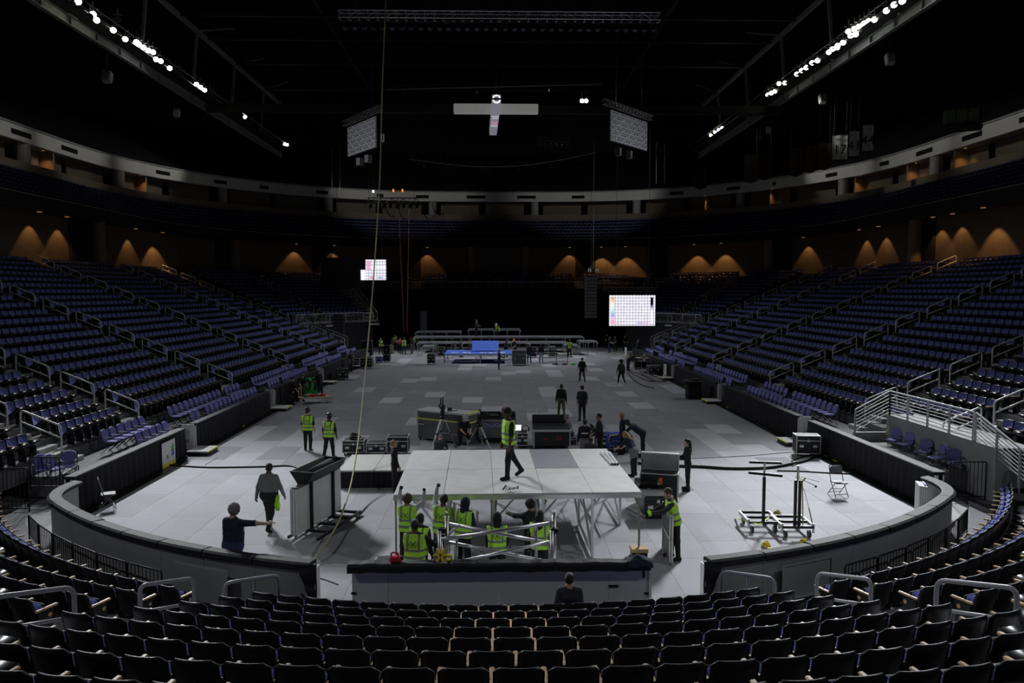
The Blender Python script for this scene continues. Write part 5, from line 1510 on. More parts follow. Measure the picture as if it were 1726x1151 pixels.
for xx, ww in ((-.085, .07), (0, .07), (.085, .07)): MB().bbox((xx, -.135, 1.22), (ww, .012, .05), .004).build('jacket_lettering', M_WHITE, n_)
person('man with a shaved head half hidden behind the mixing desk lid', at_head(962, 701, 1.24), (-1, .3), 1.76, ((85, 12, -4, 6), (80, 12, -4, 6)), ((30, 10, 60, -5), (30, 10, 60, -5)), (14, 0), (0, 10), M_CGREY, M_CDK, M_SKIN, M_CBLK, 'short', 1.05, ('short', M_HAIRG), hip_z=.46)
person('man crouching with only head and shoulders above the platform edge', at_head(997, 735, 1.30), (-.3, -1), 1.74, ((85, 12, -4, 6), (80, 12, -4, 6)), ((20, 14, 60, -10), (20, 14, 60, -10)), (18, 0), (10, 6), M_CDK, M_CBLK, M_SKIND, M_CBLK, 'long', 1.0, ('short', M_HAIRK), hip_z=.50)
person('man in a red cap and navy shirt seated behind the console case', at_head(849, 688, 1.42), (.9, .5), 1.78, ((80, 10, -4, 5), (80, 10, -4, 5)), HANG, (2, 0), (0, 0), M_CNAVY, M_CBLK, M_SKIND, M_CBLK, 'long', 1.08, ('short', M_HAIRK), ('cap', M_RED), hip_z=.58)
person('man in a silver cap and black tee crouching at the low tripod', at_head(779, 705, 1.25), (.35, -.9), 1.78, ((80, 14, -80, 6), (20, 10, -70, 6)), ((40, 10, 70, -20), (45, 8, 60, -20)), (24, 0), (0, 12), M_CBLK, M_CBLK, M_SKIN, M_CBLK, 'short', 1.08, ('short', M_HAIRB), ('cap', M_CLGREY))
person('person in charcoal crouching with back turned under the tall tripod', at_head(738, 727, 1.02), (.15, 1), 1.74, ((95, 16, -75, 6), (95, 16, -75, 6)), ((50, 10, 60, 0), (50, 10, 60, 0)), (40, 0), (0, 20), M_CDK, M_CBLK, M_SKIN, M_CBLK, 'long', 1.12, ('short', M_HAIRG))
s_ = person('person with dark hair seated in the front row behind the white barrier', (gz(957, 1022, .6).x, 13.35, 0.0), (-.05, 1), 1.74, ((80, 8, -2, 4), (80, 8, -2, 4)), ((10, 12, 60, -10), (10, 12, 60, -10)), (-6, 0), (25, 0), M_CDK, M_CBLK, M_SKIN, M_CBLK, 'long', 1.05, ('short', M_HAIRK), hip_z=.52)
# ---- mid floor walkers
FARP = dict(far=True)
person('man in a black hoodie and olive trousers walking away across the floor', at_feet(946, 703), (0, 1), 1.76, WALK, HANG, (2, 0), (0, 0), M_CBLK, M_COLIVE, M_SKIND, M_CBLK, **FARP)
person('man in a navy tee and dark cap walking away beside the olive trousers', at_feet(981, 709), (.05, 1), 1.78, ((-10, 3, -20, 2), (14, 3, 6, 2)), HANG, (2, 0), (0, 0), M_CNAVY, M_CNAVY, M_SKIN, M_CBLK, 'short', 1.1, ('short', M_HAIRK), ('cap', M_CBLK), **FARP)
person('man in a black tee and black trousers walking away in mid floor', at_feet(981, 643), (-.1, 1), 1.78, WALK, ((10, 16, 20, 8), (-5, 16, 10, 8)), (2, 0), (0, 0), M_CBLK, M_CBLK, M_SKIN, M_CBLK, 'short', 1.0, ('short', M_HAIRB), **FARP)
person('person with a round afro and green jacket walking and carrying a black bag', at_feet(1047, 647), (-.3, 1), 1.74, WALK, ((5, 18, 15, 8), (5, 18, 15, 8)), (2, 0), (0, 0), M_CGRN, M_CBLK, M_SKIND, M_WHITE, 'long', 1.08, ('afro', M_HAIRK), **FARP)
person('person in black bending forward by the coiled cables', at_feet(1059, 625), (.8, .4), 1.76, ((8, 14, 4, 8), (-12, 14, -8, 8)), ((40, 10, 50, 0), (40, 10, 50, 0)), (55, 0), (0, 0), M_CDK, M_CBLK, M_SKINM, M_CBLK, 'long', 1.0, ('short', M_HAIRK), **FARP)
person('person in a yellow beanie and dark clothes standing before the blue stage', at_feet(841, 623), (.95, .1), 1.72, STAND, ((20, 8, 70, -5), (20, 8, 70, -5)), (2, 0), (0, 0), M_CDK, M_CNAVY, M_SKINM, M_BEIGE, 'long', .95, ('beanie', M_YEL), **FARP)
# ---- left group at the green cables
person('man in black with a white cap pushing the green cable cart', at_feet(540, 671), (-.8, .3), 1.78, STAND, ((40, 8, 60, -5), (40, 8, 60, -5)), (5, 0), (0, 0), M_CBLK, M_CBLK, M_SKIN, M_CBLK, 'long', 1.05, ('short', M_HAIRG), ('cap', M_CLGREY), **FARP)
person('man in a black tee leaning over the cable cart by the drape', at_feet(507, 677), (.5, -.7), 1.76, STAND, ((35, 8, 50, -5), (35, 8, 50, -5)), (26, 0), (0, 8), M_CBLK, M_CBLK, M_SKIN, M_CBLK, 'short', 1.05, ('short', M_HAIRB), **FARP)
person('person in black at the near end of the cable cart', at_feet(490, 684), (.6, .7), 1.70, WALK, ((10, 10, 30, 0), (10, 10, 40, 0)), (12, 0), (0, 8), M_CBLK, M_CBLK, M_SKIN, M_CBLK, 'short', 1.0, ('short', M_HAIRK), **FARP)
person('man in black standing against the drape behind the green flight case', at_feet(591, 628), (.7, -.3), 1.80, STAND, HANG, (4, 0), (0, 0), M_CBLK, M_CBLK, M_SKIN, M_WHITE, 'short', 1.1, ('short', M_HAIRK), ('cap', M_COLIVE), **FARP)
person('man in a dark suit leaning on the far end of the right drape', at_feet(1074, 601), (.7, .5), 1.80, STAND, ((30, 8, 60, -10), (30, 8, 60, -10)), (14, 0), (0, 0), M_CNAVY, M_CNAVY, M_SKIN, M_CBLK, 'long', 1.05, ('short', M_HAIRG), **FARP)
# ---- around the far stage
person('man in dark clothes standing on the far riser', at_feet(803, 566, 1.65), (.7, -.5), 1.78, STAND, ((20, 8, 80, -10), (20, 8, 80, -10)), (2, 0), (0, 0), M_CBLK, M_CBLK, M_SKIN, M_CBLK, **FARP)
person('worker in a yellow vest and white helmet crouching on the far riser', at_feet(840, 567, 1.65), (-.5, -.6), 1.74, ((85, 10, -70, 4), (30, 10, -60, 4)), ((40, 8, 50, 0), (40, 8, 50, 0)), (28, 0), (0, 10), M_CBLK, M_CBLK, M_SKIN, M_CBLK, 'long', 1.0, None, ('hard', M_WHITE), True, **FARP)
person('person in a grey tee behind the blue stage, hand at the face', at_feet(777, 602), (.8, -.3), 1.74, STAND, ((4, 10, 14, 4), (30, 10, 140, -10)), (2, 0), (0, 0), M_CDK, M_CBLK, M_SKIN, M_CBLK, 'short', 1.0, ('short', M_HAIRK), **FARP)
person('person in black with a dark cap bending at the blue stage edge', at_feet(852, 602), (.6, -.6), 1.74, STAND, ((30, 8, 60, -5), (30, 8, 60, -5)), (10, 0), (0, 10), M_CBLK, M_CBLK, M_SKIND, M_CBLK, 'long', 1.0, ('short', M_HAIRK), **FARP)
person('man in an orange helmet and black tee working at the blue stage', at_feet(868, 602), (-.5, -.7), 1.80, STAND, ((30, 8, 60, -5), (25, 8, 40, 5)), (12, 0), (0, 12), M_CBLK, M_CBLK, M_SKIN, M_CBLK, 'short', 1.05, None, ('hard', M_ORANGE), **FARP)
person('person in a white helmet and blue trousers beside the grey rack case', at_feet(892, 611), (.2, -.8), 1.76, STAND, HANG, (3, 0), (0, 0), M_CDK, M_CJEAN, M_SKINM, M_CBLK, 'long', 1.05, None, ('hard', M_CLGREY), **FARP)
person('man in a black tee and pale jeans standing by the far stage', at_feet(912, 612), (-.3, -.9), 1.76, STAND, HANG, (2, 0), (0, 0), M_CBLK, M_CLJEAN, M_SKIND, M_WHITE, 'short', 1.08, ('short', M_HAIRB), **FARP)
person('worker in a yellow vest facing the camera at the far stage', at_feet(960, 602), (0, -1), 1.80, STAND, ((4, 14, 16, 8), (4, 14, 16, 8)), (2, 0), (0, 0), M_CBLK, M_CBLK, M_SKIND, M_CBLK, 'long', 1.05, ('short', M_HAIRK), None, True, **FARP)
for i, (px, py, fx, fy, tp_, pt_, vst, lb) in enumerate(((642, 597, .3, -1, M_CBLK, M_CBLK, True, 'worker in a yellow vest at the dark left end of the far stage'), (661, 596, .8, -.3, M_CDK, M_BEIGE, False, 'person in dark top and beige shorts at the left stage end'), (667, 590, -.2, -1, M_CBLK, M_CBLK, True, 'worker in a yellow vest behind the beige shorts'), (674, 596, .5, .8, M_CMAG, M_CBLK, False, 'person in a magenta top in the left stage crew'), (681, 597, 0, 1, M_CBLK, M_CJEAN, True, 'worker in a yellow vest and jeans with back turned, left stage crew'), (694, 596, -.9, 0, M_CBLK, M_CGREY, False, 'person in black and grey trousers at the right of the left crew'), (679, 581, .2, -1, M_CLGREY, M_CBLK, False, 'person in a pale top at the back of the left crew'), (700, 590, -.4, -1, M_CBLK, M_CBLK, True, 'worker in a yellow vest at the left foot of the long riser'))):
    person(lb, at_feet(px, py), (fx, fy), 1.74, STAND, ((20, 8, 50, -5), (15, 8, 40, -5)), (5, 0), (0, 5), tp_, pt_, M_SKINM if i % 2 else M_SKIN, M_CBLK, 'long' if i % 2 else 'short', 1.0, ('short', M_HAIRK), None, vst, far=True, group='crew at the left end of the far stage')
for i, (px, py, fx, fy) in enumerate(((1053, 592, .3, -1), (1027, 594, .6, -.4), (1037, 593, -.5, -.5), (1022, 588, .2, -1))):
    person(('person in black standing in the dark right of the far stage, hands folded', 'person in blue jeans in the dark below the right screen', 'person in black with bare arms below the right screen', 'person in black at the right edge of the far riser')[i], at_feet(px, py), (fx, fy), 1.74, STAND, ((20, 8, 60, -10), (20, 8, 60, -10)), (3, 0), (0, 0), M_CBLK, M_CJEAN if i == 1 else M_CBLK, M_SKIN, M_CBLK, 'short', 1.0, ('short', M_HAIRK), far=True, group='dark figures below the right screen')
# ================================================================== FLOOR OBJECTS
def caster(root, x, y, r=.05, m=M_BLKM):
    c = MB(); c.cyl((x - .02, y, r), (x + .02, y, r), r, 10).bar((x, y, r), (x, y, 2 * r + .02), .03)
    return c.build('caster', m, root)
def flight_case(label, loc, rz, w, d, h, body=M_CASE, edge=M_ALUW, lid=None, wheels=True, group=None, name='flight_case', handles=True):
    root = thing(name, label, 'case', loc, rz, group)
    z0 = .12 if wheels else 0.0; hh = h - z0; zc = z0 + hh / 2
    MB().bbox((0, 0, zc), (w - .012, d - .012, hh - .012), .008).build('body', body, root)
    e = MB(); t = .03
    for sx in (-1, 1):
        for sy in (-1, 1): e.box((sx * (w / 2 - t / 2 + .004), sy * (d / 2 - t / 2 + .004), zc), (t, t, hh))
        for z in (z0 + t / 2, h - t / 2): e.box((sx * (w / 2 - t / 2 + .004), 0, z), (t, d, t))
    for sy in (-1, 1):
        for z in (z0 + t / 2, h - t / 2): e.box((0, sy * (d / 2 - t / 2 + .004), z), (w, t, t))
        if lid is None: e.box((0, sy * (d / 2 + .002), z0 + hh * .72), (w, .008, .035))
    e.build('edge_trim', edge, root)
    c = MB()
    for sx in (-1, 1):
        for sy in (-1, 1):
            for z in (z0 + .02, h - .02): c.bbox((sx * (w / 2 - .015), sy * (d / 2 - .015), z), (.07, .07, .07), .025)
    c.build('ball_corners', M_ALU, root)
    if handles:
        for sx in (-.28, .28):
            MB().bbox((sx * w, -d / 2 - .005, z0 + hh * .42), (.16, .02, .11), .01).build('handle_dish', M_ALU, root)
        MB().bbox((0, -d / 2 - .008, z0 + hh * .72), (.09, .02, .10), .01).build('latch', M_ALU, root)
    if wheels:
        for sx in (-1, 1):
            for sy in (-1, 1): caster(root, sx * (w / 2 - .08), sy * (d / 2 - .08))
    if lid:
        M = Matrix.Rotation(R(lid), 3, 'X')
        o = Vector((0, d / 2, h))
        l = MB().bbox(o + M @ Vector((0, -d / 2, .05)), (w, d, .08), .01, M=M).build('lid', mat('lid_lining_grey', (.32, .32, .33), .5), root)
        f = MB()
        for q in ((-1, 0), (1, 0)): f.box(o + M @ Vector((q[0] * (w / 2 - .012), -d / 2, .05)), (.03, d, .10), M=M)
        for q in (-.012, -d + .012): f.box(o + M @ Vector((0, q, .05)), (w, .03, .10), M=M)
        f.build('lid_trim', edge, l)
        MB().box((0, 0, h - .01), (w - .1, d - .1, .03)).build('foam_insert', M_BLACK, root)
        for sx in (-1, 1): MB().bar((sx * (w / 2 - .03), -d * .1, h), o + M @ Vector((sx * (w / 2 - .03), -d * .6, .0)), .02).build('lid_stay', M_BLKM, root)
    return root
def case_px(label, x0, x1, yt, yb, dep=.6, rz=0.0, **kw):
    """case whose front face spans these pixels, standing on the floor at yb"""
    p = gz((x0 + x1) / 2, yb, kw.pop('z', 0.0)); Y = p.y; p.x += kw.pop('dx', 0.0)
    w = (x1 - x0) / F_PX * Y * 1.0; top = gy((x0 + x1) / 2, yt, Y + dep * .3).z
    h = max(.3, top - p.z)
    return flight_case(label, (p.x, p.y + dep / 2, p.z), rz, w, dep, h, **kw)

# ---- big platform: ten deck panels on an aluminium frame
A, B = gz(663, 834, DECK_Z), gz(1082, 829, DECK_Z)
dv = B - A; PWD = dv.length / 5; PDL = 2.52; prz = math.atan2(dv.y, dv.x)
plat = thing('stage_platform', 'large raised platform of grey plywood decks on an aluminium frame', 'platform', (A.x, A.y, 0), prz)
pm = MB().bbox((PWD / 2, PDL / 2, 0), (PWD - .012, PDL - .012, .05), .006)
me_g = pm.mesh('deck_panel', M_DECK); me_d = pm.mesh('deck_panel', M_DECKD)
for i in range(5):
    for j in range(2): place(me_d if (i == 3 and j == 1) else me_g, 'deck_panel', plat, (i * PWD, j * PDL, DECK_Z - .025))
for j in range(3):
    MB().box((dv.length / 2, j * PDL + (.03 if j == 0 else (-.03 if j == 2 else 0)), DECK_Z - .10), (dv.length, .05, .10)).build('edge_beam', M_ALU, plat)
for i in range(6):
    MB().box((min(max(i * PWD, .03), dv.length - .03), PDL, DECK_Z - .10), (.05, 2 * PDL, .09)).build('cross_beam', M_ALU, plat)
leg = MB().box((0, 0, (DECK_Z - .1) / 2), (.065, .065, DECK_Z - .1)).mesh('leg', M_ALU)
for j in range(3):
    for i in range(6):
        if j == 0 and i == 1: continue
        thin = j == 0 and i in (0, 5)
        x = min(max(i * PWD, .05), dv.length - .05); y = min(max(j * PDL, .05), 2 * PDL - .05)
        if thin: MB().box((x, y, (DECK_Z - .1 + (.24 if i == 5 else 0)) / 2 + (.0)), (.045, .045, DECK_Z - .1 - (.24 if i == 5 else 0))).build('leg', M_GSTEEL, plat)
        else: place(leg, 'leg', plat, (x, y, 0))
for i in (0, 1, 2, 3, 4, 5):
    x = min(max(i * PWD, .05), dv.length - .05)
    for j in range(2):
        y0, y1 = j * PDL + .05, (j + 1) * PDL - .05
        if j == 0 and i in (0, 1, 5): continue
        b = MB(); b.bar((x, y0, .12), (x, y1, 1.42), .05).build('diagonal_brace', M_ALU, plat)
        b = MB(); b.bar((x + .06, y0, 1.42), (x + .06, y1, .12), .05).build('diagonal_brace', M_ALU, plat)
        if j == 0 or i % 2: MB().bar((x, y0, .1), (x, y1, .1), .05).bar((x, y0, .8), (x, y1, .8), .04).build('side_rail', M_ALU, plat)
for i in range(5):
    if i == 1: continue
    x0, x1 = i * PWD + .05, (i + 1) * PWD - .05
    MB().bar((x0, PDL, .15), (x1, PDL, 1.4), .04).build('diagonal_brace', M_ALU, plat)
    MB().bar((x0, 2 * PDL - .05, 1.4), (x1, 2 * PDL - .05, .15), .04).build('diagonal_brace', M_ALU, plat)
# wooden box under the right front leg
p = Matrix.Rotation(prz, 3, 'Z') @ Vector((dv.length - .05, .05, 0)) + Vector((A.x, A.y, 0))
bx_ = thing('wooden_block', 'stacked wooden block under the right front platform leg', 'block', (p.x, p.y, 0))
MB().bbox((0, 0, .18), (.42, .34, .09), .01).build('top_board', M_WOOD, bx_); MB().bbox((0, 0, .07), (.38, .30, .13), .01).build('base_block', M_BLACK, bx_)
# things lying on the platform
for k in range(3):
    a, b = gz(1013 + 7 * k, 762, DECK_Z + .03), gz(1031 + 5 * k, 782, DECK_Z + .03)
    root = thing('white_tube', f'white tube lying on the platform, {("left", "middle", "right")[k]} of three', 'tube', a, 0, 'white tubes on the platform')
    MB().cyl((0, 0, 0), b - a, .032, 8).build('tube', M_WHITE, root); MB().cyl(b - a, (b - a) * 1.02, .035, 8).build('end_cap', M_BLACK, root)
a = gz(860, 825, DECK_Z + .04)
root = thing('clamp_pile', 'small pile of black and white clamps on the platform front', 'clamps', a)
for k in range(7):
    an = k * .9; MB().bar((-.18 + .06 * k, -.05 * math.sin(an), 0), (-.10 + .05 * k, .12 * math.cos(an), .07), .03).build('clamp', M_WHITE if k % 2 else M_BLACK, root)
# ---- low stage left of the platform
a, b = gz(569, 793, .6), gz(690, 793, .6)
low = thing('low_stage', 'low pale stage with black skirt beside the rope', 'platform', (a.x, a.y, 0))
W_ = b.x - a.x
for i in range(2): MB().bbox((W_ * (i + .5) / 2, 1.22, .575), (W_ / 2 - .012, 2.44, .05), .006).build('deck_panel', mat('deck_pale', (.55, .55, .52), .6, 0, .08, 2.5, .1), low)
sk = MB()
for i in range(81):
    x = W_ * i / 80; y = .02 + .018 * math.sin(i * 1.1)
    sk.v += [(x, y, .55), (x, y, .01)]
sk.f = [(2 * i, 2 * i + 1, 2 * i + 3, 2 * i + 2) for i in range(80)]; sk.m = [0] * 80
sk.build('skirt', M_CLOTH, low)
MB().box((W_ / 2, 1.25, .27), (W_ - .06, 2.3, .52)).build('under_frame', M_BLACK, low)
case_px('black flight case with cables on top, leftmost behind the low stage', 577, 614, 741, 768, .7)
case_px('black open-topped flight case in the middle behind the low stage', 617, 651, 745, 768, .6)
case_px('tall black flight case with a pink tag behind the low stage', 652, 688, 735, 768, .6)
p = gz(596, 768); hh = gy(596, 741, p.y + .2).z
root = thing('cable_heap', 'heap of black cable and connectors on the left flight case', 'cable', (p.x, p.y + .35, hh))
for k in range(6): MB().tube([(.25 * math.cos(a_) * (1 - .08 * k), .16 * math.sin(a_), .03 + .035 * k + .02 * math.sin(3 * a_)) for a_ in [2 * PI * j / 14 for j in range(14)]], .02, 5, closed=True).build('cable_coil', M_CABLE if k % 3 else M_ALU, root)
# ---- panel cart
a, b = gz(503, 905, .12), gz(573, 862, .12)
d = b - a; L = 2.44; rz = math.atan2(d.y, d.x)
cart = thing('panel_cart', 'wheeled steel cart carrying upright grey deck panels', 'cart', (a.x, a.y, 0), rz)
for k in range(3): MB().bbox((L / 2, .05 + .075 * k, .76), (L, .06, 1.22), .006).build('stacked_panel', M_DECK, cart)
MB().box((L / 2, -.012 + .03, .76), (.0, .0, .0)) if False else None
f = MB()
for y in (-.55, .28): f.bar((-.02, y, .10), (L + .1, y, .10), .06)
for x in (.62, 1.25, 1.85, L): f.bar((x, -.58, .10), (x, .32, .10), .07)
f.build('base_frame', M_BLKM, cart)
for x in (.66, 1.88): MB().bar((x, -.03, .1), (x, -.03, 1.42), .08, .05).build('upright', M_BLKM, cart)
for x in (.3, L - .1):
    for y in (-.5, .25): caster(cart, x, y, .05, M_CASEG)
MB().bbox((.25, .1, 1.40), (.5, .22, .03), .01).build('top_batten', M_CASEG, cart)
tray = thing('speaker_tray', 'black open tray holding a rolled black cloth, resting on the panel cart', 'tray', Matrix.Rotation(rz, 3, 'Z') @ Vector((L * .55, .10, 1.40)) + Vector((a.x, a.y, 0)), rz)
w0, w1, hh = .30, .62, .34; tl = 1.9
mb = MB(); t = .03
for s in (-1, 1):
    mb.add([(-tl / 2, s * .12, 0), (tl / 2, s * .12, 0), (tl / 2, s * .36, hh), (-tl / 2, s * .36, hh), (-tl / 2, s * .09, 0), (tl / 2, s * .09, 0), (tl / 2, s * .33, hh), (-tl / 2, s * .33, hh)], ((0, 1, 2, 3), (4, 7, 6, 5), (3, 2, 6, 7), (0, 4, 5, 1), (0, 3, 7, 4), (1, 5, 6, 2)))
    mb.add([(s * tl / 2, -.12, 0), (s * tl / 2, .12, 0), (s * tl / 2, .36, hh), (s * tl / 2, -.36, hh), (s * (tl / 2 - t), -.12, 0), (s * (tl / 2 - t), .12, 0), (s * (tl / 2 - t), .36, hh), (s * (tl / 2 - t), -.36, hh)], ((0, 1, 2, 3), (4, 7, 6, 5), (3, 2, 6, 7), (0, 4, 5, 1), (0, 3, 7, 4), (1, 5, 6, 2)))
mb.box((0, 0, .015), (tl, .26, .03)); mb.build('tray_body', M_CASE, tray)
MB().cyl((-.7, -.02, .2), (.75, .05, .22), .12, 12).build('rolled_cloth', M_CDK, tray, smooth=True)
# ---- lattice frame by the barrier
YF = 15.25
lf = thing('lattice_frame', 'aluminium lattice frame of crossed tubes standing behind the white barrier', 'truss', (0, YF, 0))
def lt(x0, y0, x1, y1, r, name, dy=0.0):
    p, q = gy(x0, y0, YF + dy), gy(x1, y1, YF + dy)
    MB().cyl((p.x, dy, max(p.z, .02)), (q.x, dy, max(q.z, .02)), r, 10).build(name, M_ALU, lf, smooth=True)
for x, yt in ((753, 870), (934, 869)):
    p = gy(x, yt, YF)
    MB().cyl((p.x, 0, .0), (p.x, 0, p.z), .048, 12).cyl((p.x, 0, p.z), (p.x, 0, p.z + .10), .03, 10).build('post', M_ALU, lf, smooth=True)
for x, yt in ((741, 893), (930, 893)):
    p = gy(x, yt, YF - .1)
    MB().cyl((p.x, -.14, .0), (p.x, -.14, p.z), .045, 12).build('post', M_ALU, lf, smooth=True)
    MB().bbox((p.x + .05, -.07, p.z - .02), (.18, .16, .10), .02).build('clamp', M_BLKM, lf)
lt(757, 883, 932, 917, .038, 'cross_tube', .02); lt(744, 909, 932, 881, .038, 'cross_tube', -.08)
lt(757, 914, 930, 948, .036, 'cross_tube', .02); lt(768, 948, 932, 912, .034, 'cross_tube', -.08)
lt(770, 906, 770, 948, .028, 'strut'); lt(904, 884, 904, 944, .030, 'strut')
lt(757, 900, 775, 884, .022, 'strut'); lt(917, 912, 931, 934, .02, 'strut')
# ---- things along the barrier top
def on_bar(px, name, lab, cat): 
    p = gy(px, 945, yb); return thing(name, lab, cat, (p.x, yb, 1.115))
t = on_bar(667, 'red_tool_case', 'red plastic tool lying on the barrier pad', 'tool')
MB().bbox((0, 0, .06), (.24, .14, .12), .03).build('body', M_RED, t); MB().tube(fillet([(-.09, 0, .1), (-.09, 0, .19), (.05, 0, .19), (.05, 0, .1)], .04), .018, 6).build('handle', M_RED, t); MB().bbox((.12, 0, .08), (.08, .1, .08), .02).build('dark_grip', M_BLACK, t)
t = on_bar(743, 'yellow_wheel_tool', 'yellow six-spoked reel with wooden disc on the barrier pad', 'tool')
Mr = Matrix.Rotation(R(62), 3, 'X')
MB().lathe([(.13, -.015), (.13, .015)], (0, -.03, .13), 16, M=Mr).build('wood_disc', M_WOOD, t)
for k in range(6):
    an = k * PI / 3
    MB().bbox(Vector((0, -.05, .14)) + Mr @ Vector((.09 * math.cos(an), .09 * math.sin(an), .025)), (.12, .045, .03), .01, M=Mr @ Matrix.Rotation(an, 3, 'Z')).build('spoke', M_YEL, t)
t = on_bar(756.5, 'tape_roll', 'yellow roll of tape standing on the barrier pad beside the reel', 'tape')
MB().tube([(.055 * math.cos(a_), 0, .075 + .055 * math.sin(a_)) for a_ in [2 * PI * j / 14 for j in range(14)]], .024, 6, closed=True).build('roll', M_YEL, t)
t = on_bar(1077, 'crumpled_cloth', 'crumpled black cloth at the right end of the barrier pad', 'cloth')
mb = MB(); n = 9
for j in range(n):
    for i in range(n): 
        u, v = i / (n - 1) - .5, j / (n - 1) - .5
        mb.v.append((.5 * u, .36 * v - .03, .13 * math.exp(-8 * (u * u + v * v)) + .025 * math.sin(9 * u + 3) * math.cos(8 * v) - (.08 if v < -.4 else 0)))
mb.f = [(j * n + i, j * n + i + 1, (j + 1) * n + i + 1, (j + 1) * n + i) for j in range(n - 1) for i in range(n - 1)]; mb.m = [0] * len(mb.f)
mb.build('cloth', M_CNAVY, t, smooth=True)
p = gz(657, 952, .0)
flight_case('low black case with bright metal rim on the floor behind the barrier', (gy(657, 945, 15.1).x, 15.15, 0), 0, .62, .45, .95, wheels=False)
# ---- upright panel held by the man on the right
a, b = gz(1131, 953), gz(1119, 925)
d = b - a
up_ = thing('upright_panel', 'upright plywood deck panel on its edge held by the vested man', 'panel', (a.x, a.y, 0), math.atan2(d.y, d.x))
MB().bbox((.61, 0, .60), (1.22, .05, 1.14), .005).build('board', M_CASEG, up_)
e = MB()
for x in (0.03, 1.19): e.box((x, 0, .60), (.06, .09, 1.2))
for z in (.03, .62, 1.18): e.box((.61, 0, z), (1.22, .09, .06))
e.build('frame', M_ALU, up_)
# ---- cases right of the platform
case_px('big black road case with orange tag, front of the stack right of the platform', 1085, 1134, 832, 876, .75, body=M_BLACK, edge=M_BLKM)
case_px('black road case behind the left side of the stack, orange tag', 1076, 1110, 812, 858, .7, body=M_BLACK, edge=M_BLKM)
p = gz(1110, 850)
oc = flight_case('open black flight case with raised grey lid right of the platform', (p.x + .05, p.y + .15, 0), -.28, 1.15, .55, .98, lid=-78)
MB().bbox((.05, -.29, .75), (.10, .02, .22), .005).build('orange_tag', M_ORANGE, oc)
for k in range(9): MB().box((-.3 + .075 * k, .275 + .1 + .005 * k, 1.27), (.045, .006, .05 if k % 3 else .08), M=Matrix.Rotation(R(-12), 3, 'X')).build('worn_lettering', M_CASE, oc)
for (px, py) in ((1103, 842), (1110, 858)): 
    pass
# ---- right flight case by the drape
case_px('black flight case with metal rims by the right drape, cables at its foot', 1355, 1395, 733, 770, .62, rz=-.15, dx=-.25)
# ---- twin pole trolleys
def trolley(lab, px, py, rz, kind):
    p = gz(px, py)
    root = thing('pole_trolley', lab, 'trolley', (p.x, p.y, 0), rz, 'pole trolleys on the near floor')
    w, d_, z = .82, .95, .30
    for x in (-w / 2, w / 2): MB().box((x, d_ / 2, z), (.04, d_, .10)).box((x, .03, z - .04), (.045, .05, .26)).build('side_plate', M_ALUW, root)
    for y in (0, d_ * .5, d_): MB().bar((-w / 2, y, z), (w / 2, y, z), .06, .07).build('cross_bar', M_BLKM, root)
    for x in (-w / 2 + .1, w / 2 - .1):
        for y in (.06, d_ - .06):
            c = MB(); c.cyl((x - .03, y, .10), (x + .03, y, .10), .10, 14); w_ = c.build('wheel', M_BLACK, root)
            MB().cyl((x - .035, y, .10), (x + .035, y, .10), .045, 10).build('hub', M_CASEG, w_)
    if kind == 0:
        MB().box((0, .10, z + .6), (.07, .07, 1.25)).build('pole', M_BLKM, root)
        MB().cyl((0, .10, z + 1.2), (0, .10, z + 1.62), .03, 8).build('inner_tube', M_ALU, root)
        MB().bar((-.42, .10, z + 1.34), (.46, .04, z + 1.27), .06, .07).build('fork_bar', M_BLKM, root)
        MB().bar((-.40, .12, z + 1.62), (.46, .12, z + 1.60), .06, .06).build('fork_bar', M_BLKM, root)
    else:
        for dx in (-.05, .06): MB().box((dx, .12, z + .6), (.07, .06, 1.25)).build('pole', M_BLKM, root)
        MB().cyl((0, .12, z + 1.2), (0, .12, z + 1.62), .03, 8).build('inner_tube', M_ALU, root)
        MB().bar((0.03, .12, z + 1.28), (.42, -.02, z + 1.12), .02).bar((0.06, .12, z + 1.33), (.52, .0, z + 1.22), .02).build('hook_arm', M_ALU, root)
        MB().bbox((.42, -.02, z + 1.10), (.05, .05, .06), .01).build('hook_end', M_BLKM, root)
    return root
trolley('wheeled trolley with a T-shaped black pole, left of the pair', 1288, 899, -.05, 0)
tr2 = trolley('wheeled trolley with a strap-wrapped black pole, right of the pair', 1345, 907, -.05, 1)
def strap(lab, pts, m, parent=None, w=.05):
    pts = [Vector(p) for p in pts]; o = pts[0]
    root = tag(MB_strap(pts, o, w).build('ratchet_strap', m, None, o), lab, 'strap', 'ratchet straps at the trolleys'); return root
def MB_strap(pts, o, w):
    mb = MB()
    for i in range(len(pts) - 1): mb.bar(pts[i] - o, pts[i + 1] - o, w, .012)
    return mb
t0 = Vector(gz(1345, 907))
strap('olive strap wrapped round the right trolley pole and hanging down', [t0 + Vector(q) for q in ((-.1, .05, 1.62), (.0, .02, 1.66), (.2, .08, 1.60), (.1, .06, 1.50), (.12, .04, .9), (.14, .05, .35))], M_STRAP)
strap('olive strap slanting from the right trolley pole to its frame', [t0 + Vector(q) for q in ((.05, .1, 1.55), (.18, .05, 1.2), (.28, .02, .8), (.40, .04, .34))], M_STRAP)
strap('olive strap lying over the left trolley frame', [gz(1239, 873, .02), gz(1252, 876, .25), gz(1264, 880, .30), gz(1280, 884, .30), gz(1296, 872, .32)], M_STRAPY)
q0 = [gz(1290, 922, .03), gz(1300, 924, .05), gz(1312, 926, .03), gz(1327, 928, .03), gz(1342, 921, .03), gz(1354, 916, .05)]
strap('bright yellow ratchet strap snaking on the floor before the trolleys', q0, M_YEL, w=.06)
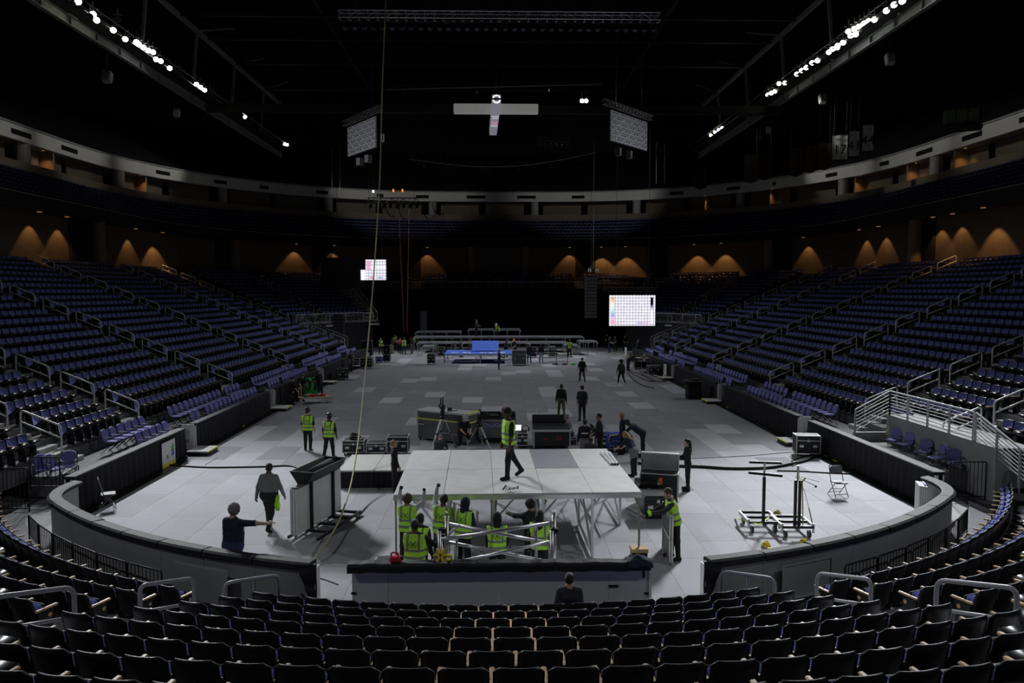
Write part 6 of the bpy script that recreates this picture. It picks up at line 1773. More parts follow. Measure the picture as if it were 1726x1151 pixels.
for nm, px, py, m in (('yellow strap bundle on the floor at the left trolley', 1291, 918, M_YEL), ('yellow strap bundle hung on the right trolley corner', 1355, 913, M_YEL), ('coil of olive strap at the back of the left trolley', 1310, 865, M_STRAP), ('red strap handle by the right trolley wheel', 1373, 920, M_RED)):
    p = gz(px, py, .06); root = thing('strap_bundle', nm, 'strap', p, 0, 'strap bundles at the trolleys')
    for k in range(4 if m is not M_RED else 1): MB().tube([(.10 * math.cos(a_ + k) * (1 - .1 * k), .07 * math.sin(a_), .02 * k - .02 + .035 * math.sin(2 * a_ + k)) for a_ in [2 * PI * j / 10 for j in range(10)]], .022, 5, closed=True).build('strap_loop', m, root)
# ---- folding chairs
def folding_chair(lab, px, py, rz):
    p = gz(px, py); root = thing('folding_chair', lab, 'chair', (p.x, p.y, 0), rz, 'metal folding chairs on the near floor')
    for s in (-1, 1):
        MB().tube(fillet([(s * .21, -.22, .012), (s * .21, .12, .5), (s * .21, .22, .9)], .1), .014, 6).build('leg', M_CASEG, root)
        MB().tube([(s * .20, .28, .012), (s * .20, -.14, .46)], .013, 6).build('leg', M_CASEG, root)
    MB().bar((-.21, -.16, .1), (.21, -.16, .1), .02).bar((-.2, .22, .09), (.2, .22, .09), .02).bar((-.2, .15, .2), (.2, .15, .2), .018).build('stretcher', M_CASEG, root)
    MB().bbox((0, -.02, .455), (.40, .40, .03), .012).build('seat', M_CASEG, root)
    mb = curved_panel(.42, .70, .92, .19, -.22, -.03, .015, 6, 3); mb.build('backrest', M_CASEG, root)
    MB().tube(fillet([(-.21, .22, .9), (-.2, .235, .95), (.2, .235, .95), (.21, .22, .9)], .05), .014, 6).build('top_tube', M_CASEG, root)
folding_chair('grey metal folding chair alone on the right floor behind the trolleys', 1413, 836, .1)
folding_chair('grey metal folding chair by the left drape', 182, 857, PI / 2 + .5)
# ---- cables on the floor
def cable(lab, px_pts, r=.02, m=M_CABLE, name='floor_cable'):
    pts = [gz(x, y, r) for (x, y) in px_pts]; dense = []
    for i in range(len(pts) - 1):
        p0, p1, p2, p3 = pts[max(i - 1, 0)], pts[i], pts[i + 1], pts[min(i + 2, len(pts) - 1)]
        for j in range(5):
            t = j / 5; dense.append(.5 * ((2 * p1) + (p2 - p0) * t + (2 * p0 - 5 * p1 + 4 * p2 - p3) * t * t + (3 * p1 - p0 - 3 * p2 + p3) * t ** 3))
    dense.append(pts[-1]); o = pts[0].copy(); o.z = 0
    return tag(MB().tube([q - o for q in dense], r, 5).build(name, m, None, o, smooth=True), lab, 'cable', 'cables lying on the floor')
cable('black cable across the left floor toward the low stage', [(285, 783), (340, 787), (400, 787), (450, 786), (490, 785), (512, 794)], .03)
cable('thick black cable bundle from the platform to the right flight case', [(1075, 780), (1120, 784), (1180, 786), (1230, 789), (1290, 788), (1330, 782), (1360, 775), (1380, 766)], .055)
cable('thin black cable running from the trolleys past the folding chair to the drape', [(1310, 793), (1350, 794), (1400, 797), (1430, 798), (1450, 797)], .025)
cable('looping black cable in front of the right flight case', [(1375, 767), (1352, 770), (1340, 774), (1334, 777), (1342, 781), (1335, 785)], .02)
cable('thin grey cable crossing the right floor', [(1080, 775), (1180, 772), (1260, 768), (1320, 763), (1362, 760)], .012, M_CASEG)
cable('black cable along the foot of the right drape', [(1385, 774), (1410, 782), (1440, 790), (1460, 797), (1448, 800), (1432, 796)], .02)
cable('black cable by the right drape near the camera side of the second opening', [(1252, 694), (1262, 704), (1275, 712), (1290, 722), (1305, 728)], .02)
for k, pp in enumerate(([(1060, 627), (1075, 634), (1095, 643), (1104, 640)], [(1062, 626), (1080, 630), (1098, 638), (1100, 641)], [(1058, 628), (1068, 640), (1085, 650), (1103, 654)], [(1074, 628), (1086, 634), (1100, 642), (1124, 643)], [(1078, 626), (1092, 630), (1108, 636)])):
    cable(f'curving black cable on the floor right of mid court, {ORD[k]} of its fan', pp, .03)
cable('pale strip of tape on the left floor', [(346, 783), (367, 770)], .012, M_WHITE)
cable('thin black cable on the floor at the left opening', [(497, 971), (520, 970), (545, 976), (570, 985)], .012)
for k, (x0, y0, x1, y1) in enumerate(((1341, 735, 1348, 732), (1061, 697, 1069, 703), (961, 704, 966, 700), (562, 692, 572, 686), (906, 688, 904, 700), (676, 644, 672, 648), (668, 655, 662, 660))):
    cable(f'short white tape mark on the floor, {ORD[k]} of several', [(x0, y0), (x1, y1)], .014, M_WHITE, 'tape_mark')
# ---- mid floor: big crate with yellow strap
a, b = gz(702, 741), gz(789, 752)
d = b - a; cr = thing('equipment_crate', 'long grey wooden crate with a yellow strap behind the tripods', 'crate', (a.x, a.y, 0), math.atan2(d.y, d.x))
L = d.length; hC = 1.35; dC = .95
MB().bbox((L / 2, dC / 2, hC - .04), (L, dC, .08), .01).build('top_board', M_CASEW, cr)
MB().bbox((L / 2, dC / 2 + .03, hC / 2 + .02), (L - .12, dC - .12, hC - .12), .01).build('body', M_CASEG, cr)
for x in (.04, L - .04):
    for y in (.04, dC - .04): MB().box((x, y, hC / 2 + .05), (.07, .07, hC - .1)).build('post', M_ALUW, cr)
for x in (.38,): MB().bar((.1, .02, .72), (.38, .02, .72), .04).build('shelf_rail', M_ALUW, cr)
for k in range(5): MB().box((L - .01, .15 + .16 * k, hC * .62), (.02, .03, hC * .6)).build('end_slat', M_ALUW, cr)
e = MB(); e.box((L / 2, -.012, hC * .72), (L, .012, .06)); e.box((L + .012, dC / 2, hC * .72), (.012, dC, .06)); e.box((L - .1, dC / 2, hC + .012), (.2, dC, .01)); e.build('yellow_strap', M_STRAPY, cr)
for x in (.15, L - .15): caster(cr, x, .1, .06)
MB().bar((L * .5, -.02, .45), (L * .98, -.02, .42), .03).build('bottom_rail', M_ALUW, cr)
# ---- tripods with cameras
def tripod(lab, px, py, apex, spread, rz, kind):
    p = gz(px, py); root = thing('camera_tripod', lab, 'tripod', (p.x, p.y, 0), rz, 'camera tripods')
    for k in range(3):
        an = R(90 + 120 * k); e_ = Vector((spread * math.cos(an), spread * math.sin(an), .03)); t = Vector((.07 * math.cos(an), .07 * math.sin(an), apex))
        l = MB()
        s_ = Vector((-math.sin(an), math.cos(an), 0)) * .035
        l.cyl(t + s_, e_ + s_ * .6, .014, 6).cyl(t - s_, e_ - s_ * .6, .014, 6); m_ = (t + e_) / 2
        l.bar(m_ - s_, m_ + s_, .025); l.build('leg', M_ALU, root)
        MB().bbox(m_, (.09, .09, .07), .02).build('leg_clamp', M_BLKM, root)
        MB().bar((0, 0, apex * .42), (t + e_) / 2, .012).build('spreader', M_BLKM, root)
    MB().lathe([(.12, apex - .05), (.12, apex + .03), (.07, apex + .06), (.07, apex + .16)], n=12).build('bowl', M_BLKM, root)
    MB().bbox((0, 0, apex + .24), (.16, .22, .18), .03).build('fluid_head', M_BLKM, root)
    MB().cyl((0.05, -.1, apex + .22), (.6, -.25, apex + .12 + .2 * kind), .014, 6).build('pan_bar', M_BLKM, root)
    if kind:
        c = MB().bbox((0, .05, apex + .44), (.16, .48, .20), .03).build('camera_body', M_BLKM, root)
        MB().cyl((0, .28, apex + .44), (0, .5, apex + .44), .07, 12).build('lens', M_BLKM, c)
        MB().box((.02, 0, apex + .68), (.04, .05, .34)).box((-.06, .05, apex + .66), (.04, .05, .3)).build('antenna', M_BLACK, c)
        MB().bbox((.28, -.15, apex + .36), (.2, .06, .14), .02).build('monitor', M_BLACK, c)
    else:
        MB().bbox((.1, 0, apex + .38), (.35, .2, .12), .03).build('camera_plate', M_BLKM, root)
        MB().tube([(.28 + .1 * math.cos(a_), -.05, apex + .45 + .1 * math.sin(a_)) for a_ in [2 * PI * j / 12 for j in range(12)]], .02, 5, closed=True).build('hand_wheel', M_BLKM, root)
tripod('tall black and silver tripod carrying a television camera', 746, 756, 1.30, .62, .3, 1)
tripod('low silver tripod with a bare fluid head beside the console', 808, 760, 1.05, .68, -.2, 0)
# ---- console case with lettering
a, b = gz(806, 748), gz(869, 748)
w = b.x - a.x; cs = thing('console_case', 'large dark console case lettered in pale blue beside the vested man', 'case', (a.x, a.y, 0))
MB().bbox((w / 2, .3, .62), (w, .6, .74), .02).build('front_panel', M_CASEG, cs)
MB().bbox((w / 2, .65, .5), (w + .05, .75, 1.0), .02).build('base', M_BLACK, cs)
l = MB().bbox((w / 2 + .02, 1.0, 1.07), (w, .10, .34), .02).build('raised_lid', M_CASE, cs)
MB().bbox((.05, .8, 1.12), (.14, .5, .4), .02).build('side_cheek', M_BLACK, cs)
M_LETB = mat('lettering_pale_blue', (.38, .45, .95), .5); M_LETW = mat('lettering_white', (.75, .75, .78), .5)
text('front_lettering', 'DiGiCo', .24, M_LETB, cs, (w * .38, -.012, .80), (PI / 2, 0, 0), .006)
text('lid_lettering', 'DiGiCo', .13, M_LETW, l, (w * .42, .935, 1.10), (PI / 2, 0, 0), .005)
for x in (.1, w - .1): caster(cs, x, .4, .06)
# ---- side rack with a bright laptop, mixing desk
rk = case_px('tall black equipment rack between the console case and the mixing desk', 871, 890, 728, 756, .7)
p = gz(873, 756); hz = gy(873, 728, p.y + .2).z
lp = thing('laptop', 'open laptop with a glowing white screen on the equipment rack', 'laptop', (p.x - .02, p.y + .3, hz))
MB().bbox((0, 0, .015), (.34, .24, .03), .008).build('keyboard', M_CASEG, lp)
MB().bbox((0, .13, .14), (.34, .02, .24), .006).build('screen', mat('laptop_screen', (.8, .8, .8), .4, emit=(1, 1, 1), estr=.9), lp)
hp = thing('headphones', 'black headphones beside the laptop on the rack', 'headphones', (p.x + .32, p.y + .3, hz))
MB().tube([(.14 * math.cos(a_), 0, .12 + .14 * math.sin(a_)) for a_ in [PI * j / 8 for j in range(9)]], .02, 6).build('band', M_BLACK, hp)
for s in (-1, 1): MB().bbox((s * .14, 0, .1), (.06, .12, .16), .02).build('ear_cup', M_BLACK, hp)
a, b = gz(898, 757), gz(963, 757); w = b.x - a.x
dk = thing('mixing_desk', 'long mixing desk in its open flight case with black lid raised', 'mixing desk', (a.x, a.y, 0))
MB().bbox((w / 2, .45, .40), (w - .1, .8, .56), .01).build('case_body', M_CASE, dk)
MB().bbox((w / 2, .42, .76), (w + .06, .95, .10), .02).build('rim', M_ALUW, dk)
Md = Matrix.Rotation(R(8), 3, 'X')
pl = MB().bbox((w / 2, .45, .86), (w - .06, .75, .08), .01, M=Md).build('control_surface', M_CASE, dk)
for i in range(14):
    for j in range(3): MB().bbox((.12 + (w - .24) * i / 13, .2 + .22 * j, .88 + .03 * j), (.03, .10, .03), .006).build('fader', M_CASEG, pl)
MB().bbox((w / 2, .95, 1.07), (w - .04, .12, .44), .02).build('raised_lid', M_BLACK, dk)
for x in (.05, w - .05): MB().box((x, .05, .4), (.05, .05, .7)).build('edge_post', M_ALUW, dk)
for x, z in ((.55, .42), (w - .5, .5), (w - .5, .40)): MB().bbox((x, .04, z), (.22, .012, .04), .002).build('red_label', M_RED, dk)
for x in (.15, w - .15): caster(dk, x, .15, .06)
# ---- cases with the blue cloth
bc = case_px('black case under the royal blue cloth, beside the bending man', 1005, 1067, 731, 762, .7)
p = gz(1040, 762)
hz = gy(1036, 731, p.y + .21).z
cl = thing('blue_cloth', 'royal blue cloth with yellow and black strap draped over the case', 'cloth', (p.x, p.y, 0))
mb = MB(); n = 14; W2 = .46
prof = [(.55, hz + .02), (.3, hz + .03), (.02, hz + .02), (-.03, hz - .12), (-.04, hz - .3), (-.05, hz - .5)]
for j, (y, z) in enumerate(prof):
    for i in range(n + 1):
        u = i / n; mb.v.append((-W2 + 2 * W2 * u, y + .015 * math.sin(u * 20 + j), z + .012 * math.sin(u * 13) - (.06 * math.sin(u * 5) if j == 5 else 0)))
mb.f = [(j * (n + 1) + i, j * (n + 1) + i + 1, (j + 1) * (n + 1) + i + 1, (j + 1) * (n + 1) + i)[::-1] for j in range(5) for i in range(n)]; mb.m = [0] * len(mb.f)
mb.build('cloth', M_BLUEC, cl, smooth=True)
sp = [(.25, -.02, hz + .05), (-.3, -.06, hz - .03), (-.35, -.07, hz - .2), (-.3, -.07, hz - .45), (.35, -.07, hz - .42), (.38, -.07, hz - .3), (-.2, -.07, hz - .22)]
mb = MB()
for i in range(len(sp) - 1): mb.bar(sp[i], sp[i + 1], .05, .015)
mb.build('strap', M_STRAPY, cl)
# ---- draped stand by the right drape
p = gz(1169, 672)
ld = thing('draped_stand', 'black draped stand with a cluttered top on the right floor', 'stand', (p.x, p.y, 0))
mb = MB(); n = 40
for (z, r) in ((.0, 1.0), (.5, .98), (1.05, .94)):
    for i in range(n):
        a_ = 2 * PI * i / n; q = max(abs(math.cos(a_)), abs(math.sin(a_))); f_ = 1 + .05 * math.sin(a_ * 11)
        mb.v.append((.42 * math.cos(a_) / q * r * f_, .32 * math.sin(a_) / q * r * f_, z))
mb.f = [(j * n + i, j * n + (i + 1) % n, (j + 1) * n + (i + 1) % n, (j + 1) * n + i) for j in range(2) for i in range(n)]; mb.m = [0] * len(mb.f)
mb.build('drape', M_CLOTH, ld); MB().bbox((-.1, 0, 1.08), (1.3, .75, .06), .02).build('top_board', M_CASE, ld)
MB().bbox((.1, .05, 1.17), (.5, .3, .14), .03).build('clutter_box', mat('dull_red_brown', (.10, .03, .03), .6), ld); MB().bbox((-.4, 0, 1.14), (.3, .3, .08), .03).build('clutter_box', M_CASEG, ld)
# ---- poster boards leaning on the drapes
for k, (x0, x1, yt, yb_, s, lab) in enumerate(((262, 290, 742, 786, -1, 'white poster board with a green and blue swirl leaning on the left drape'), (1070, 1079, 583, 602, 1, 'white poster board with yellow foot at the far right drape'), (1139, 1145, 616, 635, 1, 'narrow white poster board with yellow foot at the right drape'))):
    p = gz((x0 + x1) / 2, yb_ - 1); h = .92
    root = thing('poster_board', lab, 'poster', (XC + s * (HW - .16), p.y, 0), 0, 'poster boards on the drapes')
    w = 1.1 if k == 0 else 1.0
    MB().box((0, 0, h / 2 + .02), (.02, w, h)).build('board', M_WHITE, root)
    MB().box((-s * .012, 0, .08), (.012, w, .14)).build('yellow_foot', M_HAZ, root)
    if k == 0:
        M_SW = mat('swirl_green', (.10, .45, .12), .5); M_SB = mat('swirl_blue', (.05, .15, .55), .5)
        MB().prism([(.0, 0), (.28, .25), (.2, .5), (.05, .3)], 0, .006).mesh('x', M_SW)
        for m, y0, z0 in ((M_SW, .30, .62), (M_SB, .32, .42)):
            MB().add([(.012, y0 - .12, z0 - .12), (.012, y0 + .14, z0 - .05), (.012, y0 + .1, z0 + .2), (.012, y0 - .06, z0 + .1)], ((0, 1, 2, 3),)).build('swirl', m, root)
        text('lettering', 'R', .22, M_BLACK, root, (.015, -.1, .35), (PI / 2, 0, PI / 2), .003)

# ---- low seats under the seated crew
for lab, (px, py, h), z in (('black case used as a seat behind the mixing desk', (962, 701, 1.24), .36), ('black stool box behind the console case', (849, 688, 1.42), .47), ('black case used as a seat behind the platform', (997, 735, 1.30), .40)):
    q = at_head(px, py, h)
    flight_case(lab, (q[0], q[1] + .02, 0), .2, .44, .40, z, wheels=False, handles=False, name='seat_case')
# ================================================================== FAR STAGE AND SCREENS
def riser(lab, x0, x1, Y, z, n, depth=2.44, grp='far stage risers', legs=True):
    root = thing('stage_riser', lab, 'platform', (x0, Y, 0), 0, grp)
    w = (x1 - x0) / n
    top = MB().bbox((w / 2, depth / 2, 0), (w - .02, depth, .05), .008).mesh('deck_panel', M_CASEG)
    rim = MB().box((w / 2, 0, -.06), (w - .02, .06, .14)).mesh('front_rim', M_ALUW)
    lg = MB().box((0, 0, z / 2), (.06, .06, z)).mesh('leg', M_ALU)
    clampm = MB().bbox((0, -.02, -.2), (.16, .06, .18), .03).mesh('corner_clamp', M_ALUW)
    for i in range(n):
        place(top, 'deck_panel', root, (i * w, 0, z - .025)); place(rim, 'front_rim', root, (i * w, 0, z - .02))
    for i in range(n + 1):
        place(clampm, 'corner_clamp', root, (i * w, 0, z))
        if legs:
            for y in (.05, depth - .05): place(lg, 'leg', root, (min(max(i * w, .04), x1 - x0 - .04), y, 0))
    return root
gx = lambda px, Y: gy(px, 575, Y).x
riser('long front riser of dark decks with pale rims across the far stage', gx(703, 77.4), gx(957, 77.4), 77.4, 1.22, 8)
riser('long second riser of dark decks behind the front one', gx(697, 80.4), gx(984, 80.4), 80.4, 1.62, 9, 2.9)
riser('short high riser at the left back of the far stage', gx(701, 83.5), gx(777, 83.5), 83.5, 2.05, 3)
riser('short high riser at the middle back of the far stage', gx(789, 83.5), gx(877, 83.5), 83.5, 2.30, 4)
riser('small pale platform at the right front of the far stage', gx(951, 74.6), gx(975, 74.6), 74.6, 1.15, 1)
riser('dark platform with lattice legs right of the small pale one', gx(976, 76.6), gx(1007, 76.6), 76.6, 1.38, 2)
riser('small pale platform at the left front of the far stage', gx(711, 75.0), gx(731, 75.0), 75.0, 1.02, 1)
# blue stage
Y0 = 67.4; x0, x1 = gx(748, Y0), gx(866, Y0); W_ = x1 - x0; zt = .84
bs = thing('blue_stage', 'low stage covered in shiny royal blue vinyl with white lettering', 'platform', (x0, Y0, 0))
nb = 5
for i in range(nb): MB().bbox((W_ * (i + .5) / nb, 2.4, zt), (W_ / nb - .012, 4.8, .05), .008).build('vinyl_panel', M_STAGEB, bs)
for x in (.05, W_ * .52, W_ - .05):
    for y in (.05, 4.7): MB().box((x, y, zt / 2), (.09, .09, zt)).build('leg', M_ALUW, bs)
MB().box((W_ / 2, 0, zt - .07), (W_, .06, .12)).build('front_rim', M_ALUW, bs)
MB().bar((.1, .05, .2), (W_ * .5, .05, .2), .06).bar((W_ * .40, .05, .2), (W_ * .52, .05, .7), .05).build('brace', M_ALUW, bs)
MB().bar((W_ * .72, .05, .25), (W_ - .1, .05, .35), .07).build('brace', M_ALUW, bs)
fl = MB(); Mf = Matrix.Rotation(R(22), 3, 'X')
fl.bbox((W_ * .585, 3.6, zt + .50), (W_ * .40, 2.2, .06), .01, M=Mf); fl.build('tilted_flap', M_STAGEB, bs)
for (u0, u1, y) in ((.10, .16, 1.4), (.18, .20, 1.5), (.26, .32, 1.5), (.34, .38, 1.3), (.52, .56, 1.6), (.58, .60, 1.6), (.64, .70, 1.3), (.72, .75, 1.6), (.80, .88, 1.7)):
    MB().box((W_ * (u0 + u1) / 2, y, zt + .028), (W_ * (u1 - u0), .9, .006)).build('lettering_stroke', M_WHITE, bs)
# cases round the stage
def fc(lab, x0, x1, yt, yb_, dep=.6, **kw): return case_px(lab, x0, x1, yt, yb_, dep, group='flight cases round the far stage', **kw)
fc('grey rimmed case with white top left of the blue stage', 720, 733, 597, 614.5, .7, edge=M_CASEW)
fc('tall open rack behind the left end of the blue stage', 738, 749, 585, 602, .6, edge=M_ALUW)
fc('tall grey rack case with pale rims at the right end of the blue stage', 863, 887, 590, 616.5, .9, body=M_CASEG)
fc('dark case with pale rims behind the white helmet', 893, 905, 585, 603, .7)
fc('small case with its lid standing open, right of the jeans', 925, 937, 594, 603, .6, lid=-80)
fc('white plastic case stack behind the vested worker at the far stage', 965, 979, 588, 598, .7, body=M_CASEW, edge=M_ALU)
fc('white rimmed case at the left drape end, smaller one', 594, 606, 604, 619, .7, edge=M_CASEW)
fc('white rimmed case left of the rope at the far floor', 607, 627, 603, 622, .8, edge=M_CASEW)
fc('small blue case right of the rope at the far floor', 633, 644, 601, 612, .6, body=M_BLUEC, edge=M_CASEW)
fc('stack of dark drawers on a wheeled base right of the blue case', 646, 657, 582, 611, .7, body=M_CASE, edge=M_BLKM)
fc('tall dark rack with white lid behind the rope', 610, 627, 574, 601, .8, edge=M_BLKM)
fc('green rimmed grey case by the left drape', 553, 571, 621, 641, .9, edge=mat('green_grey_edge', (.22, .30, .25), .5), rz=.35, dx=.55)
fc('black speaker box beside the cable fan, left one', 1070, 1081, 609, 622, .7, edge=M_BLACK, handles=False)
fc('black speaker box beside the cable fan, right one', 1082, 1090, 609, 621, .7, edge=M_BLACK, handles=False)
fc('grey rimmed case under the wooden table at the right drape', 1112, 1133, 616, 631, .8, dx=-.9)
p = gz(1116, 625)
tb = thing('wooden_table', 'small wooden topped table with clutter at the right drape', 'table', (p.x - 1.5, p.y + .9, 0))
MB().bbox((0, 0, 1.0), (1.1, .7, .05), .01).build('table_top', M_WOOD, tb)
for sx in (-1, 1):
    for sy in (-1, 1): MB().box((sx * .5, sy * .3, .49), (.05, .05, .98)).build('leg', M_BLKM, tb)
MB().bbox((.1, 0, 1.08), (.4, .3, .1), .02).build('clutter_box', M_CASEG, tb)
# litter of cable by the table
for k, (px, py) in enumerate(((1098, 628), (1108, 629), (1122, 634), (1090, 627))):
    p = gz(px, py, .06); root = thing('cable_coil', f'coil of {"white" if k == 2 else "black"} cable on the floor at the right drape, {ORD[k]} from the left', 'cable', p, 0, 'cable coils at the right drape')
    for j in range(3): MB().tube([(.22 * math.cos(a_) * (1 - .15 * j), .2 * math.sin(a_), .03 * j) for a_ in [2 * PI * q / 12 for q in range(12)]], .03, 5, closed=True).build('loop', M_WHITE if k == 2 else M_CABLE, root)
# green cable cart at the left
p = gz(515, 680)
gc = thing('cable_cart', 'flat wheeled cart loaded with cable and hardware at the left drape', 'cart', (p.x + .45, p.y + .2, 0), .45)
MB().bbox((0, 0, .35), (1.7, .8, .06), .01).build('bed', M_BEIGE, gc)
for x in (-.75, .75):
    for y in (-.3, .3): caster(gc, x, y, .09, M_CASEW)
MB().bar((-.8, -.38, .38), (-.8, -.38, .9), .05).bar((-.8, .38, .38), (-.8, .38, .9), .05).bar((-.8, -.38, .9), (-.8, .38, .9), .05).build('push_handle', M_BEIGE, gc)
for k in range(6): MB().bbox((-.5 + .2 * k, .1 * math.sin(k * 2), .46), (.22, .3, .16), .03, rz=k * .5).build('hardware', (M_CASEG, M_BEIGE, M_RED)[k % 3], gc)
p = gz(524, 672)
for k in range(2):
    g = thing('green_cable_coil', f'tall coil of bright green cable on the cart, {("nearer", "farther")[k]} one', 'cable', (p.x + .35 * k - .35, p.y + .55 + .3 * k, .15), .2, 'green cable coils')
    for j in range(5): MB().tube([(.26 * math.cos(a_) + .03 * j, -.12 + .07 * j, .62 + .42 * math.sin(a_)) for a_ in [2 * PI * q / 14 for q in range(14)]], .04, 6, closed=True).build('loop', M_GREEN, g)
    MB().bbox((0.05, 0.02, .12), (.4, .4, .2), .05).build('reel_foot', M_GREEN, g)
p = gz(962, 614)
fr = thing('pipe_frame', 'thin pipe frame with green cables at its foot on the far floor', 'frame', (p.x - .6, p.y, 0))
MB().cyl((-.7, 0, 0), (-.7, 0, 1.6), .03, 6).cyl((.3, 0, 0), (.3, 0, 1.6), .03, 6).cyl((-.7, 0, 1.6), (.3, 0, 1.6), .03, 6).build('pipe', M_BLKM, fr)
for x in (-.8, .0, .8): MB().tube([(x + .25 * math.cos(a_), -.3 + .25 * math.sin(a_), .06) for a_ in [2 * PI * q / 10 for q in range(10)]], .05, 5, closed=True).build('cable_loop', M_GREEN if x > .5 else M_CABLE, fr)
# pale tall door panel at the back left
p = gy(714, 545, 88)
struct(MB().bbox((p.x, 88, 2.0), (.75, .1, 4.4), .02).build('door_1', mat('pale_door', (.30, .32, .34), .6)), 'tall pale door panel in the dark wall behind the left stage', 'door')
# black backdrop behind the stage
bd = thing('stage_backdrop', 'wide black cloth backdrop behind the far stage', 'curtain', (XC, 90.5, 0))
mb = MB(); n = 160
for i in range(n + 1):
    x = -17 + 34 * i / n; y = .12 * math.sin(i * 1.3)
    mb.v += [(x, y, 0), (x, y, 6.6)]
mb.f = [(2 * i, 2 * i + 2, 2 * i + 3, 2 * i + 1) for i in range(n)]; mb.m = [0] * n
mb.build('cloth', mat('backdrop_black', (.004, .004, .005), .95), bd); MB().cyl((-17, 0, 6.65), (17, 0, 6.65), .06, 6).build('top_pipe', M_DSTEEL, bd)
# ---- line arrays
def line_array(lab, px, yt, yb_, Y, n):
    t, b = gy(px, yt, Y), gy(px, yb_, Y); H_ = t.z - b.z
    root = thing('line_array', lab, 'loudspeaker', (t.x, Y, b.z), 0, 'hung loudspeaker columns')
    m = MB().bbox((0, 0, 0), (1.15, .6, H_ / n - .02), .03).mesh('speaker_box', M_CASE)
    g = MB().bbox((0, -.31, 0), (1.05, .02, H_ / n - .08), .01).mesh('grille', M_CASEG)
    for k in range(n):
        o = place(m, 'speaker_box', root, (0, -.25 * ((n - k) / n) ** 2, H_ * (k + .5) / n)); place(g, 'grille', o)
    MB().box((0, 0, H_ + .1), (.9, .5, .12)).cyl((0, 0, H_ + .1), (0, 0, H_ + 14), .02, 5).build('fly_bar', M_DSTEEL, root)
    return root
line_array('tall black hung loudspeaker column beside the right screen', 996, 468, 536, 72, 12)
line_array('black loudspeaker column in the dark beyond the left stand', 571, 533, 584, 76, 9)
hl = gy(1000, 455, 70.6)
ls = thing('lamp_cluster', 'small cluster of pale lamps above the right loudspeaker column', 'lamp', hl)
for x in (-.35, .35): MB().lathe([(.1, .12), (.16, 0), (.14, -.2)], (x, 0, 0), 10).build('hung_lamp', M_SPK, ls)
MB().bar((-.5, 0, .2), (.5, 0, .2), .06).cyl((0, 0, .2), (0, 0, 12), .015, 4).build('bar', M_ALU, ls)
# ---- lit screens with test pattern
def check_mat(name, c0, c1, scale, strength):
    m = bpy.data.materials.new(name); m.use_nodes = True; nt = m.node_tree; n = nt.nodes; b = n['Principled BSDF']
    tc = n.new('ShaderNodeTexCoord'); ck = n.new('ShaderNodeTexChecker'); ck.inputs['Scale'].default_value = scale
    ck.inputs['Color1'].default_value = (*c0, 1); ck.inputs['Color2'].default_value = (*c1, 1)
    mp = n.new('ShaderNodeMapping'); mp.inputs['Rotation'].default_value = (0, R(45), 0); mp.inputs['Location'].default_value = (.013, .1, .017)
    nt.links.new(tc.outputs['Object'], mp.inputs['Vector']); nt.links.new(mp.outputs['Vector'], ck.inputs['Vector'])
    b.inputs['Base Color'].default_value = (.02, .02, .02, 1); nt.links.new(ck.outputs['Color'], b.inputs['Emission Color']); b.inputs['Emission Strength'].default_value = strength
    return m
def ramp_mat(name, stops, axis, lo, hi, strength):
    m = bpy.data.materials.new(name); m.use_nodes = True; nt = m.node_tree; n = nt.nodes; b = n['Principled BSDF']
    tc = n.new('ShaderNodeTexCoord'); sp = n.new('ShaderNodeSeparateXYZ'); mr = n.new('ShaderNodeMapRange'); cr_ = n.new('ShaderNodeValToRGB')
    mr.inputs['From Min'].default_value = lo; mr.inputs['From Max'].default_value = hi
    nt.links.new(tc.outputs['Object'], sp.inputs[0]); nt.links.new(sp.outputs[axis], mr.inputs['Value']); nt.links.new(mr.outputs['Result'], cr_.inputs['Fac'])
    el = cr_.color_ramp.elements
    el[0].position, el[0].color = stops[0][0], (*stops[0][1], 1); el[1].position, el[1].color = stops[-1][0], (*stops[-1][1], 1)
    for p_, c in stops[1:-1]: e = el.new(p_); e.color = (*c, 1)
    b.inputs['Base Color'].default_value = (.02, .02, .02, 1); nt.links.new(cr_.outputs['Color'], b.inputs['Emission Color']); b.inputs['Emission Strength'].default_value = strength
    return m
M_CHK = check_mat('screen_checker', (.98, .97, 1.0), (.52, .50, .62), 5.2, 1.0)
M_SCW = mat('screen_white', (.02, .02, .02), .4, emit=(.95, .95, 1.0), estr=1.0)
YS = 68.0
tl, br = gy(1027, 497.5, YS), gy(1104, 549, YS)
W_, H_ = br.x - tl.x, tl.z - br.z
rs = thing('video_screen', 'bright video screen showing a checkered test pattern, right of the stage', 'screen', (tl.x, YS, br.z), 0, 'lit video screens')
MB().bbox((W_ / 2, .12, H_ / 2), (W_ + .04, .2, H_ + .04), .02).build('cabinet', M_BLACK, rs)
MB().box((W_ / 2, 0, H_ / 2), (W_, .02, H_)).build('picture', M_CHK, rs)
rb = ramp_mat('screen_rainbow', [(0, (.95, .35, .55)), (.2, (.95, .55, .85)), (.32, (.35, .40, .85)), (.5, (.55, .85, .85)), (.72, (.95, .95, .85)), (.9, (.95, .55, .25)), (1, (.95, .25, .22))], 'Z', -H_ * .43, H_ * .43, 1.0)
MB().box((0, 0, 0), (.075 * W_, .01, H_ * .86)).build('colour_bar', rb, rs, (W_ * .072, -.02, H_ * .5))
gb = ramp_mat('screen_grey_ramp', [(0, (.95, .95, .98)), (.5, (.9, .9, .95)), (.68, (.12, .12, .22)), (.75, (.0, .0, .01)), (1, (.0, .0, .0))], 'Z', -H_ * .43, H_ * .43, 1.0)
MB().box((0, 0, 0), (.055 * W_, .01, H_ * .86)).build('grey_bar', gb, rs, (W_ * .925, -.02, H_ * .5))
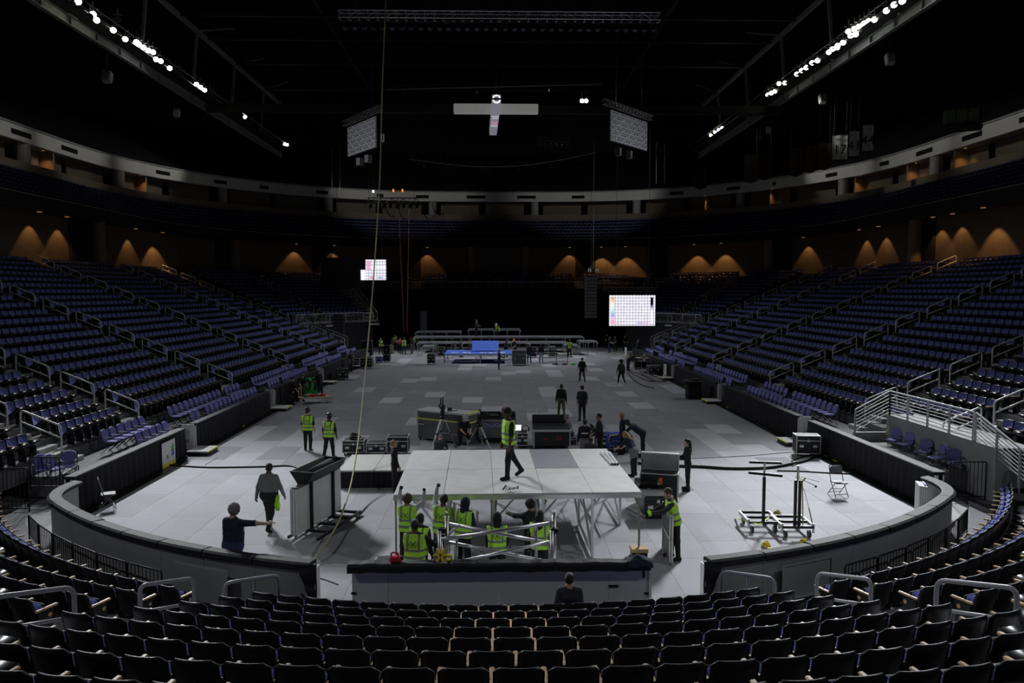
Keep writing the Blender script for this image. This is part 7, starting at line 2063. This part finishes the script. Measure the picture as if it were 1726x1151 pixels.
bb = ramp_mat('screen_bottom_ramp', [(0, (.95, .5, .45)), (.2, (.95, .9, .9)), (.6, (.95, .95, .95)), (.7, (.4, .45, .75)), (.9, (.9, .5, .8)), (1, (.95, .4, .5))], 'X', -W_ * .36, W_ * .36, 1.0)
MB().box((0, 0, 0), (.72 * W_, .01, .035 * H_)).build('bottom_bar', bb, rs, (W_ * .5, -.02, H_ * .085))
ringl = MB(); N = 40
for r0 in (.36, .16):
    ringl.tube([(W_ * .5 + H_ * r0 * 1.15 * math.cos(2 * PI * k / N), -.02, H_ * .5 + H_ * r0 * math.sin(2 * PI * k / N)) for k in range(N)], .012, 4, closed=True)
ringl.bar((W_ * .14, -.02, H_ * .5), (W_ * .87, -.02, H_ * .5), .015).bar((W_ * .2, -.02, H_ * .15), (W_ * .8, -.02, H_ * .85), .012).bar((W_ * .8, -.02, H_ * .15), (W_ * .2, -.02, H_ * .85), .012)
ringl.build('pattern_lines', M_SCW, rs)
place(truss_mesh(W_ * 1.15, .35, .35, .03, .5, 'hanging_truss', M_DSTEEL), 'hanging_truss', rs, (-W_ * .12, .15, H_ + .5))
for q in (.15, .85): MB().cyl((W_ * q, .15, H_), (W_ * q, .15, H_ + 16), .015, 4).build('hoist_chain', M_DSTEEL, rs)
YS = 72.0
tl, br = gy(616, 437.5, YS), gy(651, 472, YS); W_, H_ = br.x - tl.x, tl.z - br.z
le = gy(608, 455, YS)
ls_ = thing('video_screen', 'stepped bright video screen with test pattern behind the rope, left of the stage', 'screen', (tl.x, YS, br.z), 0, 'lit video screens')
MB().bbox((W_ / 2, .12, H_ / 2), (W_ + .04, .2, H_ + .04), .02).build('cabinet', M_BLACK, ls_)
MB().box((W_ / 2, 0, H_ / 2), (W_, .02, H_)).build('picture', M_CHK, ls_)
MB().box((-(tl.x - le.x) / 2, 0, H_ * .25), (tl.x - le.x, .02, H_ * .5)).build('side_picture', M_SCW, ls_)
MB().box((-2.2, .3, H_ * .35), (4.2, .1, H_ * 1.5)).build('dark_panels', M_BLACK, ls_)
MB().box((W_ * .15, -.02, H_ * .72), (W_ * .18, .01, H_ * .45)).build('pink_patch', mat('screen_pink', (.02, .02, .02), .4, emit=(.95, .45, .65), estr=.9), ls_)
MB().box((W_ * .5, -.02, H_ * .62), (W_, .01, H_ * .06)).build('white_band', M_SCW, ls_)
for x, m in ((.3, (.95, .3, .3)), (.7, (.3, .5, .7))): MB().box((W_ * x, -.02, H_ * .11), (W_ * .22, .01, H_ * .06)).build('caption', mat('screen_caption_%d' % int(x * 10), (.02, .02, .02), .4, emit=m, estr=.9), ls_)
for q in (.2, .8): MB().cyl((W_ * q, .15, H_), (W_ * q, .15, H_ + 16), .015, 4).build('hoist_chain', M_DSTEEL, ls_)

# ================================================================== CORNER STRUCTURES
# white slatted railing on the concrete wall at the right near corner
xw = XC + HW + 2.10
cw = struct(MB().box((xw + .3, 25.4, .85), (.5, 6.4, 1.7)).box((xw + .8, 25.4, 1.66), (1.2, 6.4, .08)).build('wall_vomitory', M_CONC), 'pale concrete retaining wall at the right near corner', 'wall')
def slat_rail(lab, p0, p1, z0a, z0b, h, n, posts, grp):
    p0, p1 = Vector(p0), Vector(p1)
    root = thing('slat_railing', lab, 'railing', (p0.x, p0.y, 0), 0, grp)
    d = p1 - p0
    for k in range(posts + 1):
        t = k / posts; q = d * t; zb_ = z0a + (z0b - z0a) * t
        MB().box((q.x, q.y, zb_ + h / 2 - .2), (.055, .055, h + .4)).build('post', M_CASEW, root)
    for k in range(n):
        z = .12 + (h - .12) * k / (n - 1)
        MB().bar((0, 0, z0a + z), (d.x, d.y, z0b + z), .028 if k < n - 1 else .05).build('slat', M_CASEW, root)
    return root
slat_rail('white slatted railing along the top of the right concrete wall', (xw + .1, 28.5, 0), (xw + .1, 23.4, 0), 1.68, 1.68, .95, 8, 4, 'white slatted railings')
slat_rail('short white slatted railing sloping up at the far end of the right concrete wall', (xw - 1.25, 28.5, 0), (xw + .1, 28.5, 0), .95, 1.68, .95, 7, 1, 'white slatted railings')
slat_rail('white slatted railing descending at the right edge of the photo', (xw + .1, 23.3, 0), (xw + .1, 20.2, 0), 1.68, .6, .95, 8, 3, 'white slatted railings')
MB().box((xw - .6, 28.6, .5), (1.3, .15, 1.0)).build('end_wall', M_CONC, cw)
# pale railing at the ends of the far corner blocks and stand ends
def mesh_rail(lab, pts, h, grp):
    pts = [Vector(p) for p in pts]; root = thing('barrier_railing', lab, 'railing', pts[0], 0, grp)
    o = pts[0]
    for i in range(len(pts) - 1):
        a, b = pts[i] - o, pts[i + 1] - o; n = max(2, int((b - a).length / 1.4))
        MB().bar(a + Vector((0, 0, h)), b + Vector((0, 0, h)), .06).bar(a + Vector((0, 0, .1)), b + Vector((0, 0, .1)), .04).build('rail', M_STEEL, root)
        for k in range(n + 1):
            q = a + (b - a) * k / n; MB().box((q.x, q.y, q.z + h / 2), (.05, .05, h)).build('post', M_STEEL, root)
        m = MB()
        for k in range(n * 8): q = a + (b - a) * (k + .5) / (n * 8); m.bar((q.x, q.y, q.z + .1), (q.x, q.y, q.z + h), .016)
        m_ = m.build('infill_bars', M_STEEL, root); m_['kind'] = 'stuff'
    return root
for s, nm in ((-1, 'left'), (1, 'right')):
    o_ = row_o(NCOR) - .5; r = 6 + o_; z = row_z(NCOR)
    P = [(XC + s * (HW - 6 + r * math.cos(a)), 71 + r * math.sin(a), z) for a in [CA0 + (CA1 - CA0) * k / 5 for k in range(6)]]
    mesh_rail(f'steel railing along the front of the far {nm} corner block', P, 1.0, 'far corner railings')
    xb0 = XC + s * (HW + row_o(0) - .5)
    mesh_rail(f'steel railing down the far end of the {nm} stand', [(xb0 + s * ROW * n, SIDE_END + .1, row_z(n)) for n in (0, 3, 6)], 1.0, 'stand end railings')
    r1 = 6 + row_o(NR - 6)
    P = [(XC + s * (HW - 6 + (6 + row_o(n)) * math.cos(CA1 + .06)), 71 + (6 + row_o(n)) * math.sin(CA1 + .06), row_z(n)) for n in (NCOR, 10, 14, 19)]
    mesh_rail(f'steel railing climbing beside the outer stair of the far {nm} corner', P, 1.0, 'far corner stair railings')
Yr = 77 + row_o(NEND) - .6
mesh_rail('long dark railing along the front of the far end block', [(XC - 17, Yr, row_z(NEND)), (XC, Yr, row_z(NEND)), (XC + 17, Yr, row_z(NEND))], .9, 'far end railing')
# black bar fences and loose chairs in the two near corners
def corner_fence(lab, px0, py0, px1, py1, z, h=1.0):
    a, b = gz(px0, py0, z), gz(px1, py1, z); fence('corner_fence', lab, a, b, h, z, 'black fences in the near corners', .12)
corner_fence('black bar fence on the left riser edge, upper one at the photo edge', 2, 797, 48, 797, .45)
corner_fence('black bar fence on the left riser edge, lower one by the aisle rail', 52, 825, 102, 825, .45)
corner_fence('black bar fence beside the left drape end', 107, 830, 133, 812, .45, .55)
corner_fence('dark bar fence low at the left photo edge', 0, 862, 50, 862, .0, 1.3)
corner_fence('black bar fence on the right riser beside the stand stairs', 1446, 733, 1482, 733, .45)
corner_fence('black bar fence along the right gangway, upper run', 1550, 768, 1607, 783, .45)
corner_fence('black bar fence along the right gangway, lower run', 1607, 790, 1660, 820, .2, 1.1)
corner_fence('black bar gate across the right gangway', 1662, 830, 1726, 838, .1, 1.2)
corner_fence('black bar fence crossing to the right curved board end', 1600, 842, 1660, 842, .0, 1.2)
for k, (px, py, f_) in enumerate(((1511, 760, .5), (1532, 768, .3), (1560, 781, .6), (1588, 793, .2), (1606, 800, 1.2))):
    p = gz(px, py, .45)
    c = copy_tree(chp); c.location = (p.x, p.y, .45); c.rotation_euler = (0, 0, PI / 2 + f_)
    c['label'] = f'loose lilac chair behind the right drape near the corner, {ORD[k]} from the left'; c['group'] = 'loose chairs in the right near corner'
for k, (px, py, f_) in enumerate(((70, 812, -.9), (85, 812, -.4), (118, 805, -1.3))):
    p = gz(px, py, .45)
    c = copy_tree(chp); c.location = (p.x, p.y, .45); c.rotation_euler = (0, 0, -PI / 2 + f_)
    c['label'] = f'loose lilac chair behind the black fence in the left near corner, {ORD[k]} from the left'; c['group'] = 'loose chairs in the left near corner'
# white stacked board ends at the right corner of the curved board
p = gz(1582, 880)
wb = thing('stacked_boards', 'upright stack of white boards with purple print by the right board corner', 'boards', (p.x - .45, p.y + .3, 0), -.35)
for k in range(4): MB().bbox((.055 * k, 0, .52), (.045, .62, 1.04 - .01 * k), .006).build('board', M_WHITE, wb)
MB().box((.16, .05, 1.05), (.06, .4, .012)).build('purple_print', mat('purple_print', (.12, .05, .35), .5), wb)
